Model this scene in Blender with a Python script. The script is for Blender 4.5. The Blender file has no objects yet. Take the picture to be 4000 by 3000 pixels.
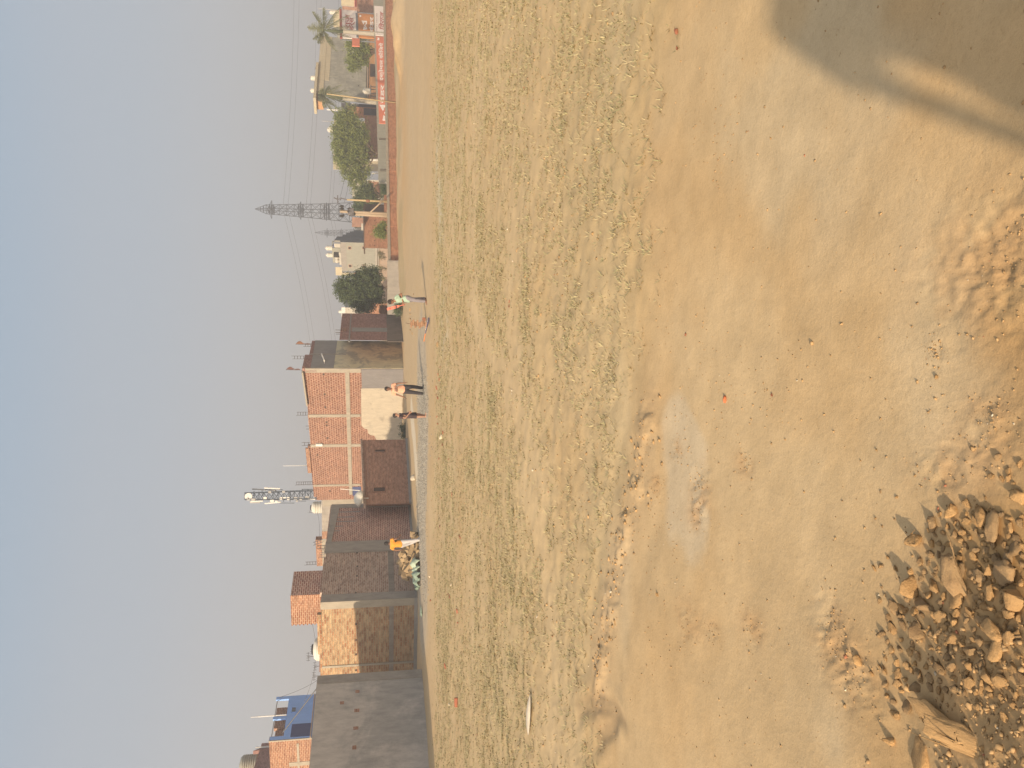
import bpy, bmesh, math, random
import numpy as np
from mathutils import Vector, Matrix, Euler, noise as mnoise

# ------------------------------------------------------------------ camera, world, sun, exposure
scene = bpy.context.scene
COL = scene.collection
R = math.radians
CAM_H = 1.75
F_PX = 3005.0                       # focal length in pixels of the 4000 x 3000 photograph
PITCH = math.atan(525.0 / F_PX)
SP, CP = math.sin(PITCH), math.cos(PITCH)

cam_d = bpy.data.cameras.new("camera")
cam_d.sensor_fit = 'HORIZONTAL'
cam_d.sensor_width = 36.0
cam_d.lens = 36.0 * F_PX / 4000.0
cam_d.clip_start = 0.05
cam_d.clip_end = 6000.0
cam = bpy.data.objects.new("camera", cam_d)
COL.objects.link(cam)
_f = Vector((0, CP, -SP)); _d = Vector((0, -SP, -CP)); _r = Vector((1, 0, 0))
_m = Matrix((_d, _r, -_f)).transposed()          # the phone was held sideways: image right = down, image up = right
cam.matrix_world = Matrix.Translation((0, 0, CAM_H)) @ _m.to_4x4()
scene.camera = cam

SUN_AZ = R(33.0)      # direction the light travels, to the right of straight ahead
SUN_EL = R(20.0)
sun_d = bpy.data.lights.new("sun", 'SUN')
sun_d.energy = 3.9
sun_d.angle = R(1.2)
sun_d.color = (1.0, 0.80, 0.56)
sun = bpy.data.objects.new("sun", sun_d)
COL.objects.link(sun)
_travel = Vector((math.sin(SUN_AZ) * math.cos(SUN_EL), math.cos(SUN_AZ) * math.cos(SUN_EL), -math.sin(SUN_EL)))
sun.rotation_euler = _travel.to_track_quat('-Z', 'Y').to_euler()
sun.location = (-20, -20, 30)

world = bpy.data.worlds.new("World")
scene.world = world
world.use_nodes = True
wn = world.node_tree; wn.nodes.clear()
w_out = wn.nodes.new('ShaderNodeOutputWorld')
w_bg = wn.nodes.new('ShaderNodeBackground'); w_bg.inputs['Strength'].default_value = 0.10
w_sky = wn.nodes.new('ShaderNodeTexSky'); w_sky.sky_type = 'NISHITA'; w_sky.sun_disc = False
w_sky.sun_elevation = SUN_EL
w_sky.sun_rotation = math.pi + SUN_AZ
w_sky.dust_density = 3.0; w_sky.air_density = 1.2; w_sky.ozone_density = 2.0
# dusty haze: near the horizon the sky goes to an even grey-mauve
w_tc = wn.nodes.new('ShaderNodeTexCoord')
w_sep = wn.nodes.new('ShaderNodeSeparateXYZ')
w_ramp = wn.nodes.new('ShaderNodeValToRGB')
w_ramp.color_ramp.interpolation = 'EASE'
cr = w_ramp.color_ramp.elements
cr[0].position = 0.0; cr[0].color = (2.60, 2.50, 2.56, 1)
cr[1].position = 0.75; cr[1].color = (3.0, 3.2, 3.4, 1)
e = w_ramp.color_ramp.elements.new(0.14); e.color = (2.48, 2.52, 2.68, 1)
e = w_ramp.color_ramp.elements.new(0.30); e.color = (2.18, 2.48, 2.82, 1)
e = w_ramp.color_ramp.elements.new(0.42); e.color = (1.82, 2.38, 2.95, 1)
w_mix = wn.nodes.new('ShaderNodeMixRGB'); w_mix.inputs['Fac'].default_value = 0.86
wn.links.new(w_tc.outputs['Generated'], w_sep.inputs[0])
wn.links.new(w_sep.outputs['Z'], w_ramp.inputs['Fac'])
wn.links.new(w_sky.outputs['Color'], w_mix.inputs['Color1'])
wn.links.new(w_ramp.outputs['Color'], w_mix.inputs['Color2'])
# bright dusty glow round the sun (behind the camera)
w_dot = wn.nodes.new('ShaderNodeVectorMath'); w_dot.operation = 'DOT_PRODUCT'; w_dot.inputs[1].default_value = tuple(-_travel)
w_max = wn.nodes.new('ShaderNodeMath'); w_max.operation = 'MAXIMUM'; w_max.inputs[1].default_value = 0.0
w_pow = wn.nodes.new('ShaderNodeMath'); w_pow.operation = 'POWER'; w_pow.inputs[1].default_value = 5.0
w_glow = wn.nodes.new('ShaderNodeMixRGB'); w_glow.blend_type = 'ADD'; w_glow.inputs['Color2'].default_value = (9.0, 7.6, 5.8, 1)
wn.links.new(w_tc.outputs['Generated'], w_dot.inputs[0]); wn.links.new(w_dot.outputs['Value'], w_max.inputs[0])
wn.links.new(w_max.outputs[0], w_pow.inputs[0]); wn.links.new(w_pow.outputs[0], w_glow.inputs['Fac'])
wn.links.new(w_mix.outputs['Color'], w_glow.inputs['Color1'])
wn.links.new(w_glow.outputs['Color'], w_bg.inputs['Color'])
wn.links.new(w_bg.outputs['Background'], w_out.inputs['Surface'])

scene.view_settings.view_transform = 'Standard'
scene.view_settings.look = 'None'
scene.view_settings.exposure = 0.93
scene.view_settings.gamma = 1.0
scene.render.engine = 'CYCLES'
scene.cycles.max_bounces = 5
scene.cycles.diffuse_bounces = 3
scene.cycles.transparent_max_bounces = 8
scene.cycles.volume_bounces = 0

# ------------------------------------------------------------------ measuring helpers
def PT(u, v, Y):
    """point seen at (u, v) of the upright photograph, on the vertical plane at distance Y"""
    yd = (v - 2000.0) / F_PX
    w = -Y * (SP + yd * CP) / (CP - yd * SP)
    zc = Y * CP - w * SP
    return Vector(((u - 1500.0) / F_PX * zc, Y, CAM_H + w))
def XY(u, Y, v=1475.0):
    p = PT(u, v, Y); return (p.x, p.y)
def ZV(v, Y):
    return PT(1500, v, Y).z
def ray(u, v):
    return (_f + _r * ((u - 1500.0) / F_PX) + _d * ((v - 2000.0) / F_PX))
def GP(u, v, z=0.0):
    d = ray(u, v); t = (z - CAM_H) / d.z
    return Vector((d.x * t, d.y * t, z))

# ------------------------------------------------------------------ numpy noise
def _hash(ix, iy, s):
    h = (ix.astype(np.int64) * 374761393 + iy.astype(np.int64) * 668265263 + s * 1274126177) & 0xffffffff
    h = ((h ^ (h >> 13)) * 1274126177) & 0xffffffff
    return ((h ^ (h >> 16)) & 0xffff) / 65535.0
def vnoise(x, y, s=0):
    ix = np.floor(x); iy = np.floor(y); fx = x - ix; fy = y - iy
    fx = fx * fx * (3 - 2 * fx); fy = fy * fy * (3 - 2 * fy)
    a = _hash(ix, iy, s); b = _hash(ix + 1, iy, s); c = _hash(ix, iy + 1, s); d = _hash(ix + 1, iy + 1, s)
    return (a * (1 - fx) + b * fx) * (1 - fy) + (c * (1 - fx) + d * fx) * fy
def fbm(x, y, oct=4, s=0, gain=0.5):
    v = 0.0; a = 1.0; t = 0.0
    for i in range(oct):
        v = v + a * vnoise(x * 2 ** i + 17.3 * i, y * 2 ** i - 9.1 * i, s + i); t += a; a *= gain
    return v / t
def sstep(a, b, x):
    t = np.clip((x - a) / (b - a), 0, 1); return t * t * (3 - 2 * t)
def seg_dist(x, y, pts):
    best = np.full(np.shape(x), 1e9)
    for (x0, y0), (x1, y1) in zip(pts[:-1], pts[1:]):
        dx, dy = x1 - x0, y1 - y0
        t = np.clip(((x - x0) * dx + (y - y0) * dy) / (dx * dx + dy * dy), 0, 1)
        best = np.minimum(best, np.hypot(x - x0 - t * dx, y - y0 - t * dy))
    return best

# ------------------------------------------------------------------ mesh builder
class MB:
    def __init__(s): s.v = []; s.f = []; s.m = []
    def add(s, vs, fs, mi=0):
        o = len(s.v); s.v += [tuple(p) for p in vs]
        s.f += [tuple(i + o for i in f) for f in fs]; s.m += [mi] * len(fs)
    def prism(s, pts, z0, z1, mi=0, ztop=None):
        n = len(pts); zt = ztop or [z1] * n
        a = sum(pts[i][0] * pts[(i + 1) % n][1] - pts[(i + 1) % n][0] * pts[i][1] for i in range(n))
        if a < 0: pts = pts[::-1]; zt = zt[::-1]
        vs = [(x, y, z0) for x, y in pts] + [(p[0], p[1], z) for p, z in zip(pts, zt)]
        fs = [tuple(range(n - 1, -1, -1)), tuple(range(n, 2 * n))]
        fs += [(i, (i + 1) % n, n + (i + 1) % n, n + i) for i in range(n)]
        s.add(vs, fs, mi)
    def box(s, c, d, rz=0.0, mi=0, rot=None):
        x, y, z = d[0] / 2, d[1] / 2, d[2] / 2
        M = rot or Matrix.Rotation(rz, 3, 'Z')
        vs = [Vector(c) + M @ Vector((a * x, b * y, e_ * z)) for e_ in (-1, 1) for a, b in ((-1, -1), (1, -1), (1, 1), (-1, 1))]
        s.add(vs, [(3, 2, 1, 0), (4, 5, 6, 7), (0, 1, 5, 4), (1, 2, 6, 5), (2, 3, 7, 6), (3, 0, 4, 7)], mi)
    def tube(s, p0, p1, r0, r1=None, n=8, mi=0, caps=True):
        r1 = r0 if r1 is None else r1
        p0 = Vector(p0); p1 = Vector(p1); d = (p1 - p0)
        if d.length < 1e-6: return
        q = d.to_track_quat('Z', 'Y').to_matrix()
        vs = []
        for p, r in ((p0, r0), (p1, r1)):
            for i in range(n):
                a = 2 * math.pi * i / n; vs.append(p + q @ Vector((r * math.cos(a), r * math.sin(a), 0)))
        fs = [(i, (i + 1) % n, n + (i + 1) % n, n + i) for i in range(n)]
        if caps: fs += [tuple(range(n - 1, -1, -1)), tuple(range(n, 2 * n))]
        s.add(vs, fs, mi)
    def lathe(s, base, prof, n=20, mi=0, axis=None):
        base = Vector(base); vs = []
        q = Matrix.Identity(3) if axis is None else Vector(axis).to_track_quat('Z', 'Y').to_matrix()
        for r, z in prof:
            for i in range(n):
                a = 2 * math.pi * i / n; vs.append(base + q @ Vector((r * math.cos(a), r * math.sin(a), z)))
        fs = []
        for k in range(len(prof) - 1):
            for i in range(n):
                fs.append((k * n + i, k * n + (i + 1) % n, (k + 1) * n + (i + 1) % n, (k + 1) * n + i))
        fs += [tuple(range(n - 1, -1, -1)), tuple((len(prof) - 1) * n + i for i in range(n))]
        s.add(vs, fs, mi)
    def ball(s, c, r, sc=(1, 1, 1), n=10, m=7, mi=0, rot=None):
        vs = []; M = rot or Matrix.Identity(3)
        for j in range(1, m):
            t = math.pi * j / m
            for i in range(n):
                a = 2 * math.pi * i / n
                vs.append(Vector(c) + M @ Vector((r * sc[0] * math.sin(t) * math.cos(a), r * sc[1] * math.sin(t) * math.sin(a), r * sc[2] * math.cos(t))))
        top = len(vs); vs.append(Vector(c) + M @ Vector((0, 0, r * sc[2]))); vs.append(Vector(c) + M @ Vector((0, 0, -r * sc[2])))
        fs = []
        for j in range(m - 2):
            for i in range(n): fs.append((j * n + i, (j + 1) * n + i, (j + 1) * n + (i + 1) % n, j * n + (i + 1) % n))
        for i in range(n):
            fs.append((top, i, (i + 1) % n)); fs.append((top + 1, (m - 2) * n + (i + 1) % n, (m - 2) * n + i))
        s.add(vs, fs, mi)
    def build(s, name, mats, parent=None, smooth=False, uv=True, origin=None):
        me = bpy.data.meshes.new(name)
        vs = s.v
        if origin is not None: vs = [(p[0] - origin[0], p[1] - origin[1], p[2] - origin[2]) for p in vs]
        me.from_pydata(vs, [], s.f)
        if not isinstance(mats, (list, tuple)): mats = [mats]
        for mt in mats: me.materials.append(mt)
        me.polygons.foreach_set('material_index', s.m)
        if smooth: me.polygons.foreach_set('use_smooth', [True] * len(s.f))
        me.update()
        if uv: metric_uv(me)
        o = bpy.data.objects.new(name, me); COL.objects.link(o)
        if origin is not None: o.location = origin
        if parent is not None:
            o.parent = parent
            if origin is None: o.location = -parent.location
            else: o.location = Vector(origin) - parent.location
        return o

def metric_uv(me):
    uvl = me.uv_layers.new(name="UVMap")
    data = np.zeros(len(me.loops) * 2)
    co = [v.co for v in me.vertices]
    for p in me.polygons:
        n = p.normal
        if abs(n.z) > 0.75:
            for li in p.loop_indices:
                c = co[me.loops[li].vertex_index]; data[2 * li] = c.x; data[2 * li + 1] = c.y
        else:
            h = math.hypot(n.x, n.y); tx, ty = -n.y / h, n.x / h
            for li in p.loop_indices:
                c = co[me.loops[li].vertex_index]; data[2 * li] = c.x * tx + c.y * ty; data[2 * li + 1] = c.z
    uvl.data.foreach_set('uv', data)

def tag(o, label=None, cat=None, group=None, kind=None):
    if label: o['label'] = label
    if cat: o['category'] = cat
    if group: o['group'] = group
    if kind: o['kind'] = kind
    return o
def thing(name, loc, label, cat, group=None):
    o = bpy.data.objects.new(name, None); COL.objects.link(o)
    o.location = Vector(loc); o.empty_display_size = 0.3
    return tag(o, label, cat, group)
def copy_tree(o, parent=None):
    c = o.copy(); COL.objects.link(c)
    if parent is not None: c.parent = parent
    for ch in list(o.children): copy_tree(ch, c)
    return c
def raw_mesh(name, verts, faces_flat, nper, mat, colors=None, smooth=False):
    """fast mesh from numpy: verts (N,3), faces (M,nper)"""
    me = bpy.data.meshes.new(name)
    me.vertices.add(len(verts)); me.vertices.foreach_set('co', verts.astype(np.float32).ravel())
    m = len(faces_flat)
    me.loops.add(m * nper); me.loops.foreach_set('vertex_index', faces_flat.astype(np.int32).ravel())
    me.polygons.add(m); me.polygons.foreach_set('loop_start', np.arange(0, m * nper, nper, dtype=np.int32))
    me.polygons.foreach_set('loop_total', np.full(m, nper, dtype=np.int32))
    if smooth: me.polygons.foreach_set('use_smooth', np.ones(m, dtype=bool))
    me.materials.append(mat)
    if colors is not None:
        ca = me.color_attributes.new(name="tint", type='FLOAT_COLOR', domain='POINT')
        ca.data.foreach_set('color', colors.astype(np.float32).ravel())
    me.update(calc_edges=True); me.validate()
    o = bpy.data.objects.new(name, me); COL.objects.link(o)
    return o

# ------------------------------------------------------------------ materials
def srgb(r, g, b):
    f = lambda c: c / 12.92 if c <= 0.04045 else ((c + 0.055) / 1.055) ** 2.4
    return (f(r / 255.0), f(g / 255.0), f(b / 255.0), 1.0)
class NT:
    def __init__(s, name):
        s.m = bpy.data.materials.new(name); s.m.use_nodes = True
        s.t = s.m.node_tree; s.t.nodes.clear()
        s.out = s.n('ShaderNodeOutputMaterial'); s.b = s.n('ShaderNodeBsdfPrincipled')
        s.l(s.b.outputs[0], s.out.inputs['Surface'])
        s.b.inputs['Specular IOR Level'].default_value = 0.15
    def n(s, ty, **kw):
        x = s.t.nodes.new(ty)
        for k, v in kw.items():
            if k in x.inputs: x.inputs[k].default_value = v
            else: setattr(x, k, v)
        return x
    def l(s, a, b): s.t.links.new(a, b)
    def coord(s, kind='Object', scale=1.0, vec=None):
        tc = s.n('ShaderNodeTexCoord'); mp = s.n('ShaderNodeMapping')
        mp.inputs['Scale'].default_value = vec or (scale,) * 3
        s.l(tc.outputs[kind], mp.inputs[0]); return mp.outputs[0]
    def noise(s, co, scale, detail=5, rough=0.6, dist=0.0):
        x = s.n('ShaderNodeTexNoise'); x.inputs['Scale'].default_value = scale; x.inputs['Detail'].default_value = detail
        x.inputs['Roughness'].default_value = rough; x.inputs['Distortion'].default_value = dist
        s.l(co, x.inputs['Vector']); return x.outputs['Fac']
    def ramp(s, fac, stops):
        x = s.n('ShaderNodeValToRGB'); el = x.color_ramp.elements
        el[0].position, el[0].color = stops[0][0], stops[0][1]
        el[1].position, el[1].color = stops[-1][0], stops[-1][1]
        for p, c in stops[1:-1]:
            q = el.new(p); q.color = c
        s.l(fac, x.inputs[0]); return x.outputs[0]
    def mix(s, fac, a, b, mode='MIX'):
        x = s.n('ShaderNodeMixRGB', blend_type=mode)
        for k, v in (('Fac', fac), ('Color1', a), ('Color2', b)):
            if hasattr(v, 'links'): s.l(v, x.inputs[k])
            else: x.inputs[k].default_value = v
        return x.outputs[0]
    def bump(s, h, dist=0.01, strength=1.0, normal=None):
        x = s.n('ShaderNodeBump'); x.inputs['Distance'].default_value = dist; x.inputs['Strength'].default_value = strength
        s.l(h, x.inputs['Height'])
        if normal is not None: s.l(normal, x.inputs['Normal'])
        s.l(x.outputs[0], s.b.inputs['Normal']); return x.outputs[0]
    def fin(s, col, rough=0.9):
        if hasattr(col, 'links'): s.l(col, s.b.inputs['Base Color'])
        else: s.b.inputs['Base Color'].default_value = col
        s.b.inputs['Roughness'].default_value = rough
        return s.m
BW = (0, 0, 0, 1); WH = (1, 1, 1, 1)
def lin(r, g, b): return (r, g, b, 1.0)

def mat_plain(name, col, rough=0.8, var=0.25, scale=3.0, bump=0.0, metal=0.0):
    t = NT(name); co = t.coord('Object')
    n = t.noise(co, scale, 6, 0.65)
    n2 = t.noise(co, scale * 7, 4, 0.6)
    k = t.ramp(n, [(0.3, lin(1 - var, 1 - var, 1 - var)), (0.7, lin(1 + var * .4, 1 + var * .4, 1 + var * .4))])
    c = t.mix(1.0, col, k, 'MULTIPLY')
    k2 = t.ramp(n2, [(0.3, lin(1 - var * .5, 1 - var * .5, 1 - var * .5)), (0.7, WH)])
    c = t.mix(1.0, c, k2, 'MULTIPLY')
    if bump: t.bump(n2, bump)
    t.b.inputs['Metallic'].default_value = metal
    return t.fin(c, rough)

def mat_brick(name, c1, c2, mortar, smear=0.35, smear_col=None, ms=0.014, bump=0.012, dirt=0.3, squash=1.0, seed=0.0, rowh=0.085):
    t = NT(name)
    tc = t.n('ShaderNodeTexCoord'); uv = t.n('ShaderNodeMapping'); t.l(tc.outputs['UV'], uv.inputs[0])
    uv.inputs['Location'].default_value = (seed, seed * 0.37, 0)
    # rough hand-laid courses: push the coordinates a little
    nz = t.n('ShaderNodeTexNoise'); nz.inputs['Scale'].default_value = 2.2; nz.inputs['Detail'].default_value = 3
    t.l(uv.outputs[0], nz.inputs['Vector'])
    sub = t.n('ShaderNodeVectorMath', operation='SUBTRACT'); t.l(nz.outputs['Color'], sub.inputs[0]); sub.inputs[1].default_value = (.5, .5, .5)
    sc = t.n('ShaderNodeVectorMath', operation='SCALE'); t.l(sub.outputs[0], sc.inputs[0]); sc.inputs['Scale'].default_value = 0.035
    ad = t.n('ShaderNodeVectorMath', operation='ADD'); t.l(uv.outputs[0], ad.inputs[0]); t.l(sc.outputs[0], ad.inputs[1])
    b = t.n('ShaderNodeTexBrick'); b.offset = 0.5; b.squash = squash
    b.inputs['Scale'].default_value = 1.0; b.inputs['Brick Width'].default_value = 0.24; b.inputs['Row Height'].default_value = rowh
    b.inputs['Mortar Size'].default_value = ms; b.inputs['Mortar Smooth'].default_value = 0.25; b.inputs['Bias'].default_value = 0.0
    b.inputs['Color1'].default_value = c1; b.inputs['Color2'].default_value = c2; b.inputs['Mortar'].default_value = mortar
    t.l(ad.outputs[0], b.inputs['Vector'])
    # mortar squeezed over the courses in streaks
    mp = t.n('ShaderNodeMapping'); mp.inputs['Scale'].default_value = (1.6, 9.0, 1); t.l(uv.outputs[0], mp.inputs[0])
    ns = t.noise(mp.outputs[0], 1.0, 7, 0.72)
    nb = t.noise(uv.outputs[0], 0.55, 4, 0.6)
    add = t.n('ShaderNodeMath', operation='ADD'); t.l(ns, add.inputs[0]); t.l(nb, add.inputs[1])
    k = t.ramp(ns, [(0.0, BW), (0.52, BW), (0.66, lin(smear * 1.6, smear * 1.6, smear * 1.6))])
    mp2 = t.n('ShaderNodeMapping'); mp2.inputs['Scale'].default_value = (.45, 1.4, 1); t.l(uv.outputs[0], mp2.inputs[0])
    nb2 = t.noise(mp2.outputs[0], 1.0, 5, 0.65)
    kb = t.ramp(nb2, [(.50, lin(.25, .25, .25)), (.62, WH)]); k = t.mix(1.0, k, kb, 'MULTIPLY')
    half = t.n('ShaderNodeMath', operation='MULTIPLY'); t.l(add.outputs[0], half.inputs[0]); half.inputs[1].default_value = 1.0
    col = t.mix(k, b.outputs['Color'], smear_col or mortar)
    n3 = t.noise(uv.outputs[0], 26.0, 4, 0.7)
    d = t.ramp(n3, [(0.25, lin(1 - dirt, 1 - dirt, 1 - dirt)), (0.75, lin(1.12, 1.12, 1.12))])
    col = t.mix(1.0, col, d, 'MULTIPLY')
    n4 = t.noise(uv.outputs[0], 0.9, 5, 0.6)
    d2 = t.ramp(n4, [(0.3, lin(1 - dirt * .6, 1 - dirt * .6, 1 - dirt * .6)), (0.7, lin(1.06, 1.05, 1.04))])
    col = t.mix(1.0, col, d2, 'MULTIPLY')
    mp3 = t.n('ShaderNodeMapping'); mp3.inputs['Scale'].default_value = (3.0, 7.5, 1); t.l(uv.outputs[0], mp3.inputs[0])
    n5 = t.noise(mp3.outputs[0], 1.0, 3, 0.6)
    col = t.mix(1.0, col, t.ramp(n5, [(.32, lin(.72, .68, .66)), (.5, WH), (.70, lin(1.22, 1.2, 1.16))]), 'MULTIPLY')
    # height: mortar proud in places, brick faces rough
    inv = t.mix(0.55, b.outputs['Fac'], n3)
    t.bump(inv, bump)
    return t.fin(col, 0.95)

def mat_plaster(name, col, patch=None, amt=0.5, stain=0.35, scale=0.9, streak=True, bump=0.006, lo=0.50, hi=0.62):
    """cement or lime plaster with patches, stains and faint pour lines"""
    t = NT(name)
    tc = t.n('ShaderNodeTexCoord'); uv = tc.outputs['UV']
    n1 = t.noise(uv, scale, 7, 0.68, 0.4)
    mp = t.n('ShaderNodeMapping'); mp.inputs['Scale'].default_value = (2.8, 0.9, 1); t.l(uv, mp.inputs[0])
    n2 = t.noise(mp.outputs[0], 1.5, 6, 0.7)
    n3 = t.noise(uv, 30.0, 5, 0.7)
    c = col
    if patch is not None:
        k = t.ramp(n1, [(lo, BW), (hi, lin(amt, amt, amt))])
        c = t.mix(k, c, patch)
    d = t.ramp(n2, [(0.3, lin(1 - stain, 1 - stain, 1 - stain * .95)), (0.68, lin(1.06, 1.06, 1.06))])
    c = t.mix(1.0, c, d, 'MULTIPLY')
    d3 = t.ramp(n3, [(0.25, lin(1 - stain * .35, 1 - stain * .35, 1 - stain * .35)), (0.75, lin(1.05, 1.05, 1.05))])
    c = t.mix(1.0, c, d3, 'MULTIPLY')
    t.bump(t.mix(0.5, n1, n3), bump)
    return t.fin(c, 0.92)

MORT = lin(0.36, 0.33, 0.28)
M = {}
M['brick_red'] = mat_brick('brick_red', lin(.205, .085, .055), lin(.30, .14, .095), lin(.40, .245, .18), 0.30, lin(.40, .29, .205), ms=.040, bump=.03, rowh=.165)
M['brick_buff'] = mat_brick('brick_buff', lin(.33, .145, .075), lin(.54, .38, .23), lin(.43, .33, .21), 0.45, lin(.46, .37, .245), ms=.020, bump=.022, seed=3.3, rowh=.105)
M['brick_dark'] = mat_brick('brick_dark', lin(.30, .175, .135), lin(.53, .37, .295), lin(.55, .46, .38), 0.6, lin(.48, .41, .34), ms=.016, bump=.016, seed=7.1)
M['brick_maroon'] = mat_brick('brick_maroon', lin(.30, .125, .10), lin(.43, .20, .16), lin(.70, .53, .44), 0.35, lin(.42, .36, .32), ms=.020, bump=.02, seed=11.7, rowh=.092)
M['brick_shed'] = mat_brick('brick_shed', lin(.33, .165, .115), lin(.47, .255, .18), lin(.47, .32, .235), 0.2, lin(.38, .28, .22), ms=.012, bump=.016, seed=5.7)
M['brick_brown'] = mat_brick('brick_brown', lin(.27, .14, .125), lin(.38, .215, .185), lin(.38, .255, .22), 0.10, lin(.28, .21, .18), ms=.012, bump=.012, seed=15.0)
M['brick_orange'] = mat_brick('brick_orange', lin(.27, .105, .06), lin(.36, .17, .10), lin(.50, .34, .24), 0.20, lin(.5, .38, .27), ms=.018, bump=.02, seed=1.0)
M['brick_low'] = mat_brick('brick_low', lin(.38, .155, .09), lin(.47, .225, .13), lin(.52, .33, .22), 0.25, lin(.46, .29, .17), ms=.014, bump=.012, seed=8.0)
M['concrete'] = mat_plaster('concrete', lin(.37, .325, .26), lin(.29, .26, .21), .5, .22, 1.5)
M['concrete_grey'] = mat_plaster('concrete_grey', lin(.36, .325, .285), lin(.28, .255, .225), .6, .25, 1.3)
M['plaster_grey'] = mat_plaster('plaster_grey', lin(.42, .395, .365), lin(.58, .53, .475), .85, .30, .42, lo=.46, hi=.56)
M['plaster_blue_grey'] = mat_plaster('plaster_blue_grey', lin(.215, .20, .195), lin(.18, .17, .165), .5, .18, 1.2)
M['lime_white'] = mat_plaster('lime_white', lin(.47, .41, .32), lin(.30, .26, .205), .8, .20, 1.6, lo=.56, hi=.70)
M['paint_yellow'] = mat_plaster('paint_yellow', lin(.66, .61, .40), lin(.36, .36, .28), .85, .25, .95, lo=.49, hi=.58)
M['cement_band'] = mat_plaster('cement_band', lin(.30, .265, .225), lin(.22, .185, .155), .7, .35, 2.2)
M['cement_dark'] = mat_plaster('cement_dark', lin(.29, .28, .265), lin(.24, .23, .22), .5, .18, 1.1)
M['paint_cream'] = mat_plaster('paint_cream', lin(.50, .43, .30), lin(.42, .37, .26), .4, .14, 1.0)
M['paint_white'] = mat_plaster('paint_white', lin(.52, .48, .41), lin(.45, .42, .36), .4, .12, 1.0)
M['wall_pale'] = mat_plaster('wall_pale', lin(.34, .33, .275), lin(.29, .28, .24), .4, .16, 1.2)
M['wall_mottled'] = mat_plaster('wall_mottled', lin(.33, .32, .27), lin(.46, .44, .37), .8, .36, .55, lo=.45, hi=.55)
M['paint_peach'] = mat_plaster('paint_peach', lin(.56, .31, .15), lin(.50, .28, .14), .4, .12, 1.0)
M['paint_pink'] = mat_plaster('paint_pink', lin(.50, .38, .29), lin(.44, .34, .27), .4, .15, 1.5)
M['paint_blue'] = mat_plaster('paint_blue', lin(.27, .45, .82), lin(.25, .41, .76), .5, .08, 1.2)
M['paint_navy'] = mat_plaster('paint_navy', lin(.075, .09, .19), lin(.06, .07, .15), .5, .1, 1.2)
M['slate'] = mat_plaster('slate', lin(.19, .20, .22), lin(.15, .16, .18), .5, .15, 1.0)
M['dark'] = mat_plain('dark_opening', lin(.05, .045, .04), .9, .2)
M['dark_brown'] = mat_plain('dark_brown', lin(.10, .07, .055), .9, .3)
M['dark_shop'] = mat_plain('dark_shop', lin(.075, .07, .085), .8, .3)
M['steel'] = mat_plain('galvanised_steel', lin(.07, .075, .09), .8, .2)
M['steel_dark'] = mat_plain('dark_steel', lin(.09, .11, .14), .6, .2, metal=.2)
M['rebar'] = mat_plain('rebar', lin(.15, .14, .15), .8, .2)
M['wire'] = mat_plain('wire', lin(.13, .13, .14), .6, .1)
M['tank_white'] = mat_plain('tank_plastic', lin(.62, .59, .52), .5, .08, 2)
M['black_plastic'] = mat_plain('black_plastic', lin(.03, .03, .035), .5, .1)
M['panel_white'] = mat_plain('panel_white', lin(.72, .70, .66), .5, .1)
M['panel_grey'] = mat_plain('panel_grey', lin(.40, .39, .38), .6, .15)
M['pole_conc'] = mat_plain('pole_concrete', lin(.40, .31, .22), .9, .15)
M['wood_pale'] = mat_plain('bamboo', lin(.45, .34, .19), .8, .15, 5)
M['bark'] = mat_plain('bark', lin(.17, .12, .085), .95, .35, 6, .01)
M['palm_trunk'] = mat_plain('palm_trunk', lin(.42, .38, .31), .95, .2, 6, .01)
M['flag'] = mat_plain('flag_cloth', lin(.20, .10, .085), .9, .35, 4)
M['flag_orange'] = mat_plain('flag_orange_cloth', lin(.26, .13, .08), .9, .3, 4)
# ------------------------------------------------------------------ the ground
def gpl(pts): return [tuple(GP(3000 - y, v).xy) for v, y in pts]     # (x, y) pairs of the sideways picture
RIDGE = gpl([(2560, 1250), (2545, 1450), (2525, 1608), (2509, 1733), (2487, 1880), (2449, 2004), (2425, 2110), (2411, 2205), (2395, 2314), (2379, 2398), (2362, 2507), (2346, 2615), (2335, 2713)])
TRACK1 = gpl([(2250, 2755), (2290, 2730), (2330, 2722), (2365, 2730), (2395, 2750), (2420, 2775)])
TRACK2 = gpl([(2255, 2800), (2290, 2778), (2330, 2768), (2375, 2780), (2410, 2800), (2440, 2818)])
TRACK3 = gpl([(2330, 2870), (2360, 2845), (2400, 2815)])
TRACK4 = gpl([(2330, 2925), (2370, 2880), (2410, 2845)])
GRASS_EDGE = gpl([(2740, -400), (2720, 0), (2660, 300), (2610, 620), (2600, 950), (2580, 1250)]) + RIDGE + gpl([(2400, 2900), (2420, 3300)])
_ge_u = np.array([p[0] / p[1] for p in GRASS_EDGE][::-1]); _ge_y = np.array([p[1] for p in GRASS_EDGE][::-1])
HEAP_C = (-1.30, 1.62)
SCUFF = [tuple(GP(3000 - y, v).xy) + (r,) for v, y, r in ((2718, 1880, .10), (2715, 1960, .10), (2700, 2020, .09), (2885, 1812, .07), (2770, 2470, .06), (2916, 2450, .09), (2680, 2430, .12), (3830, 1020, .20), (3940, 1130, .14),
         (3950, 940, .10), (3840, 1620, .07), (3630, 1370, .04), (3250, 2520, .12), (3300, 2590, .10), (3350, 2700, .12), (3230, 2420, .08), (2550, 1890, .08), (2620, 1760, .07), (3850, 1780, .12), (3640, 1850, .1))]
def heap_h(x, y):
    dx, dy = x - HEAP_C[0], y - HEAP_C[1]
    a = dx * 0.83 + dy * 0.55; b = -dx * 0.55 + dy * 0.83
    d = np.hypot(a / 1.02, b / 0.60) + 0.30 * (fbm(x * 2.6, y * 2.6, 3, 5) - .5)
    return sstep(1.0, 0.05, d)
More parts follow.
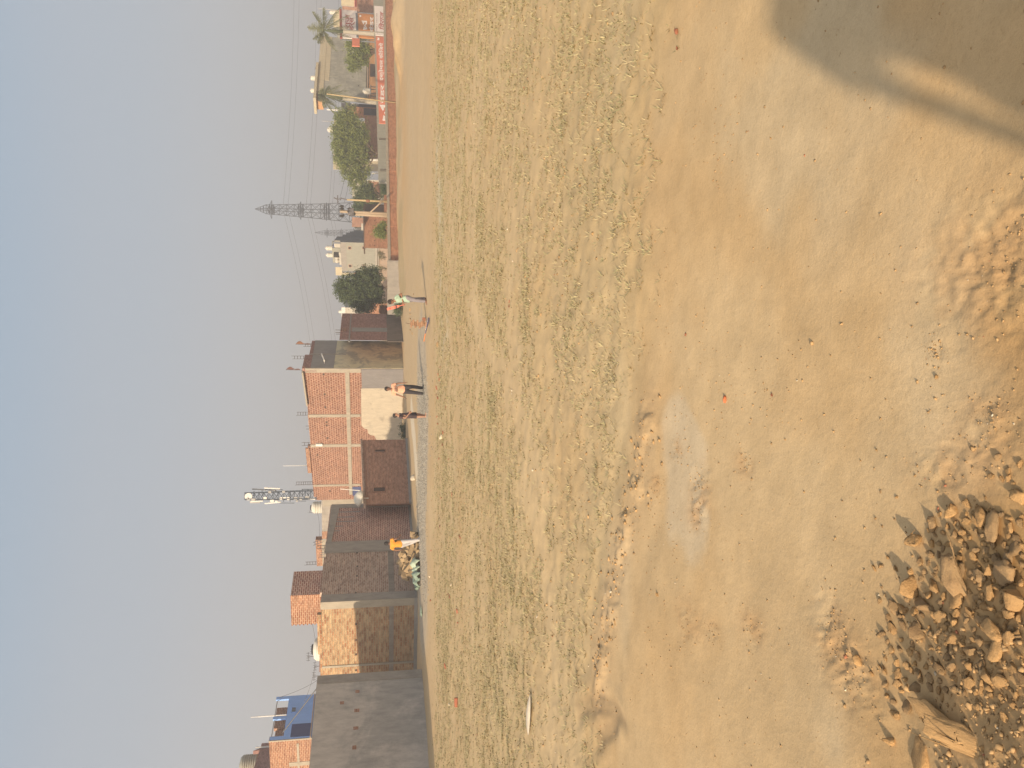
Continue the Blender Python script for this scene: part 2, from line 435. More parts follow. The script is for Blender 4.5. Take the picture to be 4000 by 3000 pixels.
def ground_z(x, y):
    x = np.asarray(x, float); y = np.asarray(y, float)
    r = np.hypot(x, y)
    fade = np.clip(1.2 - r / 120.0, 0.25, 1)
    z = (fbm(x * .30, y * .30, 3, 1) - .5) * 0.10 * fade
    z = z + (fbm(x * 1.7, y * 1.7, 4, 2) - .5) * 0.014 * np.clip(1.3 - r / 30, .1, 1)
    z = z + (fbm(x * 9, y * 9, 4, 3) - .5) * 0.0045 * np.clip(1.2 - r / 12, 0, 1)
    z = z + (fbm(x * 38, y * 38, 3, 4) - .5) * 0.0022 * np.clip(1.2 - r / 6, 0, 1)
    # inside the grass zone the dirt is lumpier
    ge = np.interp(x / np.maximum(y, .3), _ge_u, _ge_y)
    g = sstep(0.0, .7, y - ge) * sstep(27, 22, y)
    z = z + g * (fbm(x * 5.5, y * 5.5, 4, 31) - .45) * 0.03 * np.clip(1.3 - r / 25, .15, 1)
    # clod ridge pushed up by a wheel
    d = seg_dist(x, y, RIDGE[2:])
    n = fbm(x * 7, y * 7, 3, 12)
    z = z + np.exp(-(d / .15) ** 2) * (-.002 + 0.024 * sstep(.42, .72, n) + .014 * fbm(x * 22, y * 22, 3, 13))
    z = z - np.exp(-((d - .40) / .14) ** 2) * 0.006
    for tr in (TRACK1, TRACK2, TRACK3, TRACK4):
        d = seg_dist(x, y, tr)
        z = z + np.exp(-((d - .11) / .05) ** 2) * .004 - np.exp(-(d / .05) ** 2) * .009
    for sx, sy, sr in SCUFF:
        d = np.hypot((x - sx), (y - sy) * .7) / sr
        z = z + np.exp(-d ** 2) * (fbm(x * 26, y * 26, 3, 14) - .5) * .014
    # rubble heap in the near left corner
    hm = heap_h(x, y)
    z = z + hm * (0.045 + 0.10 * fbm(x * 3.1, y * 3.1, 4, 8) + 0.03 * fbm(x * 13, y * 13, 4, 9))
    # earth banked against the boundary wall, spoil along the far side, soil by the house walls
    bx = x - 8.0; by = y - 56.0
    along = bx * .82 + by * .57; off = -bx * .57 + by * .82
    bank = sstep(-7.5, -2.0, off) * sstep(-6, 2, along)
    z = z + bank * (0.10 + 0.30 * fbm(x * .22, y * .22, 4, 20))
    z = z + sstep(-16, -10, off) * sstep(-5, -9, off) * sstep(6, 14, along) * np.clip(fbm(x * .25 + 3, y * .25, 3, 22) - .42, 0, 1) * 3.2
    return z
def gz(x, y): return float(ground_z(np.array([x]), np.array([y]))[0])
def ON(u, v):
    """point of the ground surface seen at (u, v)"""
    z = 0.0
    for _ in range(4):
        p = GP(u, v, z); z = gz(p.x, p.y)
    p.z = z; return p

def make_ground():
    ex = []
    th = np.concatenate([np.linspace(-180, -44, 40)[:-1], np.linspace(-44, -30, 60)[:-1], np.linspace(-30, 30, 560)[:-1], np.linspace(30, 44, 40)[:-1], np.linspace(44, 180, 40)])
    rr = np.concatenate([np.array([0.05, .3, .7, 1.0]), np.geomspace(1.2, 140, 700), np.geomspace(160, 3500, 12)])
    T, RR = np.meshgrid(np.radians(th), rr)
    X = RR * np.sin(T); Y = RR * np.cos(T)
    Z = ground_z(X, Y)
    Z[RR > 150] = Z[RR > 150] * 0
    V = np.stack([X.ravel(), Y.ravel(), Z.ravel()], 1)
    nr, nt = X.shape
    i = np.arange(nr - 1)[:, None] * nt + np.arange(nt - 1)[None, :]
    F = np.stack([i, i + 1, i + nt + 1, i + nt], -1).reshape(-1, 4)[:, ::-1]
    x, y = X.ravel(), Y.ravel(); r = np.hypot(x, y)
    clay = np.array([.475, .35, .20]); orange = np.array([.465, .305, .145]); pale = np.array([.52, .395, .235]); grey = np.array([.49, .40, .265])
    olive = np.array([.43, .335, .185])
    def mixc(a, b, k): return a * (1 - k[:, None]) + b * k[:, None]
    C = np.tile(clay, (len(x), 1))
    C = mixc(C, np.array([.37, .225, .095]), .9 * sstep(3.3, 1.7, r + 1.6 * (fbm(x * .9, y * .9, 3, 41) - .5)))  # browner soil near the camera, with some lens falloff put into the colour
    C = mixc(C, pale, .55 * sstep(.48, .66, fbm(x * .55, y * .55, 4, 42)))
    C = mixc(C, orange, .35 * sstep(.52, .72, fbm(x * 1.0 + 9, y * 1.0, 4, 43)))
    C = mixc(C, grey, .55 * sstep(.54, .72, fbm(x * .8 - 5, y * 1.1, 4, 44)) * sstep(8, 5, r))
    ge = np.interp(x / np.maximum(y, .3), _ge_u, _ge_y)
    g = sstep(-.05, .6, y - ge + .7 * (fbm(x * 1.5, y * 1.5, 3, 45) - .5)) * sstep(26, 22, y + 3 * (fbm(x * .3, y * .3, 3, 46) - .5))
    gn = fbm(x * .45, y * .9, 4, 47)
    C = mixc(C, olive, g * (.26 + .22 * sstep(.40, .62, gn)) * (1 - .45 * sstep(9, 18, y)))
    # bare worn lanes across the grass
    for pts, w in ((gpl([(2050, 1900), (2110, 2080), (2160, 2500), (2150, 2900)]), .45), (gpl([(1840, 1200), (1990, 1500), (2060, 1640), (2120, 1900)]), .4), (gpl([(2010, 900), (1990, 1250), (2040, 1400)]), .35), (gpl([(1890, 0), (1850, 600), (1870, 1400), (1850, 2300)]), .7)):
        C = mixc(C, pale, .6 * np.exp(-(seg_dist(x, y, pts) / w) ** 2))
    # pale dry band and lime dust, grey gravel edge
    C = mixc(C, np.array([.50, .48, .37]), .55 * sstep(1.6, .2, seg_dist(x, y, gpl([(1712, 640), (1722, 900), (1740, 1330)]))) * sstep(.35, .6, fbm(x * 2, y * 1.0, 3, 48)))
    road = sstep(24, 27.5, y) * sstep(58, 50, y - .25 * x)
    C = mixc(C, np.array([.47, .355, .215]), .6 * road)
    C = mixc(C, np.array([.50, .31, .13]), .6 * sstep(36, 50, y - .25 * x) * sstep(2, 14, x) * sstep(.3, .6, fbm(x * .18, y * .12, 3, 49)))
    bo = -(x - 8.0) * .57 + (y - 56.0) * .82
    C = mixc(C, np.array([.34, .27, .145]), .6 * sstep(-7.5, -4.0, bo) * (x > 6) * sstep(.35, .55, fbm(x * .5, y * .5, 4, 59)))
    gd = seg_dist(x, y, gpl([(1645, 1500), (1650, 1580), (1655, 1700), (1645, 1900), (1642, 2100), (1650, 2260)]))
    gr = sstep(3.6, 2.4, gd + .5 * (fbm(x * 2, y * 2, 3, 50) - .5)) 
    sp = (vnoise(x * 9, y * 5, 51) * .5 + vnoise(x * 21, y * 11, 52) * .5)
    C = mixc(C, np.array([.40, .355, .285]), .75 * gr); C = C * (1 - .25 * (gr * sstep(.5, .75, sp))[:, None])
    wd = seg_dist(x, y, gpl([(1606, 1600), (1612, 1660), (1618, 1740), (1628, 1850)]))
    C = mixc(C, np.array([.62, .55, .43]), .85 * sstep(1.1, .6, wd + .5 * (fbm(x * 1.5, y * 1.5, 3, 57) - .5)))
    # greyish scraped patch of clay and its sharp edge
    a, b_ = GP(1000 + 110, 2660).xy, GP(1000 - 60, 2690).xy
    pd = seg_dist(x, y, gpl([(2625, 1700), (2650, 1800), (2660, 1940), (2690, 2000)]))
    C = mixc(C, np.array([.50, .42, .30]), .65 * sstep(.34, .20, pd + .35 * (fbm(x * 3, y * 3, 4, 53) - .5)))
    hm = heap_h(x, y)
    C = mixc(C, np.array([.41, .265, .13]), .85 * sstep(.0, .5, hm))
    fresh = np.zeros(len(x))
    for sx, sy, sr in SCUFF: fresh = np.maximum(fresh, np.exp(-(np.hypot(x - sx, (y - sy) * .7) / sr) ** 2))
    fresh = fresh * sstep(.38, .60, fbm(x * 8, y * 8, 4, 58))
    C = mixc(C, np.array([.40, .25, .125]), .6 * fresh)
    d = seg_dist(x, y, RIDGE[2:]); C = mixc(C, np.array([.43, .30, .17]), .45 * np.exp(-(d / .22) ** 2))
    for tr in (TRACK1, TRACK2, TRACK3, TRACK4): C = mixc(C, np.array([.30, .215, .125]), .6 * np.exp(-(seg_dist(x, y, tr) / .05) ** 2))
    k = .90 + .2 * fbm(x * 5, y * 5, 4, 54)
    C = C * k[:, None] * np.array([.96, .955, .955])
    C = np.concatenate([C, np.ones((len(x), 1))], 1)
    t = NT('dry_earth')
    at = t.n('ShaderNodeVertexColor'); at.layer_name = 'tint'
    co = t.coord('Object')
    n1 = t.noise(co, 6.0, 8, 0.7); n2 = t.noise(co, 55.0, 6, 0.75); n3 = t.noise(co, 1.1, 5, 0.6)
    k1 = t.ramp(n1, [(.30, lin(.93, .92, .90)), (.70, lin(1.04, 1.04, 1.04))])
    k2 = t.ramp(n2, [(.28, lin(.86, .83, .79)), (.45, WH), (.75, lin(1.05, 1.05, 1.06))])
    c = t.mix(1.0, at.outputs[0], k1, 'MULTIPLY'); c = t.mix(1.0, c, k2, 'MULTIPLY')
    n4 = t.noise(co, 190.0, 4, 0.7)
    c = t.mix(1.0, c, t.ramp(n4, [(.34, lin(.89, .87, .84)), (.46, WH), (.62, WH), (.74, lin(1.06, 1.06, 1.07))]), 'MULTIPLY')
    # small dark pits, crumbs
    vo = t.n('ShaderNodeTexVoronoi'); vo.inputs['Scale'].default_value = 17.0; t.l(co, vo.inputs['Vector'])
    cr2 = t.ramp(vo.outputs['Distance'], [(.04, lin(.62, .56, .48)), (.09, WH)])
    msk = t.ramp(n3, [(.50, BW), (.62, WH)])
    c = t.mix(msk, c, t.mix(1.0, c, cr2, 'MULTIPLY'))
    b1 = t.bump(n1, .005); t.bump(n2, .0024, 1.0, b1)
    m = t.fin(c, .97)
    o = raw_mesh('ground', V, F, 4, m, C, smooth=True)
    tag(o, kind='structure')
    return o
make_ground()

# ------------------------------------------------------------------ grass tufts: nobody could count them
def make_grass():
    rng = np.random.default_rng(4)
    N = 190000
    # even over the view wedge
    r = np.sqrt(rng.random(N)) * 24 + 3.6
    th = np.radians(rng.uniform(-31, 31, N))
    x = r * np.sin(th); y = r * np.cos(th)
    ge = np.interp(x / y, _ge_u, _ge_y)
    dens = fbm(x * .45, y * .9, 4, 47); d2 = fbm(x * 1.9, y * 1.9, 4, 61)
    prob = (.42 + .45 * sstep(.40, .60, dens)) * (.30 + .75 * sstep(.40, .62, d2)) * sstep(-.1, .8, y - ge) * sstep(25.5, 21, y) * (1 - .65 * sstep(7, 19, r))
    for pts, w in ((gpl([(2050, 1900), (2110, 2080), (2160, 2500), (2150, 2900)]), .4), (gpl([(1840, 1200), (1990, 1500), (2060, 1640), (2120, 1900)]), .35), (gpl([(2010, 900), (1990, 1250), (2040, 1400)]), .3)):
        prob = prob * (1 - .85 * np.exp(-(seg_dist(x, y, pts) / w) ** 2))
    prob = prob * (1 - .9 * np.exp(-(seg_dist(x, y, RIDGE[2:]) / .2) ** 2))
    keep = rng.random(N) < prob * .70
    x, y = x[keep], y[keep]; n = len(x); z = ground_z(x, y)
    nb = 7
    X = np.repeat(x, nb); Y = np.repeat(y, nb); Z = np.repeat(z, nb)
    dist = np.hypot(X, Y)
    a = rng.uniform(0, 2 * np.pi, n * nb)
    spread = rng.uniform(0, .045, n * nb) * (1 + dist * .02)
    X = X + spread * np.cos(a); Y = Y + spread * np.sin(a)
    L = rng.uniform(.015, .046, n * nb) * (1 + dist * .012)
    lean = rng.uniform(.6, 1.9, n * nb)
    w = rng.uniform(.0022, .0042, n * nb) * (1 + dist * .06)
    dx = np.cos(a); dy = np.sin(a)
    tip = np.stack([X + dx * L * lean, Y + dy * L * lean, Z + L * .75], 1)
    b0 = np.stack([X - dy * w, Y + dx * w, Z - .004], 1); b1 = np.stack([X + dy * w, Y - dx * w, Z - .004], 1)
    V = np.stack([b0, b1, tip], 1).reshape(-1, 3)
    F = np.arange(len(V)).reshape(-1, 3)
    g = np.repeat(rng.random(n), nb) * .65 + rng.random(n * nb) * .35
    green = np.array([.27, .245, .13]); straw = np.array([.42, .345, .20]); brown = np.array([.28, .21, .115])
    c = np.where(g[:, None] < .42, green, np.where(g[:, None] < .80, green * .35 + straw * .65, np.where(g[:, None] < .93, straw, brown)))
    c = c * rng.uniform(.8, 1.15, (len(c), 1))
    C = np.concatenate([np.repeat(c, 3, 0), np.ones((len(V), 1))], 1)
    t = NT('dry_grass'); at = t.n('ShaderNodeVertexColor'); at.layer_name = 'tint'
    m = t.fin(at.outputs[0], .9)
    tag(raw_mesh('grass', V, F, 3, m, C), 'short patchy grass, half green and half dried to straw, over the field', 'grass', kind='stuff')
make_grass()

# loose crumbs of earth on the bare clay and round the heap: uncountable
def chunk_mesh(name, seed, n=14, rough=.18, sub=1, flat=.7):
    rnd = random.Random(seed)
    bm = bmesh.new()
    for _ in range(n):
        p = Vector((rnd.gauss(0, 1), rnd.gauss(0, 1), rnd.gauss(0, 1))).normalized() * rnd.uniform(.75, 1.0)
        bm.verts.new((p.x, p.y * rnd.uniform(.7, 1), p.z * flat))
    r = bmesh.ops.convex_hull(bm, input=bm.verts)
    bmesh.ops.delete(bm, geom=list({g for g in r['geom_interior'] + r['geom_unused'] if isinstance(g, bmesh.types.BMVert)}), context='VERTS')
    if sub:
        bmesh.ops.bevel(bm, geom=list(bm.edges), offset=.07, segments=1, profile=.6, affect='EDGES')
        bmesh.ops.triangulate(bm, faces=bm.faces)
        bmesh.ops.subdivide_edges(bm, edges=bm.edges, cuts=sub, use_grid_fill=True)
        for v in bm.verts:
            nn = mnoise.fractal(v.co * 2.3 + Vector((seed, 0, 0)), 1.0, 2.0, 4)
            v.co *= 1 + rough * nn
    me = bpy.data.meshes.new(name); bm.to_mesh(me); bm.free()
    if sub: me.polygons.foreach_set('use_smooth', [True] * len(me.polygons))
    me.update()
    return me
def make_crumbs():
    rng = np.random.default_rng(9)
    protos = []
    for k in range(5):
        me = chunk_mesh('crumb', 100 + k, 9, 0, 0, .7)
        bm = bmesh.new(); bm.from_mesh(me); bmesh.ops.triangulate(bm, faces=bm.faces)
        protos.append((np.array([v.co for v in bm.verts]), np.array([[v.index for v in f.verts] for f in bm.faces]))); bm.free(); bpy.data.meshes.remove(me)
    P = []
    # near clay: sparse; heap: dense; scuffs: dense; ridge
    n = 5200; r = 1.5 + 5.5 * rng.random(n) ** 1.2; th = np.radians(rng.uniform(-32, 32, n))
    x = r * np.sin(th); y = r * np.cos(th); k = rng.random(n) < .12 + .9 * sstep(.55, .75, fbm(x * 1.5, y * 1.5, 3, 71)); P.append((x[k], y[k], .0035 + .006 * rng.random(k.sum()) ** 2))
    n = 26000; x = HEAP_C[0] + rng.normal(0, .75, n); y = HEAP_C[1] + rng.normal(0, .60, n)
    h = heap_h(x, y); k = rng.random(n) < h * .65 * sstep(.3, .55, fbm(x * 4, y * 4, 3, 72)) + .02 + .30 * np.clip(h, 0, .3)
    P.append((x[k], y[k], .004 + .014 * rng.random(k.sum()) ** 3))
    for sx, sy, sr in SCUFF:
        m = 60; P.append((sx + rng.normal(0, sr * .6, m), sy + rng.normal(0, sr * .7, m), .002 + .006 * rng.random(m) ** 3))
    for (x0, y0), (x1, y1) in zip(RIDGE[2:-1], RIDGE[3:]):
        m = 26; t = rng.random(m); P.append((x0 + (x1 - x0) * t + rng.normal(0, .10, m), y0 + (y1 - y0) * t + rng.normal(0, .14, m), .006 + .020 * rng.random(m) ** 3))
    n = 1500; r = 6 + 22 * rng.random(n); th = np.radians(rng.uniform(-30, 30, n)); P.append((r * np.sin(th), r * np.cos(th), .010 + .016 * rng.random(n) ** 2))
    x = np.concatenate([p[0] for p in P]); y = np.concatenate([p[1] for p in P]); s = np.concatenate([p[2] for p in P])
    z = ground_z(x, y); VV, FF, CC = [], [], []; o = 0
    which = rng.integers(0, 5, len(x)); rot = rng.uniform(0, 2 * np.pi, len(x))
    for i in range(5):
        pv, pf = protos[i]; idx = np.where(which == i)[0]; m = len(idx)
        c, sn = np.cos(rot[idx])[:, None], np.sin(rot[idx])[:, None]
        vx = (pv[None, :, 0] * c - pv[None, :, 1] * sn) * s[idx][:, None] + x[idx][:, None]
        vy = (pv[None, :, 0] * sn + pv[None, :, 1] * c) * s[idx][:, None] + y[idx][:, None]
        vz = pv[None, :, 2] * s[idx][:, None] + z[idx][:, None] + .12 * s[idx][:, None]
        VV.append(np.stack([vx, vy, vz], -1).reshape(-1, 3))
        FF.append((pf[None] + (np.arange(m) * len(pv))[:, None, None]).reshape(-1, 3) + o); o += m * len(pv)
        base = np.array([.34, .225, .115]) * rng.uniform(.75, 1.25, (m, 1)); base[rng.random(m) < .02] = (.50, .44, .34); base[rng.random(m) < .012] = (.34, .14, .08)
        CC.append(np.repeat(base, len(pv), 0))
    V = np.concatenate(VV); F = np.concatenate(FF); C = np.concatenate([np.concatenate(CC), np.ones((len(V), 1))], 1)
    t = NT('earth_crumbs'); at = t.n('ShaderNodeVertexColor'); at.layer_name = 'tint'
    tag(raw_mesh('earth_crumbs', V, F, 3, t.fin(at.outputs[0], .97), C), 'loose crumbs of dry earth and grit scattered over the bare ground', 'earth crumbs', kind='stuff')
make_crumbs()
def make_gravel():
    rng = np.random.default_rng(19); line = gpl([(1645, 1500), (1650, 1580), (1655, 1700), (1645, 1900), (1642, 2100), (1650, 2260)])
    P = []
    for (x0, y0), (x1, y1) in zip(line[:-1], line[1:]):
        m = 1500; t = rng.random(m); P.append(np.stack([x0 + (x1 - x0) * t + rng.normal(0, .4, m), y0 + (y1 - y0) * t + rng.normal(0, 1.5, m)], 1))
    P = np.concatenate(P); z = ground_z(P[:, 0], P[:, 1]); s = rng.uniform(.012, .035, len(P)); n = len(P)
    base = np.array([(1, 0, -.3), (0, 1, -.3), (-1, 0, -.3), (0, -1, -.3), (.2, .1, .8)]); Fb = np.array([(0, 1, 4), (1, 2, 4), (2, 3, 4), (3, 0, 4)])
    a = rng.uniform(0, 6.28, n); c, sn = np.cos(a)[:, None], np.sin(a)[:, None]
    V = np.stack([(base[None, :, 0] * c - base[None, :, 1] * sn) * s[:, None] + P[:, :1], (base[None, :, 0] * sn + base[None, :, 1] * c) * s[:, None] + P[:, 1:], base[None, :, 2] * s[:, None] + z[:, None] + .01], -1).reshape(-1, 3)
    F = (Fb[None] + (np.arange(n) * 5)[:, None, None]).reshape(-1, 3)
    col = np.repeat(np.array([.33, .30, .25]) * rng.uniform(.5, 1.3, (n, 1)), 5, 0); C = np.concatenate([col, np.ones((len(V), 1))], 1)
    t = NT('gravel'); at = t.n('ShaderNodeVertexColor'); at.layer_name = 'tint'
    tag(raw_mesh('gravel', V, F, 3, t.fin(at.outputs[0], .95), C), 'band of loose grey gravel along the foot of the houses', 'gravel', kind='stuff')
make_gravel()

def mat_rock(name, c1, c2, dust):
    t = NT(name); co = t.coord('Object')
    oi = t.n('ShaderNodeObjectInfo')
    ad = t.n('ShaderNodeVectorMath', operation='ADD'); t.l(co, ad.inputs[0]); t.l(oi.outputs['Location'], ad.inputs[1]); co = ad.outputs[0]
    n1 = t.noise(co, 1.4, 6, .65); n2 = t.noise(co, 9, 7, .75)
    c = t.mix(t.ramp(n1, [(.35, BW), (.65, WH)]), c1, c2)
    c = t.mix(t.ramp(n2, [(.45, BW), (.75, lin(.7, .7, .7))]), c, dust)
    k = t.mix(oi.outputs['Random'], lin(.82, .80, .78), lin(1.12, 1.1, 1.06))
    c = t.mix(1.0, c, k, 'MULTIPLY')
    t.bump(t.mix(.5, n1, n2), .012); return t.fin(c, .95)
M['rock_tan'] = mat_rock('rock_tan', lin(.47, .30, .145), lin(.41, .255, .12), lin(.52, .35, .18))
M['rock_grey'] = mat_rock('rock_grey', lin(.36, .25, .14), lin(.30, .20, .11), lin(.43, .285, .145))
M['brick_piece'] = mat_rock('brick_piece', lin(.34, .125, .075), lin(.28, .11, .07), lin(.36, .22, .135))
M['rock_white'] = mat_rock('rock_white', lin(.62, .56, .45), lin(.52, .46, .36), lin(.5, .4, .28))

ROCKS = [chunk_mesh('rock', 10 + k, 13 + k % 5, .16, 2, .55 + .07 * (k % 4)) for k in range(10)]
ROCKS_G = [m_.copy() for m_ in ROCKS]
for m_ in ROCKS: m_.materials.append(M['rock_tan'])
for m_ in ROCKS_G: m_.materials.append(M['rock_grey'])
rr_ = random.Random(5)
def rock(v, y, size_px, label, group=None, grey=False, k=None, sc=(1, 1, 1), rz=None, name='rock', cat='rock', mesh=None, lift=.32):
    """v, y: place in the sideways picture; size_px: width it shows there"""
    p = ON(3000 - y, v)
    dist = (p - Vector((0, 0, CAM_H))).length
    s = size_px / F_PX * dist / 1.62
    k = rr_.randrange(len(ROCKS)) if k is None else k
    o = bpy.data.objects.new(name, mesh or (ROCKS_G if grey else ROCKS)[k]); COL.objects.link(o)
    o.scale = (s * sc[0], s * sc[1], s * sc[2])
    o.rotation_euler = (rr_.uniform(-.35, .35), rr_.uniform(-.35, .35), rr_.uniform(0, 6.28) if rz is None else rz)
    o.location = (p.x, p.y, p.z + s * sc[2] * lift)
    return tag(o, label, cat, group)
G1 = 'rocks and clods of the rubble heap'
_a = GP(280, 3540); _b = GP(20, 3900); SLAB_RZ = math.atan2(_b.y - _a.y, _b.x - _a.x)
rock(3593, 2132, 84, 'rough tan clod just off the far edge of the rubble heap, with a long shadow', G1, k=1)
rock(3725, 1996, 56, 'tan stone at the far right tip of the rubble heap, its shadow pointing away', G1, k=3)
rock(3885, 2052, 112, 'flat grey stone with a pointed end on the right side of the rubble heap', G1, True, 2, (1.1, .8, .5))
rock(3845, 2018, 70, 'pale angular stone leaning on the flat grey stone', G1, False, 4)
rock(3745, 2268, 150, 'largest blocky stone in the middle of the rubble heap', G1, True, 5, (1.1, .75, .75), .3)
rock(3570, 2290, 96, 'upright wedge of tan stone on the far side of the rubble heap', G1, False, 6, (1, .7, 1.0))
rock(3738, 2338, 92, 'broad light stone just left of the largest block', G1, False, 7, (1, .9, .6))
rock(3945, 2236, 112, 'rounded brown-grey boulder at the near edge of the rubble heap', G1, True, 8, (1, .9, .8))
rock(3836, 2248, 56, 'half-lit egg-shaped stone between the largest block and the boulder', G1, True, 9)
rock(3975, 2340, 104, 'crumbly bright ochre lump at the near edge of the rubble heap', G1, False, 0)
rock(3533, 2368, 72, 'small flat ochre stone outermost on the far left side of the rubble', G1, False, 1, (1, .6, .6), 1.2)
rock(3355, 2577, 42, 'lone tan clod standing apart beyond the left part of the rubble', G1, False, 2)
rock(3887, 2461, 100, 'big sunlit stone with a shaded top, near left part of the heap', G1, False, 3, (1, .9, .7))
rock(3898, 2545, 78, 'kite-shaped tan stone left of the big sunlit stone', G1, False, 4, (1, .8, .6))
rock(3735, 2492, 66, 'arched tan stone with a hollow under it', G1, False, 5, (1, .9, .7))
rock(3590, 2462, 74, 'dark stone in the shade at the far left rim of the heap', G1, True, 6)
rock(3600, 2968, 110, 'pale slab of hard earth at the left border of the picture', G1, False, 7, (1.3, .9, .5))
rock(3690, 2825, 190, 'long slab of dried earth broken off the bank, left part of the heap', G1, False, 8, (1.9, .50, .28), SLAB_RZ)
rock(3800, 2905, 210, 'second long slab of dried earth, nearest the lower left corner', G1, False, 9, (1.8, .55, .26), SLAB_RZ + .08)

def ordinal(n):
    lo = ['', 'first', 'second', 'third', 'fourth', 'fifth', 'sixth', 'seventh', 'eighth', 'ninth', 'tenth', 'eleventh', 'twelfth', 'thirteenth', 'fourteenth', 'fifteenth', 'sixteenth', 'seventeenth', 'eighteenth', 'nineteenth']
    if n < 20: return lo[n]
    t_ = {2: 'twenty', 3: 'thirty'}[n // 10]
    return (t_[:-1] + 'ieth') if n % 10 == 0 else t_ + '-' + lo[n % 10]
def by_landmark(items, marks, noun):
    """items: (object, v, y, word); name each by its nearest landmark, the side it lies on and how close it is"""
    bk = {}
    for o, v, y, word in items:
        nm, mv, my = min(marks, key=lambda m_: (m_[1] - v) ** 2 + (m_[2] - y) ** 2)
        dv, dy = v - mv, y - my
        side = ('left of' if dy > 0 else 'right of') if abs(dy) > abs(dv) else ('this side of' if dv > 0 else 'beyond')
        bk.setdefault((nm, side), []).append((math.hypot(dv, dy), o, word))
    for (nm, side), l in bk.items():
        l.sort(key=lambda q_: q_[0])
        for i, (_, o, word) in enumerate(l):
            o['label'] = '%s %s, %s%s %s' % (word, noun, '' if len(l) == 1 else ('nearest ' if i == 0 else ordinal(i + 1) + ' nearest '), side, nm)
MARKS = [('the clod with the long shadow', 3593, 2132), ('the tan stone at the right tip', 3725, 1996), ('the pointed flat grey stone', 3885, 2052), ('the largest blocky stone', 3745, 2268), ('the upright wedge', 3570, 2290), ('the broad light stone', 3738, 2338),
         ('the rounded brown boulder', 3945, 2236), ('the bright ochre lump', 3975, 2340), ('the big sunlit stone', 3887, 2461), ('the kite-shaped stone', 3898, 2545), ('the hollow arched stone', 3735, 2492), ('the pale slab at the border', 3600, 2968), ('the long earth slab', 3660, 2800), ('the second earth slab', 3800, 2905), ('the dark rim stone', 3590, 2462)]
MED = []
LR = 'medium tan stone lying loose on the rubble heap'
for v, y, s, g in ((3778, 2035, 38, 0), (3762, 2075, 42, 0), (3758, 2112, 34, 0), (3790, 2100, 26, 0), (3705, 2125, 28, 0), (3748, 2150, 26, 0), (3750, 2180, 42, 0), (3808, 2178, 40, 0), (3842, 2192, 22, 0),
                   (3598, 2192, 38, 1), (3638, 2162, 34, 1), (3945, 2180, 56, 1), (3885, 2130, 40, 1), (3970, 2143, 62, 1), (3918, 2208, 46, 1), (3762, 2226, 54, 1), (3616, 2364, 76, 1), (3874, 2318, 56, 0), (3690, 2330, 30, 0),
                   (3535, 2300, 30, 1), (3545, 2340, 34, 1), (3790, 2390, 40, 0), (3812, 2365, 30, 0), (3655, 2405, 36, 0), (3686, 2412, 60, 0), (3830, 2420, 46, 1), (3945, 2495, 62, 0), (3980, 2480, 36, 0), (3620, 2605, 30, 0),
                   (3793, 2603, 40, 0), (3915, 2660, 62, 0), (3870, 2690, 30, 0), (3980, 2560, 34, 0), (3925, 2590, 28, 0), (3500, 2790, 44, 0), (3468, 2715, 26, 0), (3494, 2740, 30, 1), (3550, 2760, 50, 1), (3460, 2570, 20, 0),
                   (3510, 2670, 44, 0), (3590, 2560, 38, 1), (3480, 2880, 60, 0), (3875, 1860, 28, 0), (3940, 1840, 32, 0), (3985, 1940, 60, 0), (3915, 1870, 24, 0), (3960, 1888, 20, 0), (3990, 1810, 34, 0), (3418, 2220, 26, 0),
                   (3440, 2210, 24, 0), (3500, 2220, 24, 0), (3470, 2180, 22, 0), (3700, 2520, 28, 0), (3660, 2500, 30, 0), (3640, 2530, 26, 0), (3760, 2520, 34, 0), (3830, 2505, 36, 1), (3530, 2440, 40, 1), (3880, 2380, 34, 0),
                   (3700, 2180, 30, 0), (3655, 2215, 30, 1), (3690, 2235, 26, 1), (3790, 2310, 26, 0), (3950, 2400, 50, 0), (3990, 2280, 40, 0), (3820, 2760, 34, 0), (3930, 2800, 44, 0), (3975, 2720, 34, 0)):
    o = rock(v, y, s, LR, G1, bool(g), None, (1, rr_.uniform(.65, 1), rr_.uniform(.55, .9)))
    MED.append((o, v, y, ('small ' if s < 29 else 'middling ' if s < 44 else 'large ') + ('grey-brown' if g else 'tan')))
by_landmark(MED, MARKS, 'stone')
# small stones filling the heap
SM = 'small stone of the rubble heap among the bigger rocks'
cnt = 0
while cnt < 150:
    v = rr_.uniform(3380, 3999); y = rr_.gauss(2330, 270)
    if not (1780 < y < 2999): continue
    p = ON(3000 - y, v); h = float(heap_h(np.array([p.x]), np.array([p.y]))[0])
    if rr_.random() > .08 + h * 1.2: continue
    rock(v, y, rr_.choice((10, 12, 14, 16, 18, 22, 26, 30)), SM, G1, rr_.random() < .35, None, (1, rr_.uniform(.65, 1), rr_.uniform(.6, .95)), lift=.25)
    cnt += 1

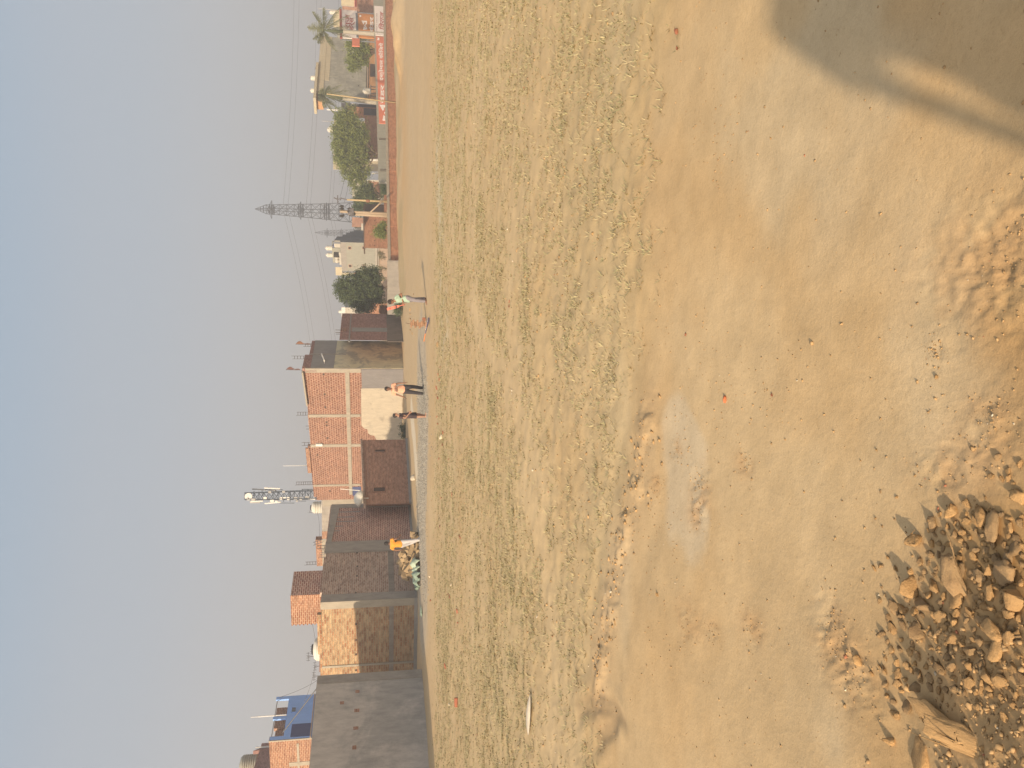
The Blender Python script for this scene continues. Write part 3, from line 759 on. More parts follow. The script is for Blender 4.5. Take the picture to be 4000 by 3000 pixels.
# stones packed into the rubble heap
HEAP_POLY = [(3720, 1955), (3600, 2090), (3560, 2200), (3510, 2330), (3450, 2450), (3440, 2620), (3480, 2720), (3640, 2700), (3800, 2700), (3900, 2720), (3999, 2780), (3999, 2010), (3860, 1990)]
def inpoly(v, y):
    c = False; n = len(HEAP_POLY)
    for i in range(n):
        (v0, y0), (v1, y1) = HEAP_POLY[i], HEAP_POLY[(i + 1) % n]
        if (y0 > y) != (y1 > y) and v < (v1 - v0) * (y - y0) / (y1 - y0) + v0: c = not c
    return c
taken = [(v, y, s * .5) for o, v, y, w_ in MED for s in (40,)] + [(m_[1], m_[2], 48) for m_ in MARKS]
FILL = []; tries = 0
while len(FILL) < 135 and tries < 7000:
    tries += 1; v = rr_.uniform(3440, 3999); y = rr_.uniform(1950, 2780)
    if y > 2500 and rr_.random() < .6: continue
    s = rr_.choice((30, 36, 42, 50, 58)) if tries < 2500 else rr_.choice((22, 26, 30))
    if not inpoly(v, y) or any((v - a) ** 2 + (y - b) ** 2 < (s * .42 + c * .8) ** 2 for a, b, c in taken): continue
    taken.append((v, y, s * .5)); g = rr_.random() < .45
    o = rock(v, y, s, LR, G1, g, None, (1, rr_.uniform(.65, 1), rr_.uniform(.6, 1.0)), lift=.22)
    FILL.append((o, v, y, ('small ' if s < 31 else 'middling ' if s < 46 else 'large ') + ('embedded grey-brown' if g else 'embedded tan')))
by_landmark(FILL, MARKS, 'stone')

# single things lying on the bare clay and in the field
BRK = []
for k in range(4):
    m_ = chunk_mesh('brick_piece', 60 + k, 12, .10, 2, .6); m_.materials.append(M['brick_piece']); BRK.append(m_)
M['brick_bright'] = mat_rock('brick_bright', lin(.56, .17, .08), lin(.50, .15, .075), lin(.5, .24, .13))
_bb = BRK[0].copy(); _bb.materials.clear(); _bb.materials.append(M['brick_bright'])
def whole_brick(name, p, rz, label, group=None, dims=(.23, .11, .075), tilt=0.0, mat=None, cat='brick'):
    mb = MB(); bm = bmesh.new()
    bmesh.ops.create_cube(bm, size=1); bmesh.ops.scale(bm, vec=dims, verts=bm.verts)
    bmesh.ops.bevel(bm, geom=list(bm.edges), offset=.006, segments=2, affect='EDGES')
    bmesh.ops.subdivide_edges(bm, edges=[e_ for e_ in bm.edges if e_.calc_length() > .05], cuts=3, use_grid_fill=True)
    for v_ in bm.verts: v_.co += Vector((rr_.gauss(0, .0016), rr_.gauss(0, .0016), rr_.gauss(0, .0016)))
    me = bpy.data.meshes.new(name); bm.to_mesh(me); bm.free(); me.materials.append(mat or M['brick_piece']); me.update()
    o = bpy.data.objects.new(name, me); COL.objects.link(o); o.location = p; o.rotation_euler = (0, tilt, rz)
    return tag(o, label, cat, group)
rock(2832, 1556, 36, 'bright orange chunk of brick alone on the bare clay, in the middle', None, k=0, name='brick_piece', cat='brick piece', mesh=_bb)
rock(3018, 1542, 15, 'small reddish pebble to the near side of the orange brick chunk', None, k=0, name='pebble', cat='pebble', mesh=BRK[1])
rock(2680, 1306, 22, 'flat red brick fragment beyond and right of the orange chunk', None, name='brick_piece', cat='brick piece', mesh=BRK[2], sc=(1, .6, .4))
rock(2648, 123, 30, 'pinkish brick block half sunk in the grass edge, far right', None, name='brick_piece', cat='brick piece', mesh=BRK[3])
rock(2648, 188, 16, 'smaller red brick bit next to the pinkish block, far right', None, name='brick_piece', cat='brick piece', mesh=BRK[1])
rock(2570, 2323, 16, 'white chip of stone left of the clod ridge', None, name='pebble', cat='pebble', mesh=None, k=3)
rock(3660, 1473, 18, 'white pebble lying on the near clay', None, name='pebble', cat='pebble', k=2)
for v, y in ((3068, 1717), (3362, 1800), (3563, 1275), (2917, 515), (2793, 968), (3012, 540)):
    rock(v, y, 9, 'tiny pale pebble on the bare clay' + {3068: ' beyond the small reddish pebble', 3362: ' above the rubble heap', 3563: ', nearest the bottom centre', 2917: ', the nearer of two at the right', 2793: ' farthest out, right of middle', 3012: ', between the right grass and the shadow'}.get(v, ''), 'tiny pebbles on the clay', name='pebble', cat='pebble')
WS = []; BS = []; TS = []
wm = chunk_mesh('pebble', 77, 12, .1, 1, .6); wm.materials.append(M['rock_white'])
for v, y, s in ((2100, 2410, 14), (2508, 1945, 12), (2083, 1838, 12), (1765, 2285, 14), (1680, 2250, 12), (1750, 2190, 9), (2004, 1020, 9), (1955, 2980, 10), (1758, 2750, 14), (2228, 350, 8), (2300, 2600, 9), (1900, 1650, 10), (2006, 1635, 8)):
    WS.append((y, rock(v, y, s, 'x', 'whitish scraps in the grass', name='pebble', cat='pebble', mesh=wm)))
LB = 'broken red brick lying at the far edge of the grass'
GB = 'broken bricks strewn across the far side of the field'
for v, y, s in ((1708, 1515, 24), (1712, 1555, 20), (1708, 1625, 14), (1712, 1655, 16), (1732, 1690, 20), (1730, 1735, 18), (1755, 1792, 18), (1716, 1790, 14), (1768, 1935, 26), (1724, 1945, 12), (1720, 2055, 20), (1796, 2095, 18),
                (1788, 2385, 26), (1790, 2432, 18), (1752, 2320, 18), (1743, 2605, 30), (1788, 2745, 18), (1790, 2660, 10), (1758, 2330, 20), (1722, 1430, 22), (1713, 1460, 20), (1718, 1480, 18), (1990, 1195, 18), (2048, 345, 20), (1990, 1178, 16),
                (1722, 1500, 16), (1706, 1540, 12), (1742, 1590, 12), (1738, 1560, 10), (2160, 2485, 14), (1800, 2100, 12), (1683, 2345, 20), (1685, 2150, 14)):
    BS.append((y, rock(v, y, s, 'x', GB, name='brick_piece', cat='brick piece', mesh=BRK[rr_.randrange(4)], sc=(1, .6, .5))))
for L_, f_ in ((WS, 'whitish scrap lying in the sparse grass, %s from the left'), (BS, 'broken red brick at the far edge of the grass, %s from the left')):
    for i, (y, o) in enumerate(sorted(L_, key=lambda q_: -q_[0])): o['label'] = f_ % ordinal(i + 1)
whole_brick('brick', ON(3000 - 2743, 1788) + Vector((0, 0, .04)), .2, 'whole red brick with a dark end, lying in the left part of the field', dims=(.19, .10, .07), mat=BRK[0].materials[0])
rock(1728, 1708, 26, 'cream block of stone among the broken bricks at the field edge', None, name='stone_block', cat='stone', mesh=wm)
rock(1620, 1870, 34, 'cream sack-like boulder at the foot of the brown brick shed', None, name='stone_block', cat='stone', mesh=wm)
# curved roof tile shard (pale, boat shaped) in the grass
p_ = ON(3000 - 2792, 2075)
mb = MB()
vs = []
for i in range(13):
    t_ = i / 12 * 2 - 1; w_ = .055 * (1 - abs(t_) ** 2.2) + .002
    for j, q_ in enumerate((-1, 0, 1)):
        vs.append((t_ * .26, q_ * w_, .035 * (1 - q_ * q_) * (1 - t_ * t_) + .008))
for i in range(13):
    t_ = i / 12 * 2 - 1; w_ = .055 * (1 - abs(t_) ** 2.2) + .001
    for q_ in (-1, 0, 1): vs.append((t_ * .26, q_ * w_ * .97, .025 * (1 - q_ * q_) * (1 - t_ * t_) + .001))
fs = []
for i in range(12):
    for j in range(2):
        a = i * 3 + j; fs.append((a, a + 3, a + 4, a + 1)); b_ = a + 39; fs.append((b_, b_ + 1, b_ + 4, b_ + 3))
    fs.append((i * 3, i * 3 + 39, i * 3 + 42, i * 3 + 3)); fs.append((i * 3 + 2, i * 3 + 5, i * 3 + 44, i * 3 + 41))
mb.add(vs, fs)
o = mb.build('tile_shard', mat_plain('shard_pale', lin(.42, .38, .32), .8, .2, 6), smooth=True, uv=False); o.location = p_ + Vector((0, 0, .02)); o.rotation_euler = (0, 0, R(-12))
tag(o, 'long pale boat-shaped shard lying in the grass on the left', 'shard')
# ------------------------------------------------------------------ buildings on the left
class Face:
    """vertical wall plane from A to B (seen from the camera, left to right)"""
    def __init__(s, A, B):
        s.A = Vector((A[0], A[1])); s.B = Vector((B[0], B[1])); s.d = (s.B - s.A).normalized(); s.L = (s.B - s.A).length
        s.n = Vector((s.d.y, -s.d.x))
        if s.n.dot(-s.A) < 0: s.n = -s.n
    def hit(s, u, v):
        r = ray(u, v); r2 = Vector((r.x, r.y))
        det = r2.x * -s.d.y + s.d.x * r2.y
        t = (s.A.x * -s.d.y + s.d.x * s.A.y) / det
        p = r2 * t
        return ((p - s.A).dot(s.d), CAM_H + r.z * t)
    def P(s, a, out=0.0):
        q = s.A + s.d * a + s.n * out; return (q.x, q.y)
    def slab(s, mb, a0, a1, z0, z1, out=.03, inn=-.02, mi=0, z0b=None, z1b=None):
        """flat piece on the wall; z0b, z1b: heights at the a1 end"""
        q = [s.P(a0, inn), s.P(a1, inn), s.P(a1, out), s.P(a0, out)]
        z0b = z0 if z0b is None else z0b; z1b = z1 if z1b is None else z1b
        zb = [z0, z0b, z0b, z0]; zt = [z1, z1b, z1b, z1]
        vs = [(p[0], p[1], z) for p, z in zip(q, zb)] + [(p[0], p[1], z) for p, z in zip(q, zt)]
        fs = [(3, 2, 1, 0), (4, 5, 6, 7), (0, 1, 5, 4), (1, 2, 6, 5), (2, 3, 7, 6), (3, 0, 4, 7)]
        a = (Vector(q[1]) - Vector(q[0])).cross(Vector(q[2]) - Vector(q[1]))
        if a < 0: fs = [f[::-1] for f in fs]
        mb.add(vs, fs, mi)
    def px(s, v0, y0, v1, y1):
        """box given in sideways-picture pixels: returns a0, a1, z0, z1"""
        a0, zt = s.hit(3000 - y1, v0); a1, zb = s.hit(3000 - y0, v1)
        return a0, a1, zb, zt
    def slabpx(s, mb, v0, y0, v1, y1, **k):
        a0, a1, zb, zt = s.px(v0, y0, v1, y1); s.slab(mb, a0, a1, zb, zt, **k)
    def panel(s, name, v0, y0, v1, y1, mat, parent, out=.03, **k):
        mb = MB(); s.slabpx(mb, v0, y0, v1, y1, out=out, **k); return mb.build(name, mat, parent)
    def hole(s, name, v0, y0, v1, y1, parent, mat='dark', fr=None, depth=.0):
        """window: recessed dark pane with a frame round it"""
        a0, a1, zb, zt = s.px(v0, y0, v1, y1)
        mb = MB(); w = max(.035, (a1 - a0) * .10); fm = fr or 'concrete_grey'
        s.slab(mb, a0 - w, a1 + w, zb - w, zb, out=.05); s.slab(mb, a0 - w, a1 + w, zt, zt + w, out=.05)
        s.slab(mb, a0 - w, a0, zb, zt, out=.048); s.slab(mb, a1, a1 + w, zb, zt, out=.048)
        f = mb.build(name, M[fm], parent)
        mb = MB(); s.slab(mb, a0, a1, zb, zt, out=.008); 
        pn = mb.build('pane', M[mat], f); pn.location = (0, 0, 0); return f
def shape(F, polys, mat, parent, out, name='emblem'):
    mb = MB()
    for poly in polys:
        pts = [F.hit(3000 - y, v) for v, y in poly]; n = len(pts)
        vs = []
        for o_ in (out, out + .012):
            for a, z in pts: q = F.P(a, o_); vs.append((q[0], q[1], z))
        ar = sum(pts[i][0] * pts[(i + 1) % n][1] - pts[(i + 1) % n][0] * pts[i][1] for i in range(n))
        fs = [tuple(range(n)), tuple(range(2 * n - 1, n - 1, -1))] + [((i + 1) % n, i, n + i, n + (i + 1) % n) for i in range(n)]
        mb.add(vs, fs)
    o = mb.build(name, M[mat], parent)
    bm = bmesh.new(); bm.from_mesh(o.data); bmesh.ops.recalc_face_normals(bm, faces=bm.faces); bm.to_mesh(o.data); bm.free(); return o
def ragged(s, mb, a0, a1, z, h, step=.24, seed=0, th=.22, out=0.0, lo=0.0):
    """unfinished top courses: short runs of brick of different height"""
    rnd = random.Random(seed); a = a0; hh = rnd.random()
    while a < a1 - .02:
        st = min(rnd.choice((.24, .48, .72, 1.2)), a1 - a); k = rnd.choice((lo, .085, .085, .17)) if h > .1 else rnd.choice((0.02, .05, .085))
        s.slab(mb, a, a + st, z - .01, z + min(k + .01, h), out=out, inn=-th); a += st
def rebars(mb, x, y, z, h=.7, w=.12, n=4, ties=3, r=.009, lean=0.0):
    for sx, sy in ((-1, -1), (1, -1), (1, 1), (-1, 1))[:n]:
        mb.tube((x + sx * w / 2, y + sy * w / 2, z - .05), (x + sx * w / 2 + lean * h, y + sy * w / 2, z + h * random.Random(sx * 7 + sy + int(x * 9)).uniform(.85, 1.0)), r, n=5)
    for k in range(ties):
        zz = z + h * (k + .6) / (ties + .6); l = lean * h * (k + .6) / (ties + .6); c = [(x + a * w / 2 + l, y + b * w / 2, zz) for a, b in ((-1, -1), (1, -1), (1, 1), (-1, 1))]
        for i in range(4): mb.tube(c[i], c[(i + 1) % 4], r * .8, n=4)
def tank(p, r, h, label, group='white water tanks on the roofs', lid=True, ribs=6, mat=None):
    t = thing('water_tank', p, label, 'water tank', group)
    pr = [(r * .97, 0)]
    for k in range(ribs):
        z0 = h * .72 * k / ribs; z1 = h * .72 * (k + .8) / ribs
        pr += [(r, z0 + .01), (r, z1), (r * .965, z1 + h * .02), (r * .965, z1 + h * .035)]
    pr += [(r, h * .74), (r * .98, h * .78), (r * .80, h * .90), (r * .42, h * .95), (r * .40, h * .965)]
    mb = MB(); mb.lathe((0, 0, 0), pr, 24); o = mb.build('tank_body', mat or M['tank_white'], None, smooth=True, uv=False); o.parent = t
    if lid:
        mb = MB(); mb.lathe((0, 0, h * .955), [(r * .44, 0), (r * .45, h * .05), (r * .36, h * .085), (r * .1, h * .095)], 20)
        o = mb.build('lid', M['black_plastic'] if lid == 'black' else (mat or M['tank_white']), None, smooth=True, uv=False); o.parent = t
    return t

# -- J: grey plastered house at the left border -------------------------------------------------
JB = (-11.46, 31.0); JA = (-18.9, 12.0)
t = thing('plastered_house', (JA[0], 22, 0), 'windowless grey cement-plastered house wall filling the left border', 'house')
JF = Face(JA, JB)
mb = MB(); mb.prism([JA, JB, (JB[0] - 7.2, JB[1] + .6), (JA[0] - 8, JA[1])], -.3, 4.05, ztop=[3.9, 4.08, 4.08, 3.9])
mb.build('wall', M['plaster_grey'], t)
for y, v0, v1 in ((2700, 1388, 1404), (2745, 1328, 1344), (2775, 1384, 1404), (2845, 1380, 1400), (2920, 1376, 1392)):
    JF.panel('exposed_brick_patch', v0, y - 4 - rr_.random() * 6, v1, y + 5 + rr_.random() * 4, M['brick_shed'], t, out=.012)
a0, a1, zb, zt = JF.px(1236, 2630, 1650, 2648)
mb = MB(); JF.slab(mb, JF.L - .42, JF.L + .006, -.3, 4.06, out=.035); mb.build('corner_band', M['concrete_grey'], t)

# -- I + H1: house with a buff brick front and a dark brick side --------------------------------
IB = XY(655, 34.0); IA = (-16.2, 35.7); HC = XY(886, 38.6); HD = XY(1032, 42.4)
IF = Face(IA, IB); H1 = Face(IB, HC); H2 = Face(HC, HD)
t = thing('brick_house', (IB[0], IB[1], 0), 'brick house with half-shaded buff front, just right of the grey plastered wall', 'house')
back = Vector((-7.5, 4.0))
mb = MB()
mb.prism([IA, IB, (IB[0] - .5, IB[1] + .55), (IA[0], IA[1] + .45)], -.3, 4.15)
mb.build('front_wall', M['brick_buff'], t)
IBn = (IB[0] - .004, IB[1] + .02)
mb = MB(); mb.prism([(IB[0] + .004, IB[1] + .012), HC, (HC[0] - 7, HC[1] + 2.6), (IA[0], IA[1] + 1.2), (IB[0] - .6, IB[1] + .6)], -.3, 4.14, ztop=[4.14, 4.19, 4.19, 4.14, 4.14])
mb.build('side_wall', M['brick_dark'], t)
mb = MB(); ragged(IF, mb, IF.L - 4.4, IF.L, 4.14, .2, seed=2); mb.build('parapet_course', M['brick_buff'], t)
mb = MB(); ragged(H1, mb, 0.05, H1.L - .3, 4.15, .2, seed=5); mb.build('parapet_course', M['brick_dark'], t)
def column(F, name, a0, a1, z0, z1, mat, par, out=.035):
    mb = MB(); F.slab(mb, a0, a1, z0, z1, out=out); return mb.build(name, mat, par)
column(IF, 'concrete_column', IF.L - .30, IF.L + .045, -.3, 4.17, M['concrete'], t)
column(H1, 'concrete_column', .02, .55, -.3, 4.17, M['concrete_grey'], t)
column(H1, 'concrete_column', H1.L - .95, H1.L + .02, -.3, 4.25, M['concrete_grey'], t, .05)
a0, _, _, _ = IF.px(1260, 2602, 1640, 2602)
a1 = IF.px(1260, 2586, 1640, 2586)[1]
column(IF, 'concrete_column', a0, a1, -.3, 4.16, M['concrete'], t)
mb = MB(); IF.slab(mb, IF.L - 4.4, IF.L - .31, 1.05, 1.25, out=.008); mb.build('concrete_band', M['cement_band'], t)
mb = MB(); H1.slab(mb, .56, H1.L - .96, 1.0, 1.26, out=.008); mb.build('concrete_band', M['cement_band'], t)
mb = MB()
for y in (2370, 2438, 2500, 2556, 2618): 
    a, z = IF.hit(3000 - y, 1391); IF.slab(mb, a - .05, a + .05, z - .045, z + .045, out=.004)
mb.build('scaffold_hole', M['dark_brown'], t)
mb = MB()
for y, v in ((2160, 1395), (2212, 1396), (2250, 1394), (2316, 1390)):
    a, z = H1.hit(3000 - y, v); H1.slab(mb, a - .05, a + .05, z - .04, z + .04, out=.004)
mb.build('scaffold_hole', M['dark'], t)
mb = MB(); IF.slab(mb, IF.L - 4.4, IF.L + .12, -.3, .16, out=.14); H1.slab(mb, -.1, H1.L, -.3, .12, out=.12); mb.build('plinth', M['cement_dark'], t)
# rooftop room
RC = (IB[0] + .22 - .30, IB[1] + 1.05)
rc = PT(680, 1290, 35.3); RC = (rc.x, rc.y)
RB = H1.P(2.75, -.16); RA = (RC[0] - 1.42, RC[1] + .42)
tr = thing('rooftop_room', (RC[0], RC[1], 4.1), 'small boxy brick room standing on the flat roof, sunlit on its left side', 'room')
RF1 = Face(RA, RC); RF2 = Face(RC, RB)
mb = MB(); mb.prism([RA, RC, (RC[0] - .02, RC[1] + .14), (RA[0] - .02, RA[1] + .14)], 4.05, 5.56); 
mb.build('front_wall', M['brick_orange'], tr)
mb = MB(); mb.prism([(RC[0] + .004, RC[1] + .004), RB, (RB[0] - 1.4, RB[1] + .4), (RA[0], RA[1] + .145), (RC[0] - .02, RC[1] + .145)], 4.05, 5.55); mb.build('side_wall', M['brick_maroon'], tr)
rnd = random.Random(3)
mb = MB()
for k in range(18):
    if k % 2: RF1.slab(mb, -.06, .0, 4.1 + k * .082, 4.16 + k * .082, out=-.01, inn=-.1)
mb.build('toothed_edge', M['brick_orange'], tr)
mb = MB(); rebars(mb, RA[0] + .1, RA[1] + .2, 5.5, .0001); 
# -- H2: next house, maroon brick
t2 = thing('brick_house', (HC[0], HC[1], 0), 'maroon brick side wall with grey drip-stained concrete ring beam, left of the low brown shed', 'house')
HCn = (HC[0] + .003, HC[1] + .01)
mb = MB(); mb.prism([HCn, HD, (HD[0] - 6, HD[1] + 1.8), (HC[0] - 6.4, HC[1] + 2.5)], -.3, 4.12); mb.build('wall', M['brick_maroon'], t2)
mb = MB(); H2.slab(mb, .03, H2.L, 3.98, 4.19, out=.035, z0b=3.72); H2.slab(mb, H2.L - .38, H2.L + .02, -.3, 3.9, out=.032, z1b=3.72); mb.build('concrete_frame', M['concrete_grey'], t2)
mb = MB(); H2.slab(mb, .05, H2.L, 4.185, 4.24, out=-.02, inn=-.3); mb.build('roof_edge', M['brick_maroon'], t2)
mb = MB()
for k, (a, d) in enumerate(((.28, .35), (.40, .5), (.52, 1.1), (.64, 1.0), (.78, 1.3))):
    aa = H2.L * a; H2.slab(mb, aa, aa + .085, 3.98 - d, 3.985, out=.006)
mb.build('cement_drip', M['cement_dark'], t2)
mb = MB(); H2.slab(mb, 0, H2.L, -.3, .12, out=.13); mb.build('plinth', M['cement_dark'], t2)
mb = MB(); rebars(mb, HC[0] - .2, HC[1] + .05, 4.2, .5, .14, ties=2); mb.build('rebar', M['rebar'], t2)

# -- small flat-roofed parts behind the dark houses
def simple_house(name, label, A, B, z0, z1, mat, depth=3.5, group=None, cat='house', ztop=None):
    F = Face(A, B); t = thing(name, (A[0], A[1], 0), label, cat, group)
    ka = 1 + depth / math.hypot(*A); kb = 1 + depth / math.hypot(*B); dx = F.d * .12
    q = [A, B, (B[0] * kb - dx.x, B[1] * kb - dx.y), (A[0] * ka + dx.x, A[1] * ka + dx.y)]
    mb = MB(); mb.prism(q, z0, z1); mb.build('wall', M[mat], t)
    return t, F
p0 = PT(790, 1258, 47); p1 = PT(892, 1258, 46)
t, F = simple_house('brick_house', 'cream-plastered upper storey with a brick top, seen over the dark brick house', (p0.x, p0.y), (p1.x, p1.y), 0, ZV(1256, 46.5), 'concrete', 3)
F.panel('brick_course', 1238, 2108, 1256, 2211, M['brick_orange'], t, out=.01, inn=-.3)
mb = MB(); q = PT(788, 1238, 47); rebars(mb, q.x + .15, q.y + .2, q.z, .75, .16, ties=4); mb.build('rebar', M['rebar'], t)
mb = MB(); q = PT(830, 1283, 45); rebars(mb, q.x, q.y, q.z, .55, .18, ties=3); q = PT(848, 1283, 45); rebars(mb, q.x, q.y, q.z, .5, .14, ties=3); q = PT(888, 1258, 45.5); rebars(mb, q.x, q.y, q.z, .55, .16, ties=3, lean=-.3); mb.build('rebar', M['rebar'], t)
p0 = PT(893, 1258, 67); p1 = PT(1056, 1258, 66)
t, F = simple_house('concrete_house', 'grey concrete upper floor behind the maroon brick wall, carrying a water tank', (p0.x, p0.y), (p1.x, p1.y), 0, ZV(1257, 66.5), 'concrete_grey', 3)
F.panel('brick_end', 1258, 2075, 1290, 2105, M['brick_orange'], t, out=.02)
F.panel('plaster_wall', 1262, 1947, 1400, 1978, M['concrete'], t, out=.03)
q = PT(1012, 1262, 66.0); tank((q.x, q.y + .9, q.z - .05), .50, 1.12, 'ribbed white water tank on the grey concrete roof beside the mobile mast', lid='black')
mb = MB(); q = PT(1000, 1262, 66.4); rebars(mb, q.x, q.y + .3, q.z, 1.3, .14, ties=6); mb.build('rebar', M['rebar'], t)

# -- low brown brick shed
SA = XY(1030, 40.6); SB = XY(1282, 46.2)
SF = Face(SA, SB)
t = thing('brick_shed', (SA[0], SA[1], 0), 'low brown brick shed with two slit windows, left of the whitewashed wall', 'shed')
mb = MB(); mb.prism([SA, SB, (SB[0] - 2.3, SB[1] + 3.4), (SA[0] - .6, SA[1] + 2.6)], -.3, 2.42, ztop=[2.38, 2.66, 2.66, 2.38]); mb.build('wall', M['brick_shed'], t)
mb = MB(); SF.slab(mb, -.02, SF.L + .03, 2.36, 2.47, out=.06, inn=-.25, z0b=2.64, z1b=2.74); mb.build('coping', M['brick_dark'], t)
mb = MB()
for k in range(int(SF.L / .13)):
    a = k * .13; z = 2.27 + .27 * a / SF.L; SF.slab(mb, a, a + .07, z, z + .055, out=.05)
mb.build('dentil_course', M['brick_shed'], t)
SF.hole('window', 1466, 1757, 1503, 1767, t, 'dark_brown', 'brick_shed')
SF.hole('window', 1460, 1905, 1503, 1922, t, 'dark_brown', 'brick_shed')
mb = MB(); SF.slab(mb, 0, SF.L, -.3, .12, out=.10); mb.build('plinth', M['cement_dark'], t)
a, z = SF.hit(3000 - 1948, 1408)
# satellite dish lying face up by the shed roof
q = PT(1052, 1404, 40.9)
td = thing('satellite_dish', (q.x, q.y + .1, q.z - .1), 'white dish leaning on the left end of the shed roof', 'dish')
mb = MB(); mb.lathe((0, 0, 0), [(.10, .30), (.26, .22), (.38, .10), (.44, .0), (.42, -.02), (.1, -.03)], 22, axis=(.2, -.35, 1)); o = mb.build('dish', M['tank_white'], None, smooth=True, uv=False); o.parent = td
mb = MB(); mb.tube((.40, 0, -.1), (.52, 0, 1.0), .02); mb.tube((0, 0, -.45), (0, 0, 0), .03); o = mb.build('mast_pipe', M['panel_white'], None, uv=False); o.parent = td
td.location.z += .08

# -- F + E: tall red brick house, white lime base, yellow-grey shaded side
FB = XY(1560, 53.0); FA = XY(1052, 63.3); EC = XY(1667, 57.4)
FF = Face(FA, FB); EF = Face(FB, EC)
t = thing('brick_house', (FB[0], FB[1], 0), 'tall sunlit red brick house with cream beams and whitewashed base, behind two standing boys', 'house')
zr = 6.76
mb = MB(); mb.prism([FA, FB, (FB[0] - .25, FB[1] + .55), (FA[0] + .5, FA[1] + .5)], -.3, zr - .22); mb.build('front_wall', M['brick_red'], t)
# parapet steps
def at_y(y, v=1300): return FF.hit(3000 - y, v)[0]
mb = MB()
for y0, y1, v, th in ((1440, 1577, 1180, .0), (1577, 1620, 1202, 0), (1620, 1744, 1208, 0), (1744, 1846, 1207, 0), (1846, 1942, 1222, 0)):
    a0 = at_y(y1, 1230); a1 = at_y(y0, 1230); z = FF.hit(3000 - (y0 + y1) / 2, v)[1]
    if y0 == 1440: FF.slab(mb, a0, a1, zr - .23, FF.hit(3000 - y1, 1199)[1], out=0, inn=-.25, z1b=FF.hit(3000 - y0, 1180)[1])
    else: FF.slab(mb, a0, a1, zr - .23, z, out=0, inn=-.25)
mb.build('parapet', M['brick_red'], t)
mb = MB(); a0 = at_y(1577, 1190); a1 = at_y(1446, 1190)
FF.slab(mb, a0, a1, FF.hit(3000 - 1577, 1200)[1] - .05, FF.hit(3000 - 1577, 1200)[1] + .05, out=.25, inn=-.1, z0b=FF.hit(3000 - 1446, 1182)[1] - .05, z1b=FF.hit(3000 - 1446, 1182)[1] + .05); mb.build('roof_slab_edge', M['concrete'], t)
mb = MB(); a0 = at_y(1844, 1212); a1 = at_y(1748, 1212); z = FF.hit(3000 - 1796, 1213)[1]; FF.slab(mb, a0, a1, z, z + .28, out=.10, inn=.0); mb.build('parapet_rail', M['brick_orange'], t)
C_ = M['concrete']
for i, (y0, y1, v0, v1) in enumerate(((1441, 1454, 1192, 1410), (1617, 1629, 1206, 1408), (1733, 1746, 1213, 1412), (1889, 1900, 1224, 1408))):
    a0, a1, _, _ = FF.px(v0, y0, v1, y1); zt = FF.hit(3000 - (y0 + y1) / 2, v0)[1]; zb = FF.hit(3000 - (y0 + y1) / 2, v1)[1]
    if i == 0: a1 = FF.L + .03
    if i == 3: pass
    column(FF, 'concrete_column', a0, a1, zb, zt, C_, t, .045)
mb = MB(); zb0, zt0 = FF.hit(3000 - 1935, 1377)[1], FF.hit(3000 - 1935, 1364)[1]; zb1, zt1 = FF.hit(1555, 1364)[1], FF.hit(1555, 1348)[1]
FF.slab(mb, at_y(1932), FF.L + .01, zb0, zt0, out=.06, z0b=zb1, z1b=zt1); mb.build('concrete_beam', C_, t)
FF.panel('cement_panel', 1413, 1441, 1600, 1515, M['plaster_blue_grey'], t, out=.05)
shape(FF, [[(1410, 1515.5), (1600, 1515.5), (1600, 1742), (1482, 1742), (1478, 1722), (1470, 1716), (1462, 1700), (1446, 1698), (1438, 1690), (1436, 1676), (1422, 1672), (1412, 1660)]], 'lime_white', t, .03, 'limewash_panel')
mb = MB()
for y, v in ((1462, 1264), (1540, 1268), (1591, 1271), (1649, 1276), (1662, 1276), (1711, 1279), (1777, 1240), (1918, 1289)):
    a, z = FF.hit(3000 - y, v); FF.slab(mb, a - .09, a + .09, z - .07, z + .07, out=.004)
mb.build('scaffold_hole', M['dark_brown'], t)
FF.hole('window', 1464, 1474, 1495, 1481.5, t, 'dark', 'concrete_grey')
mb = MB(); FF.slab(mb, at_y(1737), at_y(1733) + .1, FF.hit(1265, 1260)[1], FF.hit(1265, 1234)[1], out=.14, inn=.05); mb.build('notice_board', M['panel_white'], t)
# shaded side
mb = MB(); mb.prism([(FB[0] + .004, FB[1] + .004), EC, (EC[0] - 7, EC[1] + 4.5), (FA[0] + 1, FA[1] + 1.4), (FA[0] + .52, FA[1] + .52), (FB[0] - .25, FB[1] + .56)], -.3, zr - .95); mb.build('side_wall', M['cement_dark'], t)
z_e0 = EF.hit(1560, 1176)[1]; eh = EF.hit(1614, 1191)[1]; eh2 = EF.hit(1614, 1208)[1]
am = EF.hit(1614, 1300)[0]; 
mb = MB(); EF.slab(mb, .01, am, zr - .96, eh, out=0, inn=-.22, z1b=eh); EF.slab(mb, am, EF.L, zr - .96, eh2, out=0, inn=-.22); mb.build('parapet', M['brick_brown'], t)
mb = MB(); zc0 = EF.hit(1560, 1213)[1]; zc1 = EF.hit(1614, 1219)[1]; zd1 = EF.hit(1665, 1231)[1]
zy0 = EF.hit(1560, 1303)[1]; zy1 = EF.hit(1665, 1317)[1]
EF.slab(mb, .02, EF.L, zy0, zc0, out=.03, z0b=zy1, z1b=zd1); mb.build('cement_band', M['cement_dark'], t)
mb = MB(); EF.slab(mb, .02, EF.L, -.3, zy0 - .004, out=.022, z1b=zy1 - .004); mb.build('painted_wall', M['paint_yellow'], t)
mb = MB(); EF.slab(mb, am - .03, am + .03, EF.hit(1614, 1352)[1], EF.hit(1614, 1212)[1], out=.07); mb.build('drain_pipe', M['concrete_grey'], t)
a, z = EF.hit(1592, 1262)
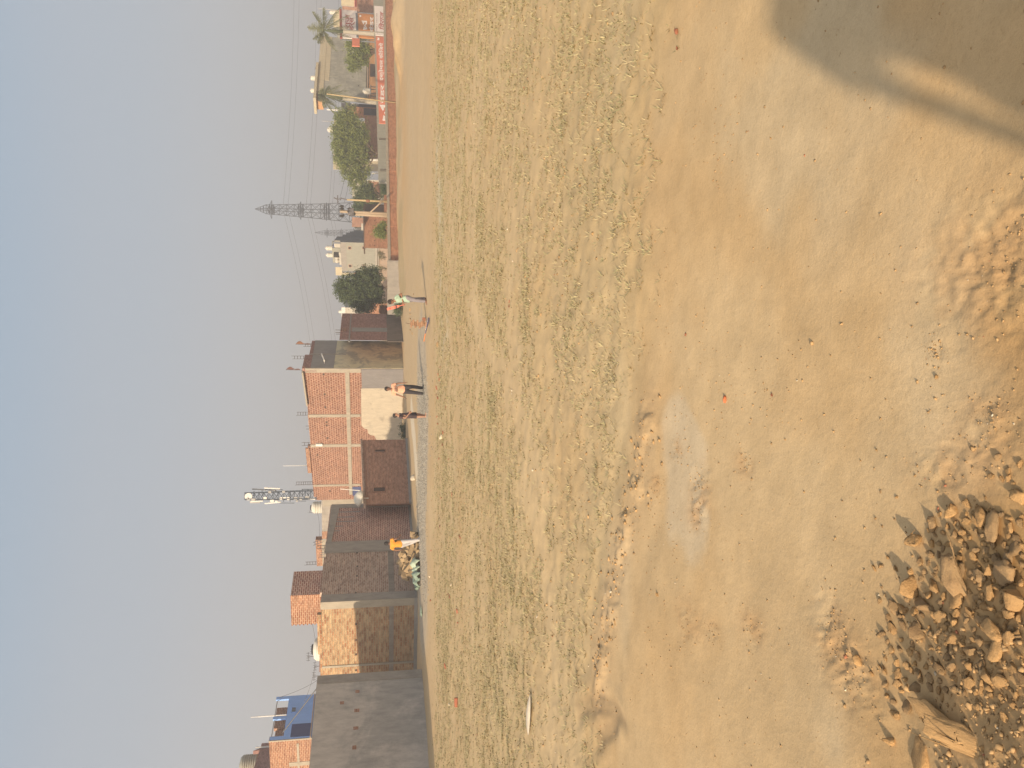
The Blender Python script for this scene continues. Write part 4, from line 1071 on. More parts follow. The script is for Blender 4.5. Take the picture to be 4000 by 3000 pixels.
mb = MB(); q0 = EF.P(a - .55, .25); q1 = EF.P(a + .55, .25); mb.tube((q0[0], q0[1], z - .12), (q1[0], q1[1], z + .12), .045); mb.tube((q0[0], q0[1], z - .12), (EF.P(a - .55, 0)[0], EF.P(a - .55, 0)[1], z - .12), .03); mb.build('spout_pipe', M['panel_white'], t)
# navy strip and low navy panel
mb = MB(); FFp = FF
a0 = at_y(1947, 1320); a1 = at_y(1938, 1320)
FF.panel('navy_wall', 1262, 1936.5, 1377, 1947, M['paint_navy'], t, out=-.1, inn=-1.5)
FF.panel('navy_panel', 1378, 1900.5, 1410, 1936, M['paint_navy'], t, out=.02)
# rebar bunches on the roof line
mb = MB()
for y, v, h, ti in ((1386, 1190, .95, 4), (1338, 1216, .65, 3)):
    a, z = EF.hit(3000 - y, v); q = EF.P(a, -.2); rebars(mb, q[0], q[1], z - .05, h, .20, ties=ti, r=.012)
for y, v, h, ti in ((1624, 1206, .98, 5), (1678, 1212, .38, 1), (1822, 1212, .40, 2), (1895, 1222, 1.45, 8), (1742, 1210, .7, 2)):
    a, z = FF.hit(3000 - y, v); q = FF.P(a, -.2); rebars(mb, q[0], q[1], z - .05, h, .22, ties=ti, r=.012)
mb.build('rebar', M['rebar'], t)
a, z = FF.hit(3000 - 1824, 1212); q = FF.P(a, -.15)
def pole_thing(name, p, h, r, label, cat, mat, lean=(0, 0), group=None):
    mb = MB(); mb.tube((0, 0, 0), (lean[0], lean[1], h), r, r * .8, 7); o = mb.build(name, M[mat], None, uv=False, smooth=True); o.location = p
    return tag(o, label, cat, group)
pole_thing('antenna_rod', (q[0], q[1], z - .1), 2.1, .022, 'thin white rod standing on the red brick parapet left of the middle', 'rod', 'panel_white')
def flag(p, h, label, mat, w=.35):
    t = thing('flag', p, label, 'flag', 'flags on the roof of the tall red brick house')
    mb = MB(); mb.tube((0, 0, -.1), (.02, 0, h), .016, n=6); o = mb.build('flag_pole', M['rebar'], None, uv=False); o.parent = t
    n = 9; vs = []; fs = []
    for i in range(n + 1):
        s_ = i / n; ww = w * (1 - s_) ** .8 * (.65 + .35 * math.sin(s_ * 9)) + .02
        z_ = h - .02 - s_ * h * .75
        off = .03 * math.sin(s_ * 12)
        vs += [(.02 + off, .02, z_), (.02 + ww * .5, .05 + off, z_ - .05), (.02 + ww, off - .02, z_ - .16)]
    for i in range(n):
        for j in range(2): a = i * 3 + j; fs.append((a, a + 1, a + 4, a + 3))
    mb = MB(); mb.add(vs, fs); o = mb.build('flag_cloth', M[mat], None, smooth=True, uv=False); o.parent = t
    so = o.modifiers.new('thickness', 'SOLIDIFY'); so.thickness = .01
    return t
a, z = EF.hit(1556, 1178); q = EF.P(.05, -.15); flag((q[0], q[1], z), 1.05, 'dark tattered pennant at the corner of the tall house, highest of the two flags', 'flag', .22)
a, z = EF.hit(1661, 1218); q = EF.P(a, -.15); flag((q[0], q[1], z), 1.15, 'faded orange pennant on the lower roof corner, above the shaded wall', 'flag_orange', .26)

M['roughcast'] = mat_plaster('roughcast', lin(.21, .17, .14), lin(.15, .125, .10), .6, .35, 1.2)
# -- D2: dark brick house right of it
DA = XY(1668, 53.0); DB = XY(1774, 57.0)
DA = (DA[0] + .05, DA[1])
DF = Face(DA, DB)
t = thing('brick_house', (DA[0], DA[1], 0), 'narrow dark brown brick house with a grey beam and column, right of the yellow-grey wall', 'house')
mb = MB(); mb.prism([DA, DB, (DB[0] * 1.06 - .1, DB[1] * 1.06), (DA[0] * 1.12 + .15, DA[1] * 1.12)], -.3, 4.28); mb.build('wall', M['brick_brown'], t)
DF.panel('concrete_beam', 1361, 1228, 1374, 1335, M['cement_dark'], t, out=.04)
DF.panel('concrete_column', 1375, 1283, 1512, 1295, M['cement_dark'], t, out=.045)
DF.panel('roughcast_base', 1512, 1228, 1600, 1335, M['roughcast'], t, out=.02)
mb = MB(); a, z = DF.hit(1711, 1332); q = DF.P(a, -.1); rebars(mb, q[0], q[1], z - .1, .50, .18, ties=0, r=.018); a, z = DF.hit(1771, 1335); q = DF.P(a, -1.5); rebars(mb, q[0], q[1], z, .5, .1, ties=0, r=.015, n=2); mb.build('rebar', M['rebar'], t)
mb = MB(); DF.slab(mb, DF.hit(1705, 1340)[0], DF.hit(1716, 1340)[0], DF.hit(1711, 1356)[1], 4.26, out=.03); mb.build('brick_pier', M['brick_red'], t)

# -- K: blue house above the plastered wall
KA = PT(106, 1052, 40.0); KB = PT(278, 1079, 42.8)
K1 = Face((KA.x, KA.y), (KB.x, KB.y)); ztk = KA.z
t = thing('blue_house', (KA.x, KA.y, 0), 'bright blue painted house rising behind the grey plastered wall', 'house')
KL = (KA.x - 2.6, KA.y + .9); K0 = Face(KL, (KA.x, KA.y))
def zk(v, y): return K1.hit(3000 - y, v)[1]
zs = K1.hit(3000 - 2800, 1119)[1]      # top of solid wall under the railing openings
zs = K1.hit(190, 1117)[1]
mb = MB(); mb.prism([(KA.x, KA.y), (KB.x, KB.y), (KB.x - 3.4, KB.y + 1.4), (KL[0] + .2, KL[1] + 1.2), (KL[0] + .2, KL[1] + .3)], -.3, zs - .0); mb.build('wall', M['paint_blue'], t)
mb = MB()
L_ = K1.L
for f0, f1 in ((0, .085), (.47, .53), (.93, 1.0)):
    K1.slab(mb, L_ * f0, L_ * f1, zs - .02, ztk, out=0.0, inn=-.10)
mb.build('parapet_post', M['paint_blue'], t)
mb = MB()
for f0, f1 in ((.085, .47), (.53, .93)):
    a, b = K1.P(L_ * f0, -.1), K1.P(L_ * f1, -.1); mb.tube((a[0], a[1], ztk - .06), (b[0], b[1], ztk - .06), .022)
mb.build('pipe_rail', M['concrete_grey'], t)
mb = MB(); K1.slab(mb, L_ * .50, L_ * .98, zs - .02, ztk + .0, out=-.7, inn=-.9); K1.slab(mb, L_ * .04, L_ * .45, zs - .02, zs + .55, out=-.7, inn=-.9); mb.build('inner_brick_parapet', M['brick_orange'], t)
K1.hole('window', 1139, 2764, 1157, 2783, t, 'slate', 'paint_blue')
a0, a1, zb, zt = K1.px(1134, 2824, 1215, 2880)
mb = MB(); K1.slab(mb, a0, a1, zb, zt, out=.012); o = mb.build('balcony_opening', M['paint_navy'], t)
mb = MB(); K1.slab(mb, 0, L_, K1.hit(130, 1215)[1] , K1.hit(130, 1215)[1] + .05, out=.06); mb.build('floor_line', M['paint_pink'], t)
mb = MB(); K0.slab(mb, 0, K0.L - .002, 3.2, ztk + .02, out=.02, inn=-.28); mb.build('brick_side', M['brick_orange'], t)
mb = MB(); K0.slab(mb, K0.L - .07, K0.L + .004, 3.2, ztk + .03, out=.03); K0.slab(mb, 0, K0.L, 4.62, 4.70, out=.05); K0.slab(mb, K0.L * .38, K0.L * .47, 4.7, ztk - .9, out=.04); K0.slab(mb, .1, K0.L * .9, 5.66, 5.78, out=.035); mb.build('concrete_band', M['concrete'], t)
mb = MB(); K0.slab(mb, -.2, K0.L, 4.2, 4.62, out=.30, inn=.0, z1b=4.66); mb.build('dark_awning', M['dark'], t)
q = K1.P(L_ * .62, -.5)
mb = MB(); mb.tube((0, 0, 0), (0, 0, 1.55), .03, n=7); mb.tube((0, 0, 1.5), (.0, .0, 1.9), .02, n=6); o = mb.build('roof_pipe', M['panel_white'], None, uv=False); o.location = (K1.P(L_ * .66, -.3)[0], K1.P(L_ * .66, -.3)[1], zs - .05)
tag(o, 'white pipe standing upright on the roof of the blue house', 'pipe')
# dark wall and corrugated tank behind
q0 = PT(-70, 1010, 41.5); q1 = PT(96, 1010, 46.5)
t, F = simple_house('brick_house', 'dark brown brick upper room behind the blue house, at the left border', (q0.x, q0.y), (q1.x, q1.y), 0, ZV(1000, 44.3), 'brick_brown', .6)
mb = MB(); F.slab(mb, F.L - .9, F.L - .6, ZV(1000, 44.3) - .02, ZV(1000, 44.3) + .35, out=0, inn=-.2, z1b=ZV(1000, 44.3)); mb.build('broken_parapet', M['brick_brown'], t)
mb = MB(); F.slab(mb, F.L - .75, F.L - .68, ZV(1060, 44.3), ZV(1000, 44.3) + .25, out=.12, inn=.05); mb.build('white_pipe', M['panel_white'], t)
q = PT(10, 1005, 46); tank((q.x, q.y, q.z), .62, 1.0, 'pale ribbed water tank at the left border, topmost of the roof tanks', lid=False, mat=M['wall_pale'])
# brick parapet + big tank behind the buff front
q0 = PT(375, 1250, 39); q1 = PT(520, 1250, 39)
t, F = simple_house('brick_house', 'low brown parapet of a house just behind the buff brick front', (q0.x, q0.y), (q1.x, q1.y), 0, ZV(1247, 39), 'brick_brown', 2)
q = PT(470, 1262, 38); tank((q.x - .05, q.y, q.z - .45), .55, .95, 'squat white water tank with a black lid behind the buff brick front', lid='black')
# aerials on that roof
def aerial(p, h, label, n=4, w=.35):
    mb = MB(); mb.tube((0, 0, 0), (0, 0, h), .014, n=5); mb.tube((-w / 2, 0, h * .93), (w / 2, 0, h * .93), .010, n=5)
    for k in range(n): x = -w / 2 + w * k / (n - 1); mb.tube((x, -.12, h * .93), (x, .12, h * .93), .008, n=4); mb.tube((x, 0, h * .93 - .09), (x, 0, h * .93 + .09), .008, n=4)
    o = mb.build('aerial', M['rebar'], None, uv=False); o.location = p; return tag(o, label, 'aerial', 'aerials and rods on the roofs at left')
for y, v0, v1, lb in ((2538, 1216, 1250, 'nearest the squat white tank'), (2563, 1200, 1250, 'the tallest, leaning'), (2602, 1228, 1250, 'above the pale column'), (2640, 1224, 1248, 'beside the plastered wall')):
    q = PT(3000 - y, v1, 38.2); h = PT(3000 - y, v0, 38.2).z - q.z; aerial((q.x, q.y, q.z - .1), h + .1, 'thin rod aerial on the roof over the buff brick wall, ' + lb)

# ------------------------------------------------------------------ mobile phone mast
def lattice(mb, base, h, w0, w1, n, r=.05, top=None, diag=True, rot=0.0):
    bx, by, bz = base
    def corner(k, z):
        w = w0 + (w1 - w0) * z / h; a = rot + math.pi / 4 + k * math.pi / 2
        return Vector((bx + w * .7071 * math.cos(a), by + w * .7071 * math.sin(a), bz + z))
    zs_ = [0]; z = 0
    tot = sum((w0 + (w1 - w0) * i / n) for i in range(n))
    for i in range(n): z += h * (w0 + (w1 - w0) * i / n) / tot; zs_.append(z)
    for k in range(4): mb.tube(corner(k, 0), corner(k, h), r, r * .8, 4)
    for i in range(n):
        for k in range(4):
            a, b = corner(k, zs_[i]), corner((k + 1) % 4, zs_[i]); c, d = corner(k, zs_[i + 1]), corner((k + 1) % 4, zs_[i + 1])
            mb.tube(c, d, r * .5, n=4)
            mb.tube(a, d, r * .55, n=4)
            if diag: mb.tube(b, c, r * .55, n=4)
    return corner
MY = 75.0
mp = PT(3000 - 1932, 1240, MY); mtop = PT(3000 - 1940, 957, MY)
t = thing('mobile_mast', (mp.x, mp.y, mp.z - 1.5), 'lattice phone mast loaded with antennas and a round white dish, behind the roofs', 'mast')
hh = mtop.z - mp.z + 1.5
mb = MB(); lattice(mb, (0, 0, 0), hh, .85, .62, 17, .045, diag=False, rot=.25); o = mb.build('lattice_frame', M['steel_dark'], None, uv=False); o.parent = t
mk = PT(3000 - 1932, 1240, MY)
def mpt(v, y, dy=0): q = PT(3000 - y, v, MY + dy); return Vector((q.x, q.y, q.z)) - t.location
o_ = []
def mpart(name, f, mat='panel_white'):
    mb = MB(); f(mb); o = mb.build(name, M[mat], None, uv=False); o.parent = t
def _ld(q, r=.34):
    def f(mb): mb.lathe(q + Vector((0, -.35, 0)), [(r, 0), (r, .16), (r * .6, .3), (.08, .36)], 20, axis=(0, 1, 0))
    return f
mpart('dish_antenna', _ld(mpt(973, 1938)), 'panel_white')
for v0, y0, v1, y1, w, dy, mt in ((1032, 1906, 1094, 1909, .20, -.2, 'panel_white'), (985, 1910, 1040, 1914, .22, .3, 'panel_grey'), (977, 1960, 1027, 1957, .20, -.3, 'panel_white'), (977, 1964, 1016, 1963, .14, .3, 'panel_grey'), (1034, 1967, 1097, 1961, .18, -.2, 'panel_white'),
                                  (1202, 1947, 1232, 1950, .10, -.4, 'panel_white'), (1036, 1912, 1080, 1916, .12, .5, 'panel_grey')):
    a, b = mpt(v0, y0, dy), mpt(v1, y1, dy)
    def f(mb, a=a, b=b, w=w):
        d = (a - b); q = d.to_track_quat('Z', 'Y').to_matrix(); mb.box((a + b) / 2, (w * .62, .10, d.length), rot=q)
    mpart('panel_antenna', f, mt)
for v, y, wx, wz in ((1036, 1945, .28, .38), (1054, 1922, .30, .35), (1098, 1947, .34, .32), (1112, 1944, .22, .32), (1126, 1947, .40, .30), (1108, 1921, .30, .35), (1063, 1956, .28, .45), (1080, 1958, .2, .3), (1160, 1957, .2, .25), (990, 1952, .35, .5), (1155, 1946, .35, .4), (1175, 1948, .4, .3), (1200, 1943, .35, .5)):
    q = mpt(v, y, -.35)
    mpart('radio_unit', lambda mb, q=q, wx=wx, wz=wz: mb.box(q, (wx * .7, .2, wz * .75)), 'panel_white' if v in (1036, 1098, 1112, 1126, 1063, 1080) else 'panel_grey')
def arms(mb):
    for v, y in ((992, 1918), (1024, 1914), (1066, 1922), (1085, 1922), (1181, 1912), (1203, 1912), (1108, 1960), (1133, 1960), (1134, 1918)):
        a = mpt(v, y); b = mpt(v, 1938); mb.tube(a, b, .035, n=5)
    for v0, v1, y in ((985, 1040, 1912), (1035, 1105, 1913), (1178, 1222, 1911), (1092, 1150, 1965), (1160, 1195, 1957)):
        mb.tube(mpt(v0, y), mpt(v1, y), .03, n=5)
mpart('antenna_arms', arms, 'steel_dark')
# ------------------------------------------------------------------ far right: boundary wall, banners, houses
BL = XY(1972, 56.5); BR = XY(3000, 78.0); _ext = (Vector(BR) - Vector(BL)).normalized()
BR2 = (BR[0] + _ext.x * 12, BR[1] + _ext.y * 12)
BF = Face(BL, BR2)
t = thing('boundary_wall', (BL[0], BL[1], 0), 'long low red brick boundary wall with a cement coping, crossing the right half', 'wall')
zL, zR = .80, 1.06
def zc(a): return zL + (zR - zL) * a / BF.L
nb = 26; rnd = random.Random(8)
mb = MB(); BF.slab(mb, 0, BF.L, -.4, zL, out=0, inn=-.25, z1b=zR); mb.build('brickwork', M['brick_low'], t)
mb = MB()
for i in range(nb):
    a0 = BF.L * i / nb; a1 = BF.L * (i + 1) / nb - .015; j = rnd.uniform(-.015, .02)
    BF.slab(mb, a0 + .0, a1, zc(a0) + .002, zc(a0) + .20 + j, out=.05, inn=-.30, z0b=zc(a1) + .002, z1b=zc(a1) + .20 + rnd.uniform(-.015, .02))
mb.build('coping', M['concrete'], t)
mb = MB()
for y in (70, 282, 410, 539, 619, 665, 790, 880):
    a = BF.hit(3000 - y, 1540)[0]; BF.slab(mb, a - .16, a + .16, -.4, zc(a), out=.018, inn=.0)
mb.build('brick_pier', M['brick_low'], t)
# broken end of the wall
mb = MB(); mb.prism([BF.P(-1.0, 0), BF.P(0, 0), BF.P(0, -.25), BF.P(-1.0, -.25)], -.3, .5, ztop=[.2, .78, .78, .2]); mb.build('broken_end', M['brick_maroon'], t)

# poster wall behind, parallel
PF = Face((Vector(BF.P(0, -2.4)) ), (Vector(BF.P(BF.L, -2.4))))
def pz(u, v): return PF.hit(u, v)[1]
t = thing('roadside_wall', (PF.A.x, PF.A.y, 0), 'grey plastered wall behind the brick boundary wall, banners fixed to its right part', 'wall')
def zt_at(a):     # top follows the measured line
    a1, z1 = PF.hit(2290, 1479); a2, z2 = PF.hit(2976, 1459)
    return z1 + (z2 - z1) * (a - a1) / (a2 - a1)
a0 = PF.hit(2290, 1479)[0]; a1 = PF.hit(3000, 1459)[0] + 5
mb = MB(); PF.slab(mb, a0, a1, -.3, zt_at(a0), out=0, inn=-.22, z1b=zt_at(a1)); mb.build('wall_body', M['wall_pale'], t)
mb = MB()
for y in (541, 546, 662, 668): a = PF.hit(3000 - y, 1500)[0]; PF.slab(mb, a - .03, a + .03, .3, zt_at(a) - .15, out=.02)
mb.build('drain_slot', M['dark_brown'], t)

M['banner_red'] = mat_plain('banner_red', lin(.74, .25, .16), .8, .2, .8)
M['banner_orange'] = mat_plain('banner_orange', lin(.66, .29, .11), .7, .30, .8)
M['banner_white'] = mat_plain('banner_white', lin(.80, .73, .70), .7, .08, 1.0)
M['ink_red'] = mat_plain('ink_red', lin(.42, .09, .07), .7, .1)
M['ink_grey'] = mat_plain('ink_grey', lin(.40, .32, .31), .7, .1)
M['ink_white'] = mat_plain('ink_white', lin(.90, .84, .80), .7, .05)
def txt(F, body, v_top, v_bot, y_l, y_r, mat, parent, out, name='lettering', shear=0.0, bold=0.0):
    """lettering set on wall F inside the box measured in the sideways picture (y_l: left end, y_r: right end)"""
    cu = bpy.data.curves.new('t', 'FONT'); cu.body = body; cu.extrude = .004; cu.shear = shear; cu.offset = bold; cu.resolution_u = 3
    o = bpy.data.objects.new('t', cu); COL.objects.link(o); bpy.context.view_layer.update()
    dg = bpy.context.evaluated_depsgraph_get(); me = bpy.data.meshes.new_from_object(o.evaluated_get(dg)); bpy.data.objects.remove(o)
    xs = [v.co.x for v in me.vertices]; ys = [v.co.y for v in me.vertices]
    x0, x1, y0, y1 = min(xs), max(xs), min(ys), max(ys)
    aL = F.hit(3000 - y_l, (v_top + v_bot) / 2)[0]; aR = F.hit(3000 - y_r, (v_top + v_bot) / 2)[0]
    for v in me.vertices:
        fx = (v.co.x - x0) / (x1 - x0); a = aL + (aR - aL) * fx; q = F.P(a, out + (v.co.z + .004))
        u = 3000 - (y_l + (y_r - y_l) * fx); zt = F.hit(u, v_top)[1]; zb = F.hit(u, v_bot)[1]
        v.co = Vector((q[0], q[1], zb + (zt - zb) * (v.co.y - y0) / (y1 - y0)))
    me.materials.clear(); me.materials.append(M[mat]); me.update()
    o = bpy.data.objects.new(name, me); COL.objects.link(o); o.parent = parent; o.location = -parent.location
    return o
def banner(label, y_l, y_r, vtl, vtr, z_bot, mat, out=.05):
    aL, ztl = PF.hit(3000 - y_l, vtl); aR, ztr = PF.hit(3000 - y_r, vtr)
    q = PF.P(aL, out); t = thing('banner', (q[0], q[1], z_bot), label, 'banner', 'banners along the roadside wall')
    mb = MB(); PF.slab(mb, aL, aR, z_bot, ztl, out=out, inn=.002, z1b=ztr); mb.build('banner_sheet', M[mat], t); return t
# red banner
t = banner('long red banner with white Hindi lettering and a white angular emblem at its left end', 483, 143, 1481, 1468, .35, 'banner_red')
txt(PF, 'वंडर', 1483, 1501, 406, 333, 'ink_white', t, .055, bold=.022)
txt(PF, 'इस्तेमाल कीिजये', 1479, 1501, 317, 170, 'ink_white', t, .055, bold=.02)
shape(PF, [[(1482, 411), (1514, 413), (1514, 422), (1500, 422), (1500, 430), (1496, 435), (1494, 433)], [(1500, 443), (1514, 428), (1516, 434), (1516, 460)], [(1498, 451), (1505, 458), (1503, 464), (1516, 464), (1516, 474), (1494, 473)]], 'ink_white', t, .055)
shape(PF, [[(1473, 149), (1482, 150), (1482, 159), (1472, 158), (1476, 154)]], 'ink_white', t, .055, 'small_emblem')
# white banner
t = banner('white banner with a dark red Hindi word, right of the long red banner', 139, 24, 1466, 1462, .45, 'banner_white')
txt(PF, 'िवराज', 1479, 1501, 118, 47, 'ink_red', t, .055, shear=.25, bold=.012)
txt(PF, 'ुणवत्ता 9 37821202', 1469, 1475.5, 135, 54, 'ink_grey', t, .055)
# upper signs on their own frame behind
UF = Face(PF.P(0, -1.6), PF.P(PF.L, -1.6))
def sign(label, v0, v1, yl, yr, mat, slant=(0, 0), frame=None):
    aL, zt = UF.hit(3000 - yl, v0); aR, zt2 = UF.hit(3000 - yr, v0 + slant[0]); zb = UF.hit(3000 - yl, v1)[1]; zb2 = UF.hit(3000 - yr, v1 + slant[1])[1]
    q = UF.P(aL, 0); t = thing('sign_board', (q[0], q[1], zb), label, 'sign', 'shop signs stacked above the banners')
    mb = MB(); UF.slab(mb, aL, aR, zb, zt, out=.03, inn=-.08, z0b=zb2, z1b=zt2); mb.build('board', M[mat], t)
    if frame:
        mb = MB(); UF.slab(mb, aL - .1, aR + .05, zt, zt + .22, out=.06, inn=-.1, z0b=zt2, z1b=zt2 + .22); mb.build('frame_rail', M[frame], t)
    return t
t = sign('white shop sign with red Hindi letters under a red rail, topmost of the stacked signs', 1337, 1399, 147, 38, 'banner_white', (-3, -4), 'ink_red')
txt(UF, 'राज', 1350, 1366, 115, 57, 'ink_red', t, .035, bold=.015)
txt(UF, 'डर्स', 1366, 1387, 121, 70, 'ink_red', t, .035, bold=.015)
t = sign('orange-brown shop sign with a white zigzag emblem above white Hindi letters', 1401, 1464, 146, 54, 'banner_orange', (-4, 0), 'slate')
shape(UF, [[(1412, 82), (1433, 83), (1434, 93), (1428, 101), (1433, 109), (1435, 116), (1418, 118), (1421, 104), (1428, 111), (1429, 109), (1422, 101), (1429, 92), (1429, 89), (1424, 88), (1421, 97), (1419, 96)]], 'ink_white', t, .035)
txt(UF, 'वंडर', 1442, 1459, 128, 67, 'ink_white', t, .035, bold=.022)
shape(UF, [[(1402, 60), (1411, 60), (1411, 67), (1402, 68), (1406, 64)]], 'ink_white', t, .035, 'small_emblem')
t = sign('small plain red-orange box sign beside the white shop sign', 1375, 1405, 179, 149, 'banner_red')
# posts of the signs
for y, v0, lb in ((151, 1336, 'left'), (39, 1333, 'right')):
    a, z = UF.hit(3000 - y, v0); q = UF.P(a, -.12); mb = MB(); mb.tube((0, 0, 0), (0, 0, z + .2), .06, n=6)
    o = mb.build('sign_post', M['slate'], None, uv=False); o.location = (q[0], q[1], -.2); tag(o, 'dark post at the %s end of the stacked shop signs' % lb, 'post', 'posts of the shop signs')

# -- houses behind the banners --------------------------------------------------------------
def boxhouse(name, label, u0, Y0, u1, Y1, vtop, mat, depth=5, group=None):
    A = XY(u0, Y0); B = XY(u1, Y1); zt = PT((u0 + u1) / 2, vtop, (Y0 + Y1) / 2).z
    t, F = simple_house(name, label, A, B, -.3, zt, mat, depth, group); return t, F, zt
# R1 mottled grey house with cream parapet
t, F, zt = boxhouse('mottled_house', 'big mottled grey house with cream parapet and peach ground floor, between the two palms', 2612, 96, 2842, 104, 1270, 'wall_mottled', 8)
mb = MB(); F.slab(mb, F.L * .06, F.L + .05, zt - .02, F.hit(2835, 1252)[1], out=.06, inn=-.3, z1b=F.hit(2835, 1252)[1]); F.slab(mb, F.L * .25, F.L, zt - .62, zt - .03, out=.03); mb.build('parapet', M['paint_cream'], t)
F.panel('peach_wall', 1440, 162, 1500, 388, M['paint_peach'], t, out=.10)
F.panel('brown_canopy', 1433, 160, 1440, 388, M['paint_pink'], t, out=.25)
F.panel('canopy_edge', 1428, 170, 1432.5, 388, M['paint_cream'], t, out=.30)
F.panel('doorway', 1445, 254, 1467, 302, M['dark_brown'], t, out=.12)
mb = MB()
for y, v0, v1 in ((300, 1273, 1320), (262, 1350, 1362)): 
    a, z0 = F.hit(3000 - y, v1); z1 = F.hit(3000 - y, v0)[1]; F.slab(mb, a - .08, a + .08, z0, z1, out=.02)
for v, y0, y1 in ((1350, 165, 370), (1322, 200, 330), (1400, 180, 380)):
    a0, a1, zb, zt_ = F.px(v, y0, v + 3, y1); F.slab(mb, a0, a1, zb, zt_, out=.015)
mb.build('cement_joint', M['wall_pale'], t)
F.panel('ventilator', 1398, 333, 1403, 338, M['dark'], t, out=.02)
# rooftop room with canopy
a0 = F.hit(3000 - 382, 1240)[0]; a1 = F.hit(3000 - 262, 1240)[0]
mb = MB(); F.slab(mb, a0, a1, zt, F.hit(2680, 1240)[1], out=-.5, inn=-1.6); mb.build('roof_room', M['paint_peach'], t)
mb = MB(); F.slab(mb, a0 - .5, a1 + .6, F.hit(2680, 1240)[1], F.hit(2680, 1230)[1], out=.3, inn=-1.9); mb.build('roof_canopy', M['paint_cream'], t)
mb = MB(); a2 = F.hit(3000 - 272, 1250)[0]; F.slab(mb, a2 - .8, a2 + .1, zt, F.hit(2728, 1243)[1], out=-.45, inn=-.55); F.slab(mb, a0 + .3, a0 + 2.2, zt, F.hit(2680, 1243)[1], out=-.46, inn=-.56); mb.build('dark_opening', M['dark_brown'], t)
zc_ = F.hit(2680, 1230)[1]
for y, lb, w in ((283, 'right one of two on the peach rooftop room', .75), (332, 'left one of two on the peach rooftop room', .7)):
    q = F.P(F.hit(3000 - y, 1228)[0], -.8); tank((q[0], q[1], zc_), w * .4, .72 if y == 283 else .56, 'white water tank, ' + lb, lid='black' if y == 283 else True, ribs=4)
q = F.P(F.hit(3000 - 248, 1240)[0], -.6)
td = thing('satellite_dish', (q[0], q[1], zc_ - .3), 'small dark dish at the right end of the rooftop canopy', 'dish'); mb = MB(); mb.lathe((0, 0, 0), [(.1, .2), (.5, .1), (.55, 0), (.1, .02)], 16, axis=(.3, -1, .4)); o = mb.build('dish', M['slate'], None, uv=False, smooth=True); o.parent = td
q = PT(3000 - 357, 1447, 92.0); tank((q.x, q.y, q.z), .36, .85, 'white water tank low on a stand before the peach ground floor', lid=True, ribs=4)
mb = MB(); 
for sx in (-.4, .4):
    for sy in (-.4, .4): mb.tube((sx, sy, -2.2), (sx, sy, 0), .05, n=5)
mb.box((0, 0, -.04), (1.1, 1.1, .08)); o = mb.build('tank_stand', M['slate'], None, uv=False); o.location = (q.x, q.y, q.z); tag(o, 'dark metal stand under the low white tank', 'stand')
# R2 far right cream house and brick walls
t, F, zt = boxhouse('cream_house', 'cream house with a brown-railed balcony at the right border', 2966, 100, 3060, 100, 1333, 'paint_cream', 6)
F.panel('balcony_rail', 1385, 0, 1388, 36, M['ink_red'], t, out=.3)
F.panel('balcony_rail', 1391, 0, 1393, 38, M['ink_red'], t, out=.3)
t, F, zt = boxhouse('rough_brick_wall', 'unplastered brown brick wall at the right border, behind the white banner', 2946, 88, 3080, 90, 1396, 'brick_shed', .3)
t, F, zt = boxhouse('rough_brick_wall', 'narrow strip of brick wall between the stacked signs and the right border', 2930, 92, 2965, 92, 1337, 'brick_shed', .3)
t, F, zt = boxhouse('pale_house', 'yellow-white house glimpsed behind the tall palm', 2880, 120, 2946, 120, 1302, 'paint_cream', 6)
t, F, zt = boxhouse('pale_house', 'grey-white house behind the stacked signs, left of the tall palm', 2838, 118, 2882, 118, 1318, 'wall_pale', 6)
q = PT(3000 - 50, 1311, 100); tank((q.x, q.y, q.z), .26, .75, 'white water tank near the right border above the signs', lid=True, ribs=4)
pole_thing('antenna_rod', tuple(PT(3000 - 42, 1345, 99)), 3.2, .05, 'grey pole crossing behind the palm near the right border', 'rod', 'panel_grey')
# R3 dark shop block left of palm 2
t, F, zt = boxhouse('dark_shop', 'dark navy shop block with white letters behind the big tree', 2555, 92, 2590, 92, 1333, 'dark_shop', 5)
txt(F, 'सिट', 1373, 1402, 412, 404, 'ink_white', t, .02)
t, F, zt = boxhouse('brick_block', 'pinkish brick block between the dark shop and the big tree', 2535, 90, 2578, 90, 1358, 'brick_low', 2)
F.panel('dark_front', 1421, 425, 1470, 450, M['dark_shop'], t, out=.05)
t, F, zt = boxhouse('brick_low_house', 'low red-brown brick house in the shade under the big tree', 2375, 88, 2552, 90, 1424, 'brick_shed', 4)
t, F, zt = boxhouse('cream_house', 'cream house almost hidden behind the big tree', 2330, 118, 2523, 120, 1303, 'paint_cream', 6)
q = PT(3000 - 499, 1301, 119); tank((q.x, q.y + 1, q.z - .1), .44, 1.0, 'white water tank above the big tree crown', lid=True, ribs=4)
pole_thing('antenna_rod', tuple(PT(3000 - 475, 1300, 118)), 1.6, .05, 'thin rod beside the water tank above the big tree', 'rod', 'panel_grey')
pole_thing('roof_pipe', tuple(PT(3000 - 432, 1345, 92)), 2.0, .09, 'white pipe standing on the dark shop', 'pipe', 'panel_white')
t, F, zt = boxhouse('white_house', 'white house seen through the gap right of the lattice tower', 2225, 112, 2296, 112, 1376, 'paint_white', 5)
F.panel('window', 1385, 728, 1398, 738, M['dark'], t, out=.03)
t, F, zt = boxhouse('brick_block', 'rusty brick block behind the thin trees near the street lamp', 2240, 88, 2290, 88, 1440, 'brick_shed', 2)
